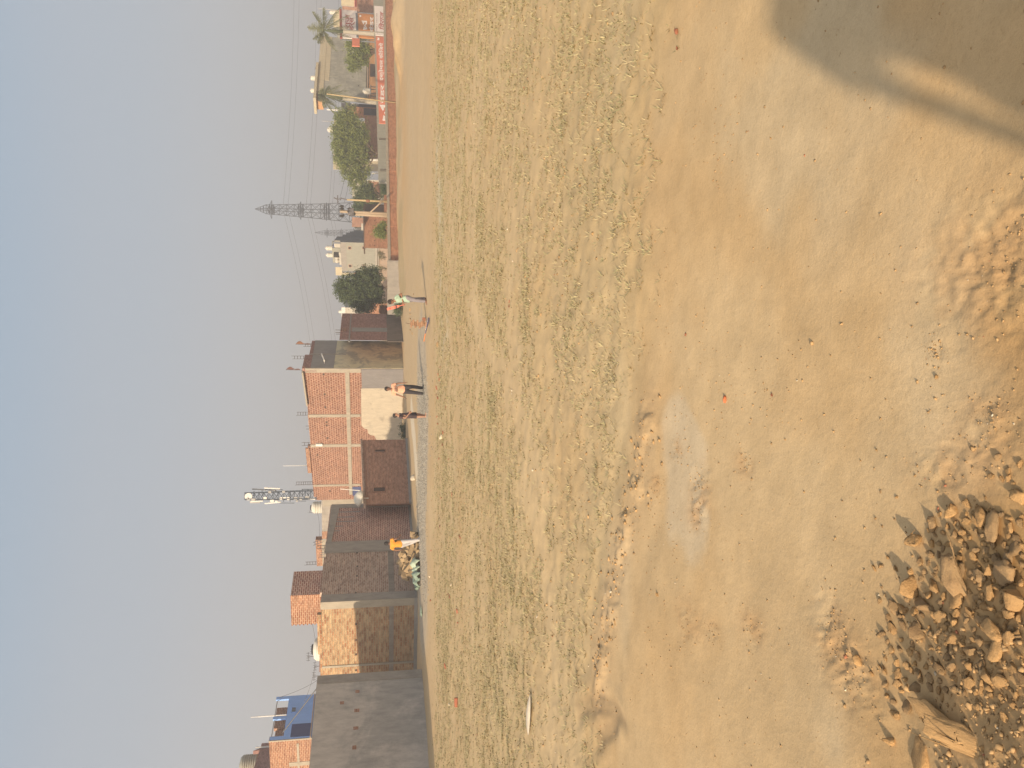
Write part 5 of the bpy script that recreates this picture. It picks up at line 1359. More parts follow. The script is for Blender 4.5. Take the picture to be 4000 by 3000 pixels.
# low huts between
t, F, zt = boxhouse('hut', 'dark brown hut beside the transformer poles', 2165, 72, 2202, 73, 1423, 'dark_brown', 3)
t, F, zt = boxhouse('low_peach_wall', 'low peach wall behind the boundary wall by the street lamp', 2150, 66, 2240, 68, 1500, 'brick_low', .3)
t, F, zt = boxhouse('brick_house', 'low brick house with a thin dark roof slab, left of the transformer poles', 2030, 70, 2166, 72, 1424, 'brick_low', 6)
mb = MB(); F.slab(mb, F.L * .62, F.L + .3, zt, zt + .12, out=.5, inn=-4); mb.build('roof_slab', M['dark_brown'], t)
mb = MB()
for i in range(7): a = F.L * (i + .5) / 7; F.slab(mb, a - .05, a + .05, zt - .95, zt - .85, out=.01)
mb.build('scaffold_hole', M['dark_brown'], t)
t, F, zt = boxhouse('brick_room', 'small brown room far behind the low brick house', 2110, 110, 2148, 110, 1375, 'brick_shed', 3)
q = PT(3000 - 897, 1411, 100); tank((q.x, q.y, q.z), .22, .7, 'white water tank on a pale green base, right of the stepped slate house', lid=True, ribs=4)
t, F, zt = boxhouse('pale_green_house', 'pale green house top under a water tank', 2085, 103, 2125, 103, 1411, 'paint_white', 3)
# stepped slate stair tower
t = thing('stair_block', tuple(PT(2085, 1425, 96)), 'slate-grey stepped staircase block right of the pale grey house', 'stair block')
for u0, u1, vt in ((2068, 2079, 1338), (2070, 2087, 1352), (2072, 2093, 1366), (2074, 2098, 1382)):
    A = XY(u0, 96); B = XY(u1, 96 + (u1 - u0) * .02); zt = PT(u0, vt, 96).z; mb = MB(); mb.prism([A, B, (B[0], B[1] + 2 + (u1 - 2079) * .05), (A[0], A[1] + 2 + (u1 - 2079) * .05)], 0, zt); mb.build('step', M['slate'], t)
# pale grey house with four windows
GA = XY(1939, 92); GB = XY(2050, 87); GC = XY(2071, 96)
GF = Face(GA, GB); GS = Face(GB, GC); zt = PT(2050, 1328, 87).z
t = thing('grey_house', (GB[0], GB[1], 0), 'pale grey house with four small windows and a slate side, in the middle distance', 'house')
mb = MB(); mb.prism([GA, GB, (GB[0] + .1, GB[1] + .6), (GA[0] + .2, GA[1] + .6)], -.2, zt); mb.build('front_wall', M['wall_pale'], t)
mb = MB(); mb.prism([(GB[0] + .004, GB[1] + .01), GC, (GC[0] - 4, GC[1] + 3), (GA[0], GA[1] + 1), (GB[0], GB[1] + .62)], -.2, zt - .02); mb.build('side_wall', M['slate'], t)
mb = MB(); GS.slab(mb, 0, GS.L, zt - .02, GS.hit(2060, 1304)[1], out=.0, inn=-.2); mb.build('slate_parapet', M['slate'], t)
mb = MB(); GF.slab(mb, GF.L * .02, GF.L * .98, zt - .62, zt + .01, out=.006); mb.build('damp_stain', M['concrete_grey'], t)
mb = MB(); GF.slab(mb, GF.L * .8, GF.L, zt, zt + .62, out=-.05, inn=-.2); GF.slab(mb, GF.L * .2, GF.L * .62, zt, zt + .22, out=-.05, inn=-.2); mb.build('white_parapet', M['paint_white'], t)
for v, y in ((1366, 968), (1421, 967), (1368, 1038), (1421, 1040)): GF.hole('window', v - 5, y - 5, v + 5, y + 5, t, 'dark_brown', 'paint_pink')
a0 = GF.hit(3000 - 1040, 1310)[0]; a1 = GF.hit(3000 - 984, 1310)[0]
mb = MB(); GF.slab(mb, a0, a1, zt, GF.hit(1990, 1298)[1], out=-.5, inn=-1.5); mb.build('stair_room', M['wall_pale'], t)
mb = MB(); GF.slab(mb, a1, a1 + .35, zt, GF.hit(2010, 1300)[1], out=-.6, inn=-.9); mb.build('navy_edge', M['paint_navy'], t)
mb = MB(); GF.slab(mb, a1 - 1.1, a1 - .7, zt + .2, zt + .8, out=-.49); mb.build('stair_window', M['dark'], t)
for y, lb in ((995, 'right'), (1022, 'left')):
    q = GF.P(GF.hit(3000 - y, 1298)[0], -.9); tank((q[0], q[1], GF.hit(1990, 1298)[1]), .27, .74, 'tall cream water tank on the pale grey house, %s one of the pair' % lb, lid=True, ribs=5)
# pots on the roof
for i, y in enumerate((965, 1012, 1027)):
    q = GF.P(GF.hit(3000 - y, 1325)[0], -.3); mb = MB(); mb.lathe((0, 0, 0), [(.18, 0), (.3, .3), (.26, .45), (.15, .5)], 12); o = mb.build('flower_pot', M['paint_white'], None, uv=False, smooth=True); o.location = (q[0], q[1], zt + .2)
    tag(o, 'pale flower pot on the parapet of the pale grey house, %s of three' % ('rightmost', 'middle one', 'leftmost')[i], 'pot', 'pots on the grey parapet')
t, F, zt = boxhouse('pinkish_house', 'narrow cream-pink house adjoining the pale grey house on its left', 1921, 97, 1953, 96, 1311, 'paint_cream', 4)
F.hole('window', 1337, 1054, 1345, 1066, t, 'dark_brown', 'paint_white')
F.panel('brick_lower', 1381, 1046, 1430, 1080, M['brick_low'], t, out=.05)
F.panel('white_ledge', 1366, 1048, 1380, 1078, M['paint_white'], t, out=.12)
# pink compound wall with white beam
A = XY(1807, 84.0); B = XY(2029, 86.0)
t, F = simple_house('compound_wall', 'low pink compound wall with a white beam, behind the dark green tree', A, B, -.2, PT(1900, 1474, 85).z, 'paint_pink', .25, cat='wall')
F.panel('white_beam', 1467, 971, 1474, 1068, M['paint_white'], t, out=.12)
F.panel('white_beam', 1477, 971, 1480, 1068, M['paint_white'], t, out=.10)
# white house with tank, blue wall behind tree 2
t, F, zt = boxhouse('white_house', 'white house with a tank, just right of the narrow dark brick house', 1768, 100, 1797, 100, 1350, 'paint_white', 4)
mb = MB(); F.slab(mb, -.3, F.L * 1.0, zt, zt + .5, out=.1, inn=-1.5); mb.build('white_room', M['panel_white'], t)
q = PT(3000 - 1213, 1328, 100); tank((q.x, q.y + 1.5, zt + .5), .22, .45, 'white water tank right above the narrow dark brick house', lid=True, ribs=4)
t, F, zt = boxhouse('slate_blue_house', 'slate-blue wall half hidden by the dark green tree', 1797, 100, 1842, 102, 1350, 'slate', 4)
t, F, zt = boxhouse('pink_brick_house', 'pinkish brick house front low behind the dark green tree', 1773, 80, 1815, 80, 1424, 'brick_low', 3)
F.panel('window', 1428, 1203, 1436, 1213, M['panel_white'], t, out=.03)
F.panel('window', 1480, 1205, 1490, 1222, M['dark'], t, out=.03)
t, F, zt = boxhouse('brick_parapet', 'small pink brick wall left of the pink compound wall', 1773, 61, 1808, 61, 1483, 'brick_low', .3)
# foreground grey wall
A = XY(1772, 55.2); B = XY(1984, 56.2)
t, F = simple_house('concrete_wall', 'stained grey concrete wall joining the end of the brick boundary wall', A, B, -.3, PT(1880, 1513, 55.7).z, 'concrete_grey', .25, cat='wall')

# ------------------------------------------------------------------ poles
def lean_pole(name, v0, y0, v1, y1, Y, r, label, cat, mat, r1=None, group=None):
    a = PT(3000 - y1, v1, Y); b = PT(3000 - y0, v0, Y)
    mb = MB(); mb.tube((0, 0, 0), b - a, r, r1 or r * .7, 8); o = mb.build(name, M[mat], None, uv=False, smooth=True); o.location = a
    return tag(o, label, cat, group)
lean_pole('bamboo_pole', 1276, 367, 1560, 403, 68, .07, 'long leaning bamboo pole standing against the brick wall at right', 'pole', 'wood_pale', .05)
# street lamp
YL = 64
a = PT(3000 - 787, 1495, YL)
t = thing('street_lamp', a, 'pale street lamp pole with a yellow band and bracket, right of the lattice tower', 'street lamp')
def lp(v, y, dy=0): return PT(3000 - y, v, YL + dy) - a
mb = MB(); mb.tube((0, 0, -.6), lp(1355, 780), .10, .07, 8); o = mb.build('pole', M['wood_pale'], None, uv=False, smooth=True); o.parent = t
mb = MB(); mb.tube(lp(1356, 780), lp(1330, 774), .05, n=6); mb.tube(lp(1332, 772), lp(1330, 782), .05, n=6); mb.tube(lp(1319, 763), lp(1319, 794), .045, n=6); mb.tube(lp(1330, 776), lp(1319, 779), .03, n=5); mb.tube(lp(1319, 779), lp(1304, 772), .05, n=5); o = mb.build('bracket', M['rebar'], None, uv=False); o.parent = t
mb = MB(); mb.lathe(lp(1437, 785) + Vector((0, 0, -.15)), [(.10, 0), (.13, .05), (.13, .25), (.10, .3)], 10); o = mb.build('yellow_band', M['flag_orange'], None, uv=False); o.parent = t
# transformer pole pair
YT = 60
a = PT(3000 - 845, 1522, YT)
t = thing('transformer_poles', a, 'pair of pale concrete utility poles joined by cross-arms with dark insulators', 'utility poles')
def tp(v, y, dy=0): return PT(3000 - y, v, YT + dy) - a
for y0, y1 in ((826, 838), (836, 846)):
    mb = MB(); mb.tube(tp(1560, y1), tp(1328 if y0 == 826 else 1362, y0), .14, .10, 8); o = mb.build('pole', M['pole_conc'], None, uv=False, smooth=True); o.parent = t
for v0_, y0_, v1_, y1_, r_ in ((1333, 802, 1333, 834, .05), (1364, 814, 1364, 838, .05), (1378, 822, 1378, 840, .05), (1421, 822, 1421, 846, .05), (1485, 828, 1485, 850, .04), (1345, 845, 1338, 832, .04)):
    mb = MB(); mb.tube(tp(v0_, y0_), tp(v1_, y1_), r_, n=6); o = mb.build('cross_arm', M['rebar'], None, uv=False); o.parent = t
for v, y in ((1335, 806), (1335, 816), (1334, 844), (1366, 816), (1366, 826), (1380, 836)):
    q = tp(v, y, -.1); mb = MB(); mb.lathe(q - Vector((0, 0, .15)), [(.06, 0), (.13, .06), (.07, .12), (.13, .18), (.06, .26), (.03, .34)], 10); o = mb.build('insulator', M['dark'], None, uv=False, smooth=True); o.parent = t
q = tp(1373, 829); mb = MB(); mb.box(q, (.55, .4, .34)); mb.box(q + Vector((0, 0, .22)), (.3, .2, .12)); o = mb.build('switch_box', M['rebar'], None, uv=False); o.parent = t
lean_pole('stay_pole', 1447, 829, 1500, 780, 59.5, .07, 'slanting pale prop pole right of the transformer poles', 'pole', 'pole_conc')
for y, v0, v1, lb in ((625, 1426, 1480, 'under the big tree'), (677, 1450, 1480, 'the thin one')):
    lean_pole('white_post', v0, y, v1 + 8, y, 84, .16 if y == 625 else .09, 'short white post behind the grey wall, ' + lb, 'post', 'panel_white', group='white posts behind the wall')

# ------------------------------------------------------------------ lattice power towers and their lines
def power_tower(label, yc, vtip, vsh, vbase, Y, tilt=0.0):
    tip = PT(3000 - yc, vtip, Y); H = tip.z; k = H / 31.0
    t = thing('power_tower', (tip.x, Y, 0), label, 'power tower', 'lattice power towers')
    zsh = PT(3000 - yc, vsh, Y).z
    mb = MB()
    lattice(mb, (0, 0, 0), zsh * .55, 4.3 * k, 2.6 * k, 6, .10 * k, rot=.35)
    lattice(mb, (0, 0, zsh * .55), zsh * .45, 2.55 * k, 1.55 * k, 7, .09 * k, rot=.35)
    o = mb.build('lattice_body', M['steel'], None, uv=False); o.parent = t
    mb = MB()
    for i in range(4):
        a_ = .35 + math.pi / 4 + i * math.pi / 2; mb.tube((.78 * k * 1.41 * math.cos(a_), .78 * k * 1.41 * math.sin(a_), zsh), (0, 0, H), .09 * k, .06 * k, 4)
    for f_ in (.25, .5):
        w_ = .78 * k * (1 - f_) * 1.41; c = [(w_ * math.cos(.35 + math.pi / 4 + i * math.pi / 2), w_ * math.sin(.35 + math.pi / 4 + i * math.pi / 2), zsh + (H - zsh) * f_) for i in range(4)]
        for i in range(4): mb.tube(c[i], c[(i + 1) % 4], .06 * k, n=4)
    o = mb.build('peak', M['steel'], None, uv=False); o.parent = t
    for f_ in (.955, .715, .50):
        z_ = zsh * f_; mb = MB()
        w_ = (1.6 + (1 - f_) * 2.1) * k
        for dz in (0, .5 * k, 1.0 * k):
            c = [(w_ * .5 * 1.45 * math.cos(.35 + math.pi / 4 + i * math.pi / 2), w_ * .5 * 1.45 * math.sin(.35 + math.pi / 4 + i * math.pi / 2), z_ + dz - .5 * k) for i in range(4)]
            for i in range(4): mb.tube(c[i], c[(i + 1) % 4], .09 * k, n=4)
        mb.tube((-2.2 * k, 0, z_), (2.2 * k, 0, z_), .09 * k, n=4); mb.tube((-2.2 * k, 0, z_), (0, 0, z_ + 1.0 * k), .06 * k, n=4); mb.tube((2.2 * k, 0, z_), (0, 0, z_ + 1.0 * k), .06 * k, n=4)
        o = mb.build('cross_arm', M['steel'], None, uv=False); o.parent = t
    return t, H
YP = 180.0
pt_, PH = power_tower('tall lattice power tower in the right half, the bigger of the two', 816, 996, 1040, 1400, YP)
power_tower('smaller, farther lattice power tower to the left of the tall one', 908, 1229, 1268, 1400, 260)
def wire(p0, p1, sag, r, label, group, name='power_line', n=18):
    cu = bpy.data.curves.new(name, 'CURVE'); cu.dimensions = '3D'; cu.bevel_depth = r; cu.bevel_resolution = 1
    sp = cu.splines.new('POLY'); sp.points.add(n)
    for i in range(n + 1):
        f_ = i / n; q = Vector(p0).lerp(Vector(p1), f_); q.z -= sag * 4 * f_ * (1 - f_); sp.points[i].co = (*q, 1)
    cu.materials.append(M['wire']); o = bpy.data.objects.new(name, cu); COL.objects.link(o)
    dg = bpy.context.evaluated_depsgraph_get(); me = bpy.data.meshes.new_from_object(o.evaluated_get(dg)); bpy.data.objects.remove(o)
    o = bpy.data.objects.new(name, me); COL.objects.link(o)
    return tag(o, label, 'wire', group)
LV = (('topmost pair, upper', 1105, 1134, 1158, 1197), ('topmost pair, lower', 1124, 1154, 1175, 1214), ('middle pair, upper', 1195, 1223, 1244, 1283), ('middle pair, lower', 1211, 1240, 1257, 1297), ('lowest pair, upper', 1284, 1309, 1325, 1352), ('lowest pair, lower', 1297, 1320, 1335, 1362))
for nm, vt, vr, vl, vl2 in LV:
    ptw = PT(3000 - 817, vt, YP)
    a = PT(3000, vr, YP + 18); d = (a - ptw); wire(ptw, ptw + d * 1.5, 1.0, .030, 'power line leaving the tall tower to the right, ' + nm, 'power lines')
    b = PT(3000 - 1385, vl2, YP + 22); d = (b - ptw); wire(ptw, ptw + d * 1.7, 1.4, .030, 'power line leaving the tall tower to the left, ' + nm, 'power lines')
    mb = MB(); 
for k, (v0, y0, v1, y1) in enumerate(((1322, 790, 1345, 600), (1345, 790, 1360, 600))):
    a = PT(3000 - y0, v0, YL); b = PT(3000 - y1, v1, 95); wire(a, b, .3, .012, 'thin service wire from the street lamp to the roofs, ' + ('upper' if k == 0 else 'lower'), 'service wires', 'service_wire')
# cables over the left roofs
a = PT(3000 - 2688, 1140, 35.5); 
wire(PT(3000 - 2650, 1248, 36), PT(3000 - 2724, 1092, 42.5), .25, .011, 'thin sagging cable from the grey house up to the blue house', 'roof cables', 'cable')
wire(PT(3000 - 2665, 1255, 38.6), PT(3000 - 2860, 1105, 39.5), .02, .028, 'thick dark cable slanting across the blue house', None, 'cable')
wire(PT(3000 - 2426, 1217, 37), PT(3000 - 2742, 1188, 40), .35, .008, 'thin cable sagging from the rooftop room to the blue house', 'roof cables', 'cable')
wire(PT(3000 - 2000, 1240, 47), PT(3000 - 2100, 1248, 46), .05, .008, 'thin cable between rebar bunches over the concrete roof', 'roof cables', 'cable')
# ------------------------------------------------------------------ trees and plants
def mat_leaf(name, g1, g2, dry=None):
    t = NT(name); at = t.n('ShaderNodeVertexColor'); at.layer_name = 'tint'
    c = t.mix(at.outputs[0], g1, g2)
    t.l(c, t.b.inputs['Base Color']); t.b.inputs['Roughness'].default_value = .7
    tr = t.n('ShaderNodeBsdfTranslucent'); t.l(c, tr.inputs['Color']); ms = t.n('ShaderNodeMixShader'); ms.inputs[0].default_value = .25
    t.l(t.b.outputs[0], ms.inputs[1]); t.l(tr.outputs[0], ms.inputs[2]); t.l(ms.outputs[0], t.out.inputs['Surface']); return t.m
M['leaf_olive'] = mat_leaf('leaf_olive', lin(.12, .155, .045), lin(.26, .285, .085))
M['leaf_dark'] = mat_leaf('leaf_dark', lin(.055, .085, .045), lin(.13, .16, .075))
M['leaf_mid'] = mat_leaf('leaf_mid', lin(.08, .11, .045), lin(.16, .18, .075))
M['leaf_brown'] = mat_leaf('leaf_brown', lin(.16, .15, .07), lin(.27, .23, .11))
M['leaf_palm'] = mat_leaf('leaf_palm', lin(.13, .15, .085), lin(.25, .245, .13))
def crown(parent, blobs, Y, n, leaf, mat, seed=1, aspect=2.2, clump=.5, depth=1.0, name='crown', fill=.55):
    """blobs: (v, y, radius in picture pixels); leaves gathered in twig-sized clumps through the volume"""
    rng = np.random.default_rng(seed); k = Y / F_PX
    W = np.array([b[2] ** 2.2 for b in blobs]); W = W / W.sum()
    nc = max(12, n // 45); bi = rng.choice(len(blobs), nc, p=W)
    cen = []
    for i in bi:
        v, y, r = blobs[i]; c = PT(3000 - y, v, Y); R_ = r * k
        d = rng.normal(size=3); d /= np.linalg.norm(d); rad = R_ * (fill + (1.03 - fill) * rng.random() ** .6)
        cen.append((c.x + d[0] * rad, c.y + d[1] * rad * depth, c.z + d[2] * rad * .95))
    cen = np.array(cen); which = rng.integers(0, nc, n)
    cr_ = clump * rng.uniform(.4, 1.2, nc)
    P = cen[which] + rng.normal(size=(n, 3)) * cr_[which][:, None] * np.array([.5, .5, .38])
    a = rng.normal(size=(n, 3)); a /= np.linalg.norm(a, axis=1)[:, None]; a[:, 2] -= .25
    b = rng.normal(size=(n, 3)); b -= (b * a).sum(1)[:, None] * a; b /= np.linalg.norm(b, axis=1)[:, None]
    L = leaf * rng.uniform(.6, 1.3, n)[:, None]; w = L / aspect
    V = np.stack([P - a * L * .5, P + b * w * .5, P + a * L * .5, P - b * w * .5], 1).reshape(-1, 3) - np.array(parent.location)
    F = np.arange(4 * n).reshape(-1, 4)
    tint = np.clip(rng.random(nc)[which] * .65 + rng.random(n) * .35, 0, 1); C = np.repeat(tint, 4)[:, None] * np.ones((1, 3)); C = np.concatenate([C, np.ones((4 * n, 1))], 1)
    o = raw_mesh(name, V, F, 4, mat, C); o.parent = parent; return o, cen
def branches(parent, base, cen, mat, r0, seed=1, n=26, fork=.45, name='trunk'):
    rnd = random.Random(seed); mb = MB(); base = Vector(base) - parent.location; 
    cs = [Vector(c) - parent.location for c in cen]; mid = sum(cs, Vector()) / len(cs)
    f = base.lerp(mid, fork); f = Vector((base.x * .7 + f.x * .3, base.y, f.z)) 
    p = base; segs = 5
    for i in range(segs):
        q = base.lerp(f, (i + 1) / segs) + Vector((rnd.gauss(0, r0 * .5), rnd.gauss(0, r0 * .5), 0)); mb.tube(p, q, r0 * (1 - .35 * i / segs), r0 * (1 - .35 * (i + 1) / segs), 8); p = q
    top = p
    for c in rnd.sample(cs, min(n, len(cs))):
        m_ = top.lerp(c, .5) + Vector((rnd.gauss(0, .12), rnd.gauss(0, .12), rnd.uniform(0, .25)))
        mb.tube(top, m_, r0 * .38, r0 * .22, 5); mb.tube(m_, c, r0 * .22, r0 * .07, 4)
    o = mb.build(name, M[mat], None, uv=False, smooth=True); o.parent = parent; return o
def tree(name, label, blobs, Y, trunk, n, leaf, mat, r0, seed, **k):
    q = PT(3000 - trunk[1], trunk[0], Y); t = thing(name, (q.x, q.y, 0), label, 'tree')
    o, cen = crown(t, blobs, Y, n, leaf, M[mat], seed, **k); branches(t, (q.x, q.y, -.1), cen, 'bark', r0, seed); return t
tree('broad_tree', 'big rounded olive-green tree, widest crown in the picture, behind the grey roadside wall',
     [(1350, 470, 42), (1335, 520, 42), (1335, 570, 44), (1345, 620, 42), (1365, 660, 40), (1390, 700, 34), (1395, 560, 44), (1390, 500, 42), (1400, 620, 42), (1415, 670, 34), (1370, 445, 26), (1425, 600, 28), (1420, 530, 30), (1375, 730, 16)],
     84, (1470, 600), 36000, .19, 'leaf_olive', .22, 11, clump=.55, fill=.35)
tree('small_tree', 'smaller dark tree between the big rounded tree and the street lamp', [(1420, 755, 26), (1440, 775, 28), (1400, 772, 18), (1440, 740, 24), (1455, 790, 22), (1395, 752, 10)], 80, (1470, 765), 8000, .19, 'leaf_mid', .12, 12, clump=.5, fill=.3)
tree('small_tree', 'dark green tree behind the street lamp and transformer poles', [(1405, 800, 26), (1430, 815, 26), (1450, 800, 24), (1400, 820, 18)], 82, (1480, 806), 6500, .2, 'leaf_dark', .12, 13, clump=.5, fill=.3)
tree('broad_tree', 'dense dark green tree with ragged top, left of the pale grey house',
     [(1340, 1110, 30), (1330, 1135, 24), (1355, 1150, 34), (1385, 1100, 36), (1380, 1140, 44), (1420, 1080, 34), (1425, 1130, 48), (1460, 1090, 38), (1465, 1140, 36), (1430, 1180, 40), (1395, 1185, 30), (1455, 1062, 22), (1400, 1205, 22), (1320, 1118, 10), (1345, 1175, 14), (1475, 1165, 24)],
     59, (1556, 1120), 26000, .15, 'leaf_dark', .10, 14, clump=.38, fill=.3)
tree('small_tree', 'small light green tree in front of the mottled grey house', [(1385, 205, 30), (1400, 180, 30), (1410, 230, 30), (1385, 245, 24), (1425, 200, 26), (1365, 178, 18), (1375, 260, 16), (1400, 262, 12), (1360, 235, 12)], 86, (1470, 205), 7000, .22, 'leaf_olive', .12, 15, clump=.55, fill=.25)
tree('small_tree', 'hazy round tree far behind the low brick house', [(1402, 883, 18), (1415, 872, 16), (1425, 888, 14)], 120, (1450, 880), 2200, .25, 'leaf_mid', .12, 16, clump=.6, fill=.2)
def bush(label, blobs, Y, n, leaf, mat, seed, cat='shrub', group=None, name='shrub', **k):
    v = max(b[0] + b[2] for b in blobs); y = sum(b[1] for b in blobs) / len(blobs); q = PT(3000 - y, v, Y)
    t = thing(name, (q.x, q.y, q.z), label, cat, group); o, cen = crown(t, blobs, Y, n, leaf, M[mat], seed, name='foliage', **k)
    branches(t, (q.x, q.y, q.z - .1), cen, 'bark', .03, seed, n=14, fork=.2, name='stems'); return t
bush('sprawling light green shrub before the low brick house', [(1478, 905, 14), (1490, 890, 16), (1497, 915, 12), (1470, 918, 8), (1500, 880, 10)], 62, 3500, .13, 'leaf_olive', 21, clump=.35, fill=.1)
bush('low green hedge behind the boundary wall near the street lamp', [(1500, 735, 16), (1505, 755, 14), (1500, 718, 12), (1505, 772, 10)], 70, 3000, .14, 'leaf_dark', 22, clump=.4, fill=.1)
bush('dark green shrub at the foot of the whitewashed wall, by the smallest boy', [(1585, 1688, 17), (1590, 1668, 15), (1595, 1705, 15), (1572, 1700, 10), (1570, 1664, 8), (1600, 1680, 12)], 49.5, 4200, .085, 'leaf_dark', 23, clump=.22, fill=.1)
bush('dark weeds at the foot of the narrow dark brick house', [(1555, 1205, 14), (1560, 1190, 12), (1550, 1218, 12), (1565, 1222, 8)], 53, 2500, .09, 'leaf_dark', 24, clump=.25, fill=.1)
for i, (y, v) in enumerate(((1005, 1498), (1048, 1500), (1085, 1500), (990, 1492), (1180, 1502), (1200, 1505))):
    bush('thin dry weed before the pink compound wall, ' + ('leftmost', 'second', 'third', 'fourth', 'fifth', 'sixth')[[1200, 1180, 1085, 1048, 1005, 990].index(y)] + ' from the left', [(v - 8, y, 7), (v + 2, y + 3, 6), (v - 15, y - 2, 4)], 80, 380, .10, 'leaf_brown', 30 + i, group='dry weeds by the pink wall', name='weed', clump=.28, fill=.1)
for i, (y, v) in enumerate(((205, 1508), (330, 1507), (255, 1506), (425, 1512))):
    bush('low green weed just over the brick boundary wall, ' + ('by the first lettering', 'below the white lettering', 'near the middle of the red banner', 'near the left end')[i], [(v, y, 7), (v + 3, y + 9, 6), (v + 3, y - 9, 6)], 79, 500, .14, 'leaf_mid', 40 + i, group='weeds behind the boundary wall', name='weed', clump=.3, fill=.1)

def palm(label, vc, yc, vt, yt, Y, fronds, seed):
    rnd = random.Random(seed); k = Y / F_PX; c = PT(3000 - yc, vc, Y); b = PT(3000 - yt, vt, Y)
    t = thing('palm_tree', (b.x, b.y, 0), label, 'palm tree', 'royal palms by the road')
    c = c - t.location; L0 = Vector((0, 0, 0))
    mb = MB(); n = 10; shaft = c.z * .70
    for i in range(n):
        z0, z1 = c.z * .74 * i / n, c.z * .74 * (i + 1) / n; r = lambda z: .26 - .10 * z / c.z
        mb.tube((c.x * (z0 / c.z) ** 1.5, 0, z0 - .3 * (i == 0)), (c.x * (z1 / c.z) ** 1.5, 0, z1), r(z0), r(z1), 10, caps=False)
    o = mb.build('trunk', M['palm_trunk'], None, uv=False, smooth=True); o.parent = t
    mb = MB(); mb.tube((c.x * .74 ** 1.5, 0, c.z * .74), (c.x, 0, c.z), .17, .08, 10); o = mb.build('crown_shaft', M['leaf_palm'], None, uv=False, smooth=True); o.parent = t
    V, T = [], []
    for fr in fronds:
        ang, ln, droop, back = fr; ln *= k; az = math.radians(ang)
        d = Vector((math.cos(az), back, math.sin(az))).normalized()
        pts = []; N = 26
        for i in range(N + 1):
            s_ = i / N; pts.append(c + d * ln * s_ + Vector((0, 0, -droop * k * s_ * s_)))
        side0 = d.cross(Vector((0, 0, 1))); side0 = side0.normalized() if side0.length > .15 else Vector((0, 1, 0))
        for i in range(N):
            p, q = pts[i], pts[i + 1]; tan = (q - p).normalized(); w = .02 * (1 - i / N) + .008
            up = tan.cross(side0).normalized(); V.append([p - up * w, q - up * w, q + up * w, p + up * w]); T.append(.2)
            V.append([p - side0 * w, q - side0 * w, q + side0 * w, p + side0 * w]); T.append(.2)
            if i < 2: continue
            ll = (.62 * math.sin(math.pi * min(1, (i + 3) / (N + 3)) ** .8) + .12) * (Y / 82)
            for sg in (-1, 1):
                for rep in range(2):
                    dd = (side0 * sg * rnd.uniform(.35, 1.0) + tan * .75 + up * rnd.uniform(-.6, .6) + Vector((0, 0, -.55))).normalized(); b0 = p.lerp(q, rnd.random()); ww = tan * .028
                    V.append([b0 - ww, b0 + ww, b0 + dd * ll + Vector((0, 0, -.10)) + ww * .2, b0 + dd * ll - ww * .2 + Vector((0, 0, -.10))]); T.append(rnd.random())
    A = np.array([[tuple(p) for p in q] for q in V]).reshape(-1, 3); C = np.repeat(np.array(T), 4)[:, None] * np.ones((1, 3)); C = np.concatenate([C, np.ones((len(A), 1))], 1)
    o = raw_mesh('fronds', A, np.arange(len(A)).reshape(-1, 4), 4, M['leaf_palm'], C); o.parent = t; return t
palm('tall palm with arching fronds in front of the stacked shop signs', 1268, 119, 1475, 133, 79, [(12, 92, 12, .1), (42, 80, 8, -.2), (82, 70, 4, .1), (118, 62, 6, .3), (142, 70, 16, -.2), (-20, 96, 26, -.1), (172, 74, 52, .1), (-42, 76, 40, -.3), (-84, 100, 4, .0), (-97, 96, 4, .2), (160, 56, 50, .5), (62, 56, 10, .7), (-60, 60, 40, .3)], 3)
palm('smaller palm left of the mottled grey house, beside the leaning bamboo pole', 1268, 374, 1475, 404, 86, [(10, 40, 20, .1), (60, 30, 8, .3), (110, 36, 8, .2), (150, 52, 20, -.1), (178, 72, 44, 0), (200, 50, 40, .4), (-30, 50, 40, -.4), (-60, 60, 40, .1), (-92, 90, 10, -.2), (-100, 84, 10, .3), (85, 30, 5, -.3), (-110, 60, 30, .2)], 4)

# ------------------------------------------------------------------ rubble pile and sacks by the dark wall
M['block'] = mat_rock('block', lin(.33, .245, .15), lin(.27, .20, .12), lin(.38, .285, .17))
def block_mesh(seed, d):
    rnd = random.Random(seed); bm = bmesh.new(); bmesh.ops.create_cube(bm, size=1)
    for v in bm.verts: v.co += Vector((rnd.uniform(-.12, .12), rnd.uniform(-.12, .12), rnd.uniform(-.12, .12)))
    bmesh.ops.bevel(bm, geom=list(bm.edges), offset=.06, segments=1, affect='EDGES'); bmesh.ops.triangulate(bm, faces=bm.faces); bmesh.ops.subdivide_edges(bm, edges=bm.edges, cuts=2, use_grid_fill=True)
    for v in bm.verts: v.co *= 1 + .09 * mnoise.fractal(v.co * 2.6 + Vector((seed, 0, 0)), 1, 2, 3)
    me = bpy.data.meshes.new('rubble_block'); bm.to_mesh(me); bm.free(); me.materials.append(M['block']); me.update(); return me
BLK = [block_mesh(k, 1) for k in range(8)]
rb = random.Random(21)
pile = [(1562, 2195), (1565, 2225), (1570, 2165), (1572, 2205), (1575, 2240), (1578, 2182), (1583, 2150), (1585, 2215), (1588, 2170), (1590, 2235), (1596, 2190), (1598, 2150), (1600, 2215), (1602, 2130), (1604, 2165), (1610, 2185), (1612, 2145), (1614, 2115),
        (1616, 2205), (1620, 2165), (1620, 2130), (1622, 2100), (1626, 2150), (1628, 2180), (1630, 2118), (1632, 2135), (1618, 2088), (1630, 2106), (1608, 2228), (1594, 2246), (1626, 2098), (1634, 2160), (1606, 2240), (1622, 2218)]
PB = []
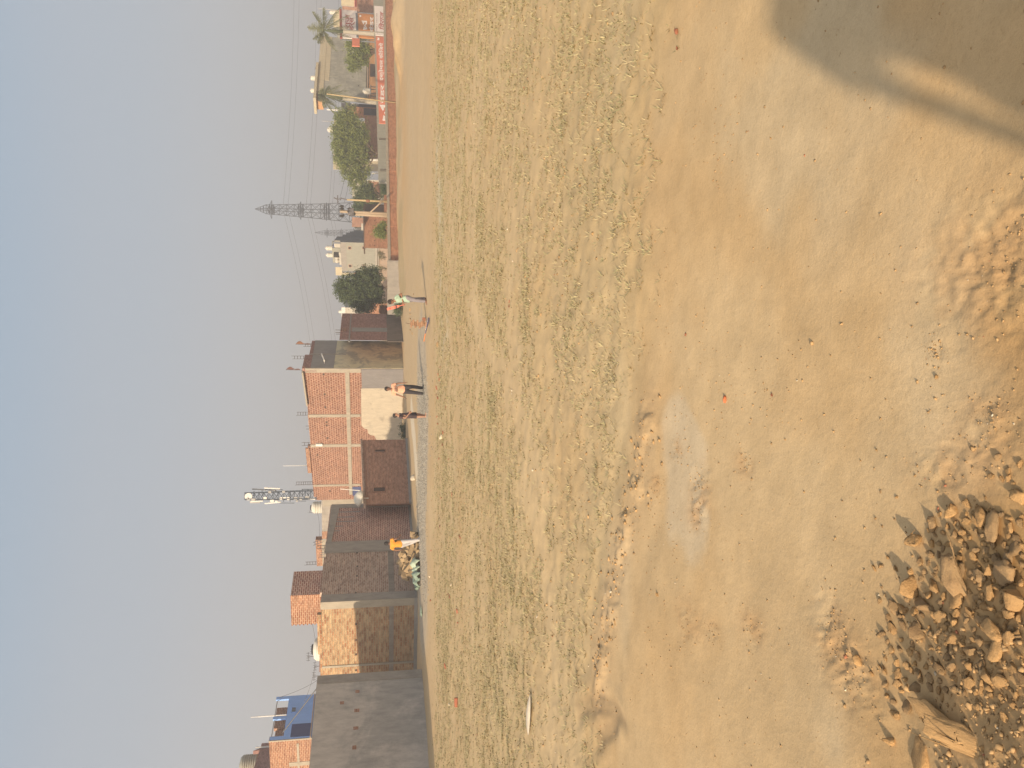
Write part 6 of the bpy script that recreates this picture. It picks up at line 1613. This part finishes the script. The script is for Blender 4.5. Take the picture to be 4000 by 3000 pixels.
for i, (v, y) in enumerate(pile):
    base = XY(3000 - y, 38.0); fr = (v - 1560) / 75.0; Yb = 35.2 - 2.4 * fr + .4 * (2170 - y) / 80
    q = PT(3000 - y, v, Yb); q.z = max(q.z, gz(q.x, q.y) + .06)
    o = bpy.data.objects.new('rubble_block', BLK[i % 8]); COL.objects.link(o); o.location = q
    s = rb.uniform(.20, .34) if v < 1600 else rb.uniform(.16, .30)
    o.scale = (s * rb.uniform(1.1, 1.9), s * rb.uniform(.7, 1.1), s * rb.uniform(.5, .95)); o.rotation_euler = (rb.uniform(-.7, .7), rb.uniform(-.7, .7), rb.uniform(0, 6.3))
    lab = 'broken block in the rubble pile against the dark brick wall'
    if i == 9: lab = 'large oblong block at the left end of the rubble pile'; o.scale = (.58, .3, .3)
    if i == 19: lab = 'tilted oblong block in the middle of the rubble pile'; o.scale = (.55, .2, .2)
    tag(o, lab, 'rubble block', 'blocks of the rubble pile')
    if i not in (9, 19): PB.append((o, v, y, 'tall narrow' if o.scale.z > o.scale.x else 'broken'))
by_landmark(PB, [('the large oblong block', 1590, 2235), ('the tilted oblong block', 1620, 2165), ('the topmost block', 1562, 2195), ('the orange youth', 1640, 2108), ('the pale green sack', 1625, 2205)], 'block in the rubble pile')
# core of the pile
q = PT(3000 - 2185, 1640, 36.2)
mb = MB(); me = chunk_mesh('rubble_core', 5, 16, .2, 3, .5); me.materials.append(M['block']); o = bpy.data.objects.new('rubble_core', me); COL.objects.link(o); o.location = (q.x + .05, q.y + .25, .12); o.scale = (1.15, .75, 1.1)
tag(o, 'heaped fill of crumbled mortar under the broken blocks', 'rubble', kind='stuff')
M['brick_wicket'] = mat_rock('brick_wicket', lin(.36, .22, .14), lin(.30, .17, .11), lin(.42, .30, .19))
M['sack_green'] = mat_plain('sack_green', lin(.44, .52, .40), .6, .3, 6, .004)
M['sack_teal'] = mat_plain('sack_teal', lin(.25, .33, .27), .6, .35, 6, .004)
M['sack_brown'] = mat_plain('sack_brown', lin(.34, .27, .15), .7, .3, 6, .004)
def sack(v, y, w, h, label, mat, seed, cloth=None, Y=31.8):
    q = ON(3000 - y, v); t = thing('sack', (q.x, q.y, q.z), label, 'sack', 'sacks of sand beside the rubble pile')
    me = chunk_mesh('sack_body', seed, 18, .10, 3, .8)
    for vv in me.vertices:
        n = mnoise.fractal(vv.co * 4 + Vector((seed, 3, 0)), 1, 2, 4); vv.co *= 1 + .12 * n; vv.co.x *= w; vv.co.y *= .30; vv.co.z = max(vv.co.z, -.62) * h + .62 * h * .95
    me.materials.append(M[mat]); o = bpy.data.objects.new('sack_body', me); COL.objects.link(o); o.parent = t
    if cloth:
        rnd = random.Random(seed); bm = bmesh.new(); n = 14; gr = []
        for i in range(n + 1):
            row = []
            for j in range(n + 1):
                x = (i / n * 2 - 1) * w * 1.12; yy = (j / n * 2 - 1) * .34; zz = h * 1.5 * (1 - .55 * (x / w) ** 2 * .7 - .9 * abs(yy / .34) ** 2.5 * .6) + .09 * mnoise.fractal(Vector((x * 5, yy * 7, seed)), 1, 2, 4)
                row.append(bm.verts.new((x, yy, max(zz, .02))))
            gr.append(row)
        for i in range(n):
            for j in range(n): bm.faces.new((gr[i][j], gr[i + 1][j], gr[i + 1][j + 1], gr[i][j + 1]))
        m2 = bpy.data.meshes.new('plastic_sheet'); bm.to_mesh(m2); bm.free(); m2.materials.append(M[cloth]); m2.polygons.foreach_set('use_smooth', [True] * len(m2.polygons)); m2.update()
        o = bpy.data.objects.new('plastic_sheet', m2); COL.objects.link(o); o.parent = t; so = o.modifiers.new('thickness', 'SOLIDIFY'); so.thickness = .008
    return t
sack(1640, 2200, .20, .26, 'pale green plastic sack, tallest and nearest the rubble blocks', 'sack_brown', 1, 'sack_green')
sack(1641, 2222, .17, .20, 'brown sack half covered by pale green plastic', 'sack_brown', 2, 'sack_green')
sack(1642, 2245, .17, .22, 'open brown sack with torn green rim', 'sack_brown', 3, 'sack_teal')
sack(1642, 2268, .17, .20, 'brown sack with green threads on top, second from the left', 'sack_brown', 4, 'sack_teal')
sack(1641, 2292, .14, .22, 'folded blue-green sack at the left end of the row', 'sack_teal', 5)
p_ = ON(3000 - 2375, 1652)
sack(1650, 2385, .30, .08, 'flattened blue-green plastic scrap farther left along the wall foot', 'sack_teal', 6)

# ------------------------------------------------------------------ the wicket of bricks, spare brick, bat, clods
wb = ON(3000 - 1266, 1668)
rw = random.Random(2); z = wb.z
for i in range(8):
    dx = (-.045, .05, .0, -.05, .03, -.03, .045, -.02)[i]
    long_ = i % 2 == 0
    o = whole_brick('brick', wb + Vector((dx, 0, z - wb.z + .038)), rw.uniform(-.12, .12) + (0 if long_ else .35), 'brick in the upright stack serving as a wicket', 'bricks of the wicket stack', (.21, .10, .07), mat=M['brick_wicket']); z += .0755
    o['label'] = ('lowest', 'second', 'third', 'fourth', 'fifth', 'sixth', 'seventh', 'topmost')[i] + ' brick of the upright stack serving as a wicket'
mb = MB(); mb.tube((0, 0, 0), (.03, 0, .16), .012, n=6); o = mb.build('stick', M['bark'], None, uv=False); o.location = (wb.x, wb.y, z); tag(o, 'short stick standing on top of the brick wicket', 'stick')
p_ = ON(3000 - 1247, 1663); whole_brick('brick', p_ + Vector((0, .1, .06)), .3, 'single brick on edge on the ground between the brick wicket and the batsman', dims=(.12, .10, .12))
def bat_mesh(name, mat, blade=.56, w=.108, th=.045):
    bm = bmesh.new(); n = 12; prof = []
    for i in range(n + 1):
        s_ = i / n; z_ = s_ * blade; ww = w / 2 * (1 if s_ < .86 else 1 - .72 * ((s_ - .86) / .14) ** 1.6) * (.93 + .07 * min(1, s_ * 8)); tt = th * (.45 + .75 * math.exp(-((s_ - .28) / .3) ** 2)) * (1 if s_ < .9 else .8)
        prof.append([bm.verts.new(p) for p in ((-ww, -.012, z_), (ww, -.012, z_), (ww, .004, z_), (0, .004 + tt, z_), (-ww, .004, z_))])
    for a, b in zip(prof[:-1], prof[1:]):
        for i in range(5): bm.faces.new((a[i], a[(i + 1) % 5], b[(i + 1) % 5], b[i]))
    bm.faces.new(prof[0][::-1]); bm.faces.new(prof[-1]); bmesh.ops.recalc_face_normals(bm, faces=bm.faces)
    me = bpy.data.meshes.new(name); bm.to_mesh(me); bm.free(); me.materials.append(mat); me.update(); return me
def bat(label, p, rot, blade_mat, handle_mat, sc=1.0):
    t = thing('cricket_bat', p, label, 'cricket bat'); t.rotation_euler = rot; t.scale = (sc,) * 3
    o = bpy.data.objects.new('blade', bat_mesh('blade', blade_mat)); COL.objects.link(o); o.parent = t
    mb = MB(); mb.lathe((0, 0, .55), [(.012, 0), (.016, .03), (.016, .25), (.019, .27), (.015, .285)], 10); o = mb.build('handle', handle_mat, None, uv=False, smooth=True); o.parent = t
    mb = MB(); mb.box((0, -.0135, .42), (.10, .004, .05)); mb.box((0, -.0135, .36), (.045, .004, .04)); mb.box((0, -.0135, .13), (.07, .004, .03)); o = mb.build('sticker', M['ink_white'] if blade_mat.name == 'bat_blue' else M['black_plastic'], None, uv=False); o.parent = t
    return t
M['bat_red'] = mat_plain('bat_red', lin(.74, .20, .15), .45, .06, 3)
M['bat_blue'] = mat_plain('bat_blue', lin(.13, .13, .21), .45, .3, 6)
p_ = ON(3000 - 1240, 1680); bat('blue and white cricket bat with orange handle, lying beside the brick wicket', p_ + Vector((.0, 0, .06)), (R(-80), 0, R(83)), M['bat_blue'], mat_plain('grip_orange', lin(.65, .22, .07), .6, .1), 1.0)
CL = []
for v, y, s in ((1603, 1210, 16), (1604, 1228, 16), (1605, 1248, 22), (1606, 1262, 14), (1604, 1290, 16), (1612, 1302, 16), (1600, 1180, 8), (1617, 1150, 10), (1615, 1520, 12), (1650, 1516, 16)):
    CL.append((y, rock(v, y, s, 'x', 'clods beyond the wicket', True, None, (1, .6, .6), name='clod', cat='clod')))
for i, (y, o) in enumerate(sorted(CL, key=lambda q_: -q_[0])): o['label'] = 'dark clod on the far dirt beyond the brick wicket, %s from the left' % ordinal(i + 1)
# dead root lump
rock(1712, 1345, 30, 'tangled brown root lump at the edge of the pale strip', None, True, 6, (1, .8, .5), name='root_lump', cat='root')

# ------------------------------------------------------------------ people
M['skin'] = mat_plain('skin', lin(.25, .135, .09), .6, .08, 8)
M['skin_light'] = mat_plain('skin_light', lin(.38, .215, .15), .6, .08, 8)
M['hair'] = mat_plain('hair', lin(.035, .03, .028), .7, .2, 20)
M['eye'] = mat_plain('eye', lin(.03, .02, .02), .4, .1)
def capsules(mb, chain, n=12):
    """tapered limb: (point, radius) ..."""
    for (p, r) in chain: mb.ball(p, r, n=n, m=8)
    for (p0, r0), (p1, r1) in zip(chain[:-1], chain[1:]): mb.tube(p0, p1, r0, r1, n)
def fuse(name, mb, mat, parent, voxel=.012, smooth=4, extra=None):
    o = mb.build(name, mat, None, uv=False)
    m = o.modifiers.new('r', 'REMESH'); m.mode = 'VOXEL'; m.voxel_size = voxel; m.use_smooth_shade = True
    s = o.modifiers.new('s', 'SMOOTH'); s.iterations = smooth; s.factor = .5
    dg = bpy.context.evaluated_depsgraph_get(); me = bpy.data.meshes.new_from_object(o.evaluated_get(dg)); old = o.data; o.modifiers.clear(); o.data = me; bpy.data.meshes.remove(old)
    if not me.materials: me.materials.append(mat)
    o.parent = parent; return o
def hand(mb, w, d, pal, k=1.0):
    """palm and five fingers: w wrist point, d direction of the fingers, pal palm normal"""
    d = Vector(d).normalized(); pal = Vector(pal); pal = (pal - d * pal.dot(d)).normalized(); s = d.cross(pal)
    w = Vector(w); capsules(mb, [(w, .024 * k), (w + d * .03 * k, .028 * k)], 8)
    for i, (o_, l) in enumerate(((-.028, .060), (-.010, .070), (.009, .066), (.026, .052))):
        a = w + (d * .055 + s * o_) * k; b = a + (d * l * .55 + pal * .008) * k; c = b + (d * l * .45 + pal * .022) * k
        capsules(mb, [(w + (d * .02 + s * o_ * .7) * k, .013 * k), (a, .0105 * k), (b, .009 * k), (c, .0075 * k)], 7)
    a = w + (d * .018 - s * .030) * k; b = a + (d * .030 - s * .022 + pal * .012) * k; c = b + (d * .026 - s * .004 + pal * .012) * k
    capsules(mb, [(w, .016 * k), (a, .012 * k), (b, .010 * k), (c, .008 * k)], 7)
def person(label, loc, face, H, J, skin, top, legs, shoes=None, hairm=None, sleeve=.5, shorts=False, face_up=0.0, head_yaw=0.0, belly=1.0, hair_long=0.0, group=None, top_len=.0, toplbl=None):
    """J: joints in the body's own frame (x = body's left... here +x is the viewer's right when facing away), units of H; face = heading angle"""
    t = thing('person', loc, label, 'person', group); t.rotation_euler = (0, 0, face)
    S = H / 1.5
    P = {k: Vector(v) * H for k, v in J.items()}
    mb = MB()
    r = lambda x: x * S
    hd = P['head']
    capsules(mb, [(P['pelvis'], r(.105)), (P['waist'], r(.095)), (P['chest'], r(.115)), (P['neck'] - Vector((0, 0, r(.05))), r(.075))])
    for sd in 'LR': capsules(mb, [(P['chest'] + (P['sh' + sd] - P['chest']) * .3, r(.085)), (P['sh' + sd], r(.05))])
    capsules(mb, [(P['neck'] - Vector((0, 0, r(.05))), r(.055)), (P['neck'], r(.045)), (hd, r(.045))])
    # head: skull, jaw, nose, ears turned by head_yaw
    Rh = Matrix.Rotation(head_yaw, 3, 'Z') @ Matrix.Rotation(face_up, 3, 'X')
    mb.ball(hd + Rh @ Vector((0, r(.008), r(.02))), r(.092), (.84, 1.0, 1.05), 16, 12, rot=Rh)
    mb.ball(hd + Rh @ Vector((0, -r(.022), -r(.045))), r(.062), (.88, .9, 1.0), 12, 9, rot=Rh)
    mb.ball(hd + Rh @ Vector((0, -r(.052), -r(.082))), r(.026), (1.1, .8, .7), 8, 6, rot=Rh)
    capsules(mb, [(hd + Rh @ Vector((0, -r(.084), r(.02))), r(.009)), (hd + Rh @ Vector((0, -r(.100), -r(.012))), r(.013))], 7)
    mb.ball(hd + Rh @ Vector((0, -r(.082), -r(.048))), r(.020), (1.15, .5, .4), 8, 6, rot=Rh)
    for sd in (-1, 1): mb.ball(hd + Rh @ Vector((sd * r(.080), r(.004), -r(.002))), r(.022), (.35, .7, 1.15), 8, 6, rot=Rh)
    for sd in 'LR':
        capsules(mb, [(P['sh' + sd], r(.047)), (P['el' + sd], r(.034)), (P['wr' + sd], r(.024))])
        dr = (P['wr' + sd] - P['el' + sd]).normalized()
        hdv = P.get('hd' + sd); d_ = (hdv - P['wr' + sd]) if hdv is not None else dr
        hand(mb, P['wr' + sd], d_, (1 if sd == 'R' else -1, 0, 0) if abs(d_.normalized().z) > .6 else (0, 0, -1), S)
        capsules(mb, [(P['hip' + sd], r(.085)), (P['kn' + sd], r(.055)), (P['kn' + sd].lerp(P['an' + sd], .35), r(.054)), (P['an' + sd], r(.034))])
        fwd = Vector(J.get('ft' + sd, (0, -1, 0))).normalized()
        capsules(mb, [(P['an' + sd] - Vector((0, 0, r(.02))) - fwd * r(.02), r(.034)), (P['an' + sd] + fwd * r(.10) - Vector((0, 0, r(.04))), r(.028)), (P['an' + sd] + fwd * r(.15) - Vector((0, 0, r(.047))), r(.022))], 8)
    body = fuse('body', mb, M[skin], t, .0085, 2)
    mb = MB()
    for sd in (-1, 1): mb.ball(hd + Rh @ Vector((sd * r(.030), -r(.080), r(.018))), r(.011), (1.3, .6, .8), 8, 6, rot=Rh)
    mb.ball(hd + Rh @ Vector((0, -r(.0925), -r(.046))), r(.016), (1.3, .25, .22), 8, 6, rot=Rh)
    for sd in (-1, 1): mb.ball(hd + Rh @ Vector((sd * r(.031), -r(.087), r(.036))), r(.018), (1.1, .3, .22), 8, 6, rot=Rh)
    o = mb.build('face_features', M['eye'], None, uv=False, smooth=True); o.parent = t
    mb = MB()
    mb.ball(hd + Rh @ Vector((0, r(.020), r(.036))), r(.101), (.87, 1.0, .99), 16, 12, rot=Rh); mb.ball(hd + Rh @ Vector((0, r(.050), -r(.005))), r(.082), (.88, .7, .95), 12, 9, rot=Rh); mb.ball(hd + Rh @ Vector((0, -r(.035), r(.085))), r(.055), (1.05, .75, .5), 12, 8, rot=Rh)
    fuse('hair', mb, M['hair'], t, .010, 2)
    # shirt
    mb = MB(); sk = lambda x: r(x + .020)
    bot = P['pelvis'] - Vector((0, 0, r(.03 + top_len)))
    capsules(mb, [(bot + Vector((0, 0, r(.02))), sk(.112)), (P['waist'], sk(.108 * belly)), (P['chest'], sk(.112)), (P['chest'] * .45 + (P['neck'] - Vector((0, 0, r(.05)))) * .55, sk(.075))])
    for dx in (-.05, .05):
        q = Vector((r(dx), 0, 0)); capsules(mb, [(bot + q, sk(.095)), (P['waist'] + q, sk(.082 * belly)), (P['chest'] + q, sk(.096)), (P['chest'] * .45 + (P['neck'] - Vector((0, 0, r(.05)))) * .55 + q * .7, sk(.065))])
    for sd in 'LR':
        e_ = P['sh' + sd].lerp(P['el' + sd], sleeve); capsules(mb, [(P['chest'].lerp(P['sh' + sd], .5) + Vector((0, 0, r(.03))), sk(.06)), (P['sh' + sd], sk(.045)), (e_, sk(.046))])
    # cut clean at hem, cuffs and neckline by dropping the end caps
    o = fuse('shirt', mb, M[top], t, .012, 2)
    cut_mesh(o, [(bot - Vector((0, 0, r(.045))), Vector((0, 0, -1)), 9)] + [(P['sh' + s_].lerp(P['el' + s_], sleeve), (P['el' + s_] - P['sh' + s_]).normalized(), r(.13)) for s_ in 'LR'] + [(P['neck'] - Vector((0, 0, r(.012))), Vector((0, 0, 1)), 9)])
    # trousers or shorts
    mb = MB()
    capsules(mb, [(P['pelvis'] + Vector((0, 0, r(.03))), sk(.098)), (P['pelvis'] - Vector((0, 0, r(.03))), sk(.095))])
    for sd in 'LR':
        if shorts: e_ = P['hip' + sd].lerp(P['kn' + sd], .93); capsules(mb, [(P['hip' + sd], sk(.085)), (e_, sk(.075))])
        else: capsules(mb, [(P['hip' + sd], sk(.083)), (P['kn' + sd], sk(.052)), (P['kn' + sd].lerp(P['an' + sd], .4), sk(.050)), (P['an' + sd] + Vector((0, 0, r(.02))), sk(.038))])
    o = fuse('shorts' if shorts else 'trousers', mb, M[legs], t, .012, 2)
    for sd in 'LR':
        if shorts: e_ = P['hip' + sd].lerp(P['kn' + sd], .93); cut_mesh(o, [(e_, (P['kn' + sd] - P['hip' + sd]).normalized(), r(.13))])
        else: cut_mesh(o, [(P['an' + sd], (P['an' + sd] - P['kn' + sd]).normalized(), r(.11))])
    if shoes:
        for sd in 'LR':
            fwd = Vector(J.get('ft' + sd, (0, -1, 0))).normalized(); mb = MB(); a = P['an' + sd]
            capsules(mb, [(a - Vector((0, 0, r(.02))) - fwd * r(.03), r(.045)), (a + fwd * r(.08) - Vector((0, 0, r(.035))), r(.042)), (a + fwd * r(.17) - Vector((0, 0, r(.045))), r(.032))], 10); fuse('shoe', mb, M[shoes], t, .012, 2)
    return t, P
def cut_mesh(o, planes):
    bm = bmesh.new(); bm.from_mesh(o.data)
    for p, n, rad in planes:
        vs = [v for v in bm.verts if (v.co - p).dot(n) > 0 and (v.co - p).length < rad + 5 * (rad > 5)]
        if rad > 5: vs = [v for v in bm.verts if (v.co - p).dot(n) > 0]
        bmesh.ops.delete(bm, geom=vs, context='VERTS')
    bm.to_mesh(o.data); bm.free(); o.data.update()
for nme, c in (('cloth_peach', (.66, .36, .24)), ('cloth_black', (.045, .04, .045)), ('cloth_dark', (.075, .05, .055)), ('cloth_mint', (.34, .46, .37)), ('denim_grey', (.22, .20, .22)), ('cloth_orange', (.66, .29, .04)), ('cloth_white', (.50, .48, .49)), ('cloth_print', (.06, .045, .05)), ('shoe_dark', (.06, .06, .055)), ('shoe_white', (.6, .58, .55))):
    M[nme] = mat_plain(nme, lin(*c), .85, .16, 7, .006)
# 1: boy in peach shirt facing the camera
p_ = ON(3000 - 1520, 1655)
JP = dict(pelvis=(0, 0, .53), waist=(0, 0, .60), chest=(0, .005, .72), neck=(0, 0, .835), head=(.005, -.01, .915), shR=(.105, 0, .795), shL=(-.105, 0, .795), elR=(.150, .01, .64), elL=(-.155, 0, .645), wrR=(.158, -.02, .50), wrL=(-.205, -.01, .51), hdR=(.160, -.03, .44), hdL=(-.225, -.02, .45),
          hipR=(.052, 0, .49), hipL=(-.052, 0, .49), knR=(.062, -.01, .27), knL=(-.085, -.01, .27), anR=(.030, .0, .035), anL=(-.115, .0, .035), ftR=(.75, -1, 0), ftL=(-.35, -1, 0))
t1, P1 = person('standing boy in a peach T-shirt with a dark print and black trousers, facing the camera', (p_.x, p_.y, p_.z), 0.0, 1.50, JP, 'skin', 'cloth_peach', 'cloth_black', 'shoe_dark', sleeve=.55, head_yaw=-.35)
def on_front(o, body_t, name, boxes, mat):
    pass
mb = MB()
for z_, w_ in ((.755, .115), (.735, .115), (.712, .13), (.688, .13)):
    k = 0; x = -w_ / 2
    rnd = random.Random(int(z_ * 1000))
    while x < w_ / 2:
        w2 = rnd.uniform(.012, .03); mb.box((x * 1.5 + w2 * .75, -.150, z_ * 1.5 - .015), (w2 * 1.2, .006, .018 if z_ > .72 else .026)); x += w2 + .008
o = mb.build('shirt_print', M['cloth_black'], None, uv=False); o.parent = t1
# 2: small boy in dark clothes, turned to the right
p_ = ON(3000 - 1622, 1665)
JS = dict(pelvis=(0, .0, .50), waist=(0, .01, .575), chest=(0, .02, .69), neck=(0, .015, .81), head=(0, -.01, .895), shR=(.095, .01, .765), shL=(-.095, .01, .765), elR=(.115, .035, .61), elL=(-.115, .03, .61), wrR=(.05, -.085, .505), wrL=(-.05, -.08, .50), hdR=(.01, -.11, .46), hdL=(-.01, -.105, .45),
          hipR=(.05, 0, .47), hipL=(-.05, 0, .47), knR=(.055, -.01, .265), knL=(-.055, .015, .265), anR=(.055, .03, .035), anL=(-.055, .02, .035), ftR=(0, -1, 0), ftL=(0, -1, 0))
t2p, P2 = person('small barefoot boy in dark T-shirt and patterned shorts, hands together, turned to the right', (p_.x, p_.y, p_.z), R(68), 1.24, JS, 'skin_light', 'cloth_dark', 'cloth_print', None, sleeve=.55, shorts=True, head_yaw=R(8), top_len=.02)
# 3: batsman in mint shirt turned to the left
p_ = ON(3000 - 1172, 1666)
JB_ = dict(pelvis=(0, .02, .53), waist=(0, .02, .60), chest=(0, .0, .715), neck=(0, -.03, .825), head=(0, -.075, .895), shR=(.10, -.01, .785), shL=(-.10, -.01, .785), elR=(.13, .09, .645), elL=(-.135, -.02, .64), wrR=(.02, -.11, .60), wrL=(-.03, -.12, .575), hdR=(-.02, -.155, .605), hdL=(.02, -.16, .575),
           hipR=(.05, .02, .49), hipL=(-.05, .02, .49), knR=(.06, -.055, .27), knL=(-.06, .06, .27), anR=(.06, -.08, .035), anL=(-.06, .085, .035), ftR=(0, -1, 0), ftL=(0, -1, 0))
t3, P3 = person('boy in mint green T-shirt and grey jeans holding up a red cricket bat', (p_.x, p_.y, p_.z), R(-62), 1.42, JB_, 'skin', 'cloth_mint', 'denim_grey', None, sleeve=.55, face_up=.45, top_len=.09)
hw = t3.matrix_basis @ (Vector((.0, -.16, .59)) * 1.42)
tip = PT(3000 - 1208, 1512, hw.y - .05); d_ = (tip - hw); 
bt = bat('red cricket bat raised by the boy in the mint shirt', hw, (0, 0, 0), M['bat_red'], M['bat_red'], d_.length / .74)
zz_ = (-d_).normalized(); yy_ = Vector((.25, 1, 0)); yy_ = (yy_ - zz_ * yy_.dot(zz_)).normalized(); xx_ = yy_.cross(zz_); bt.rotation_euler = Matrix((xx_, yy_, zz_)).transposed().to_euler(); bt.location = tip
# 4: man in orange walking away
p_ = ON(3000 - 2108, 1640)
JO = dict(pelvis=(0, 0, .54), waist=(0, -.005, .61), chest=(0, -.01, .73), neck=(0, -.03, .84), head=(0, -.06, .905), shR=(.115, -.01, .795), shL=(-.115, -.01, .795), elR=(.185, .02, .665), elL=(-.165, .06, .66), wrR=(.175, .02, .53), wrL=(-.205, -.04, .565), hdR=(.17, -.01, .47), hdL=(-.215, -.09, .545),
          hipR=(.05, 0, .50), hipL=(-.05, 0, .50), knR=(.02, -.05, .285), knL=(-.085, .05, .275), anR=(-.065, -.04, .06), anL=(-.12, .07, .035), ftR=(-.3, -1, 0), ftL=(-.3, -1, 0))
t4, P4 = person('youth in an orange T-shirt and whitish trousers seen from behind by the rubble pile', (p_.x - .14, p_.y, p_.z), R(172), 1.50, JO, 'skin', 'cloth_orange', 'cloth_white', 'shoe_white', sleeve=.6, face_up=.4)
# the photographer, standing where the picture is taken from: the shadow at lower right is his
JC = dict(pelvis=(0, 0, .53), waist=(0, 0, .60), chest=(0, 0, .72), neck=(0, 0, .835), head=(0, 0, .915), shR=(.12, 0, .80), shL=(-.12, 0, .80), elL=(-.19, .02, .66), elR=(.188, .02, .655), wrL=(-.10, -.12, .76), wrR=(.168, .0, .49), hdL=(-.06, -.15, .80), hdR=(.178, .0, .42),
          hipR=(.06, 0, .49), hipL=(-.06, 0, .49), knR=(.09, 0, .27), knL=(-.09, 0, .27), anR=(.11, 0, .035), anL=(-.11, 0, .035), ftR=(.2, -1, 0), ftL=(-.2, -1, 0))
t5, P5 = person('photographer standing behind the camera, casting the long shadow at lower right', (-.40, -.28, 0), R(180), 1.83, JC, 'skin', 'cloth_dark', 'cloth_black', 'shoe_dark', sleeve=.95, belly=1.0, top_len=.10)
HAZE_H = 48
# ------------------------------------------------------------------ dusty air
def haze():
    mb = MB(); mb.prism([(-260, -30), (300, -30), (520, 640), (-420, 640)], -1.5, HAZE_H)
    o = mb.build('haze', M['concrete'], None, uv=False); o.data.materials.clear()
    m = bpy.data.materials.new('haze'); m.use_nodes = True; nt = m.node_tree; nt.nodes.clear()
    out = nt.nodes.new('ShaderNodeOutputMaterial'); v = nt.nodes.new('ShaderNodeVolumePrincipled')
    v.inputs['Color'].default_value = (.93, .92, .95, 1); v.inputs['Density'].default_value = 0.0029; v.inputs['Anisotropy'].default_value = .2
    nt.links.new(v.outputs[0], out.inputs['Volume']); o.data.materials.append(m); tag(o, 'thin dusty haze in the air', 'haze', kind='stuff')
haze()
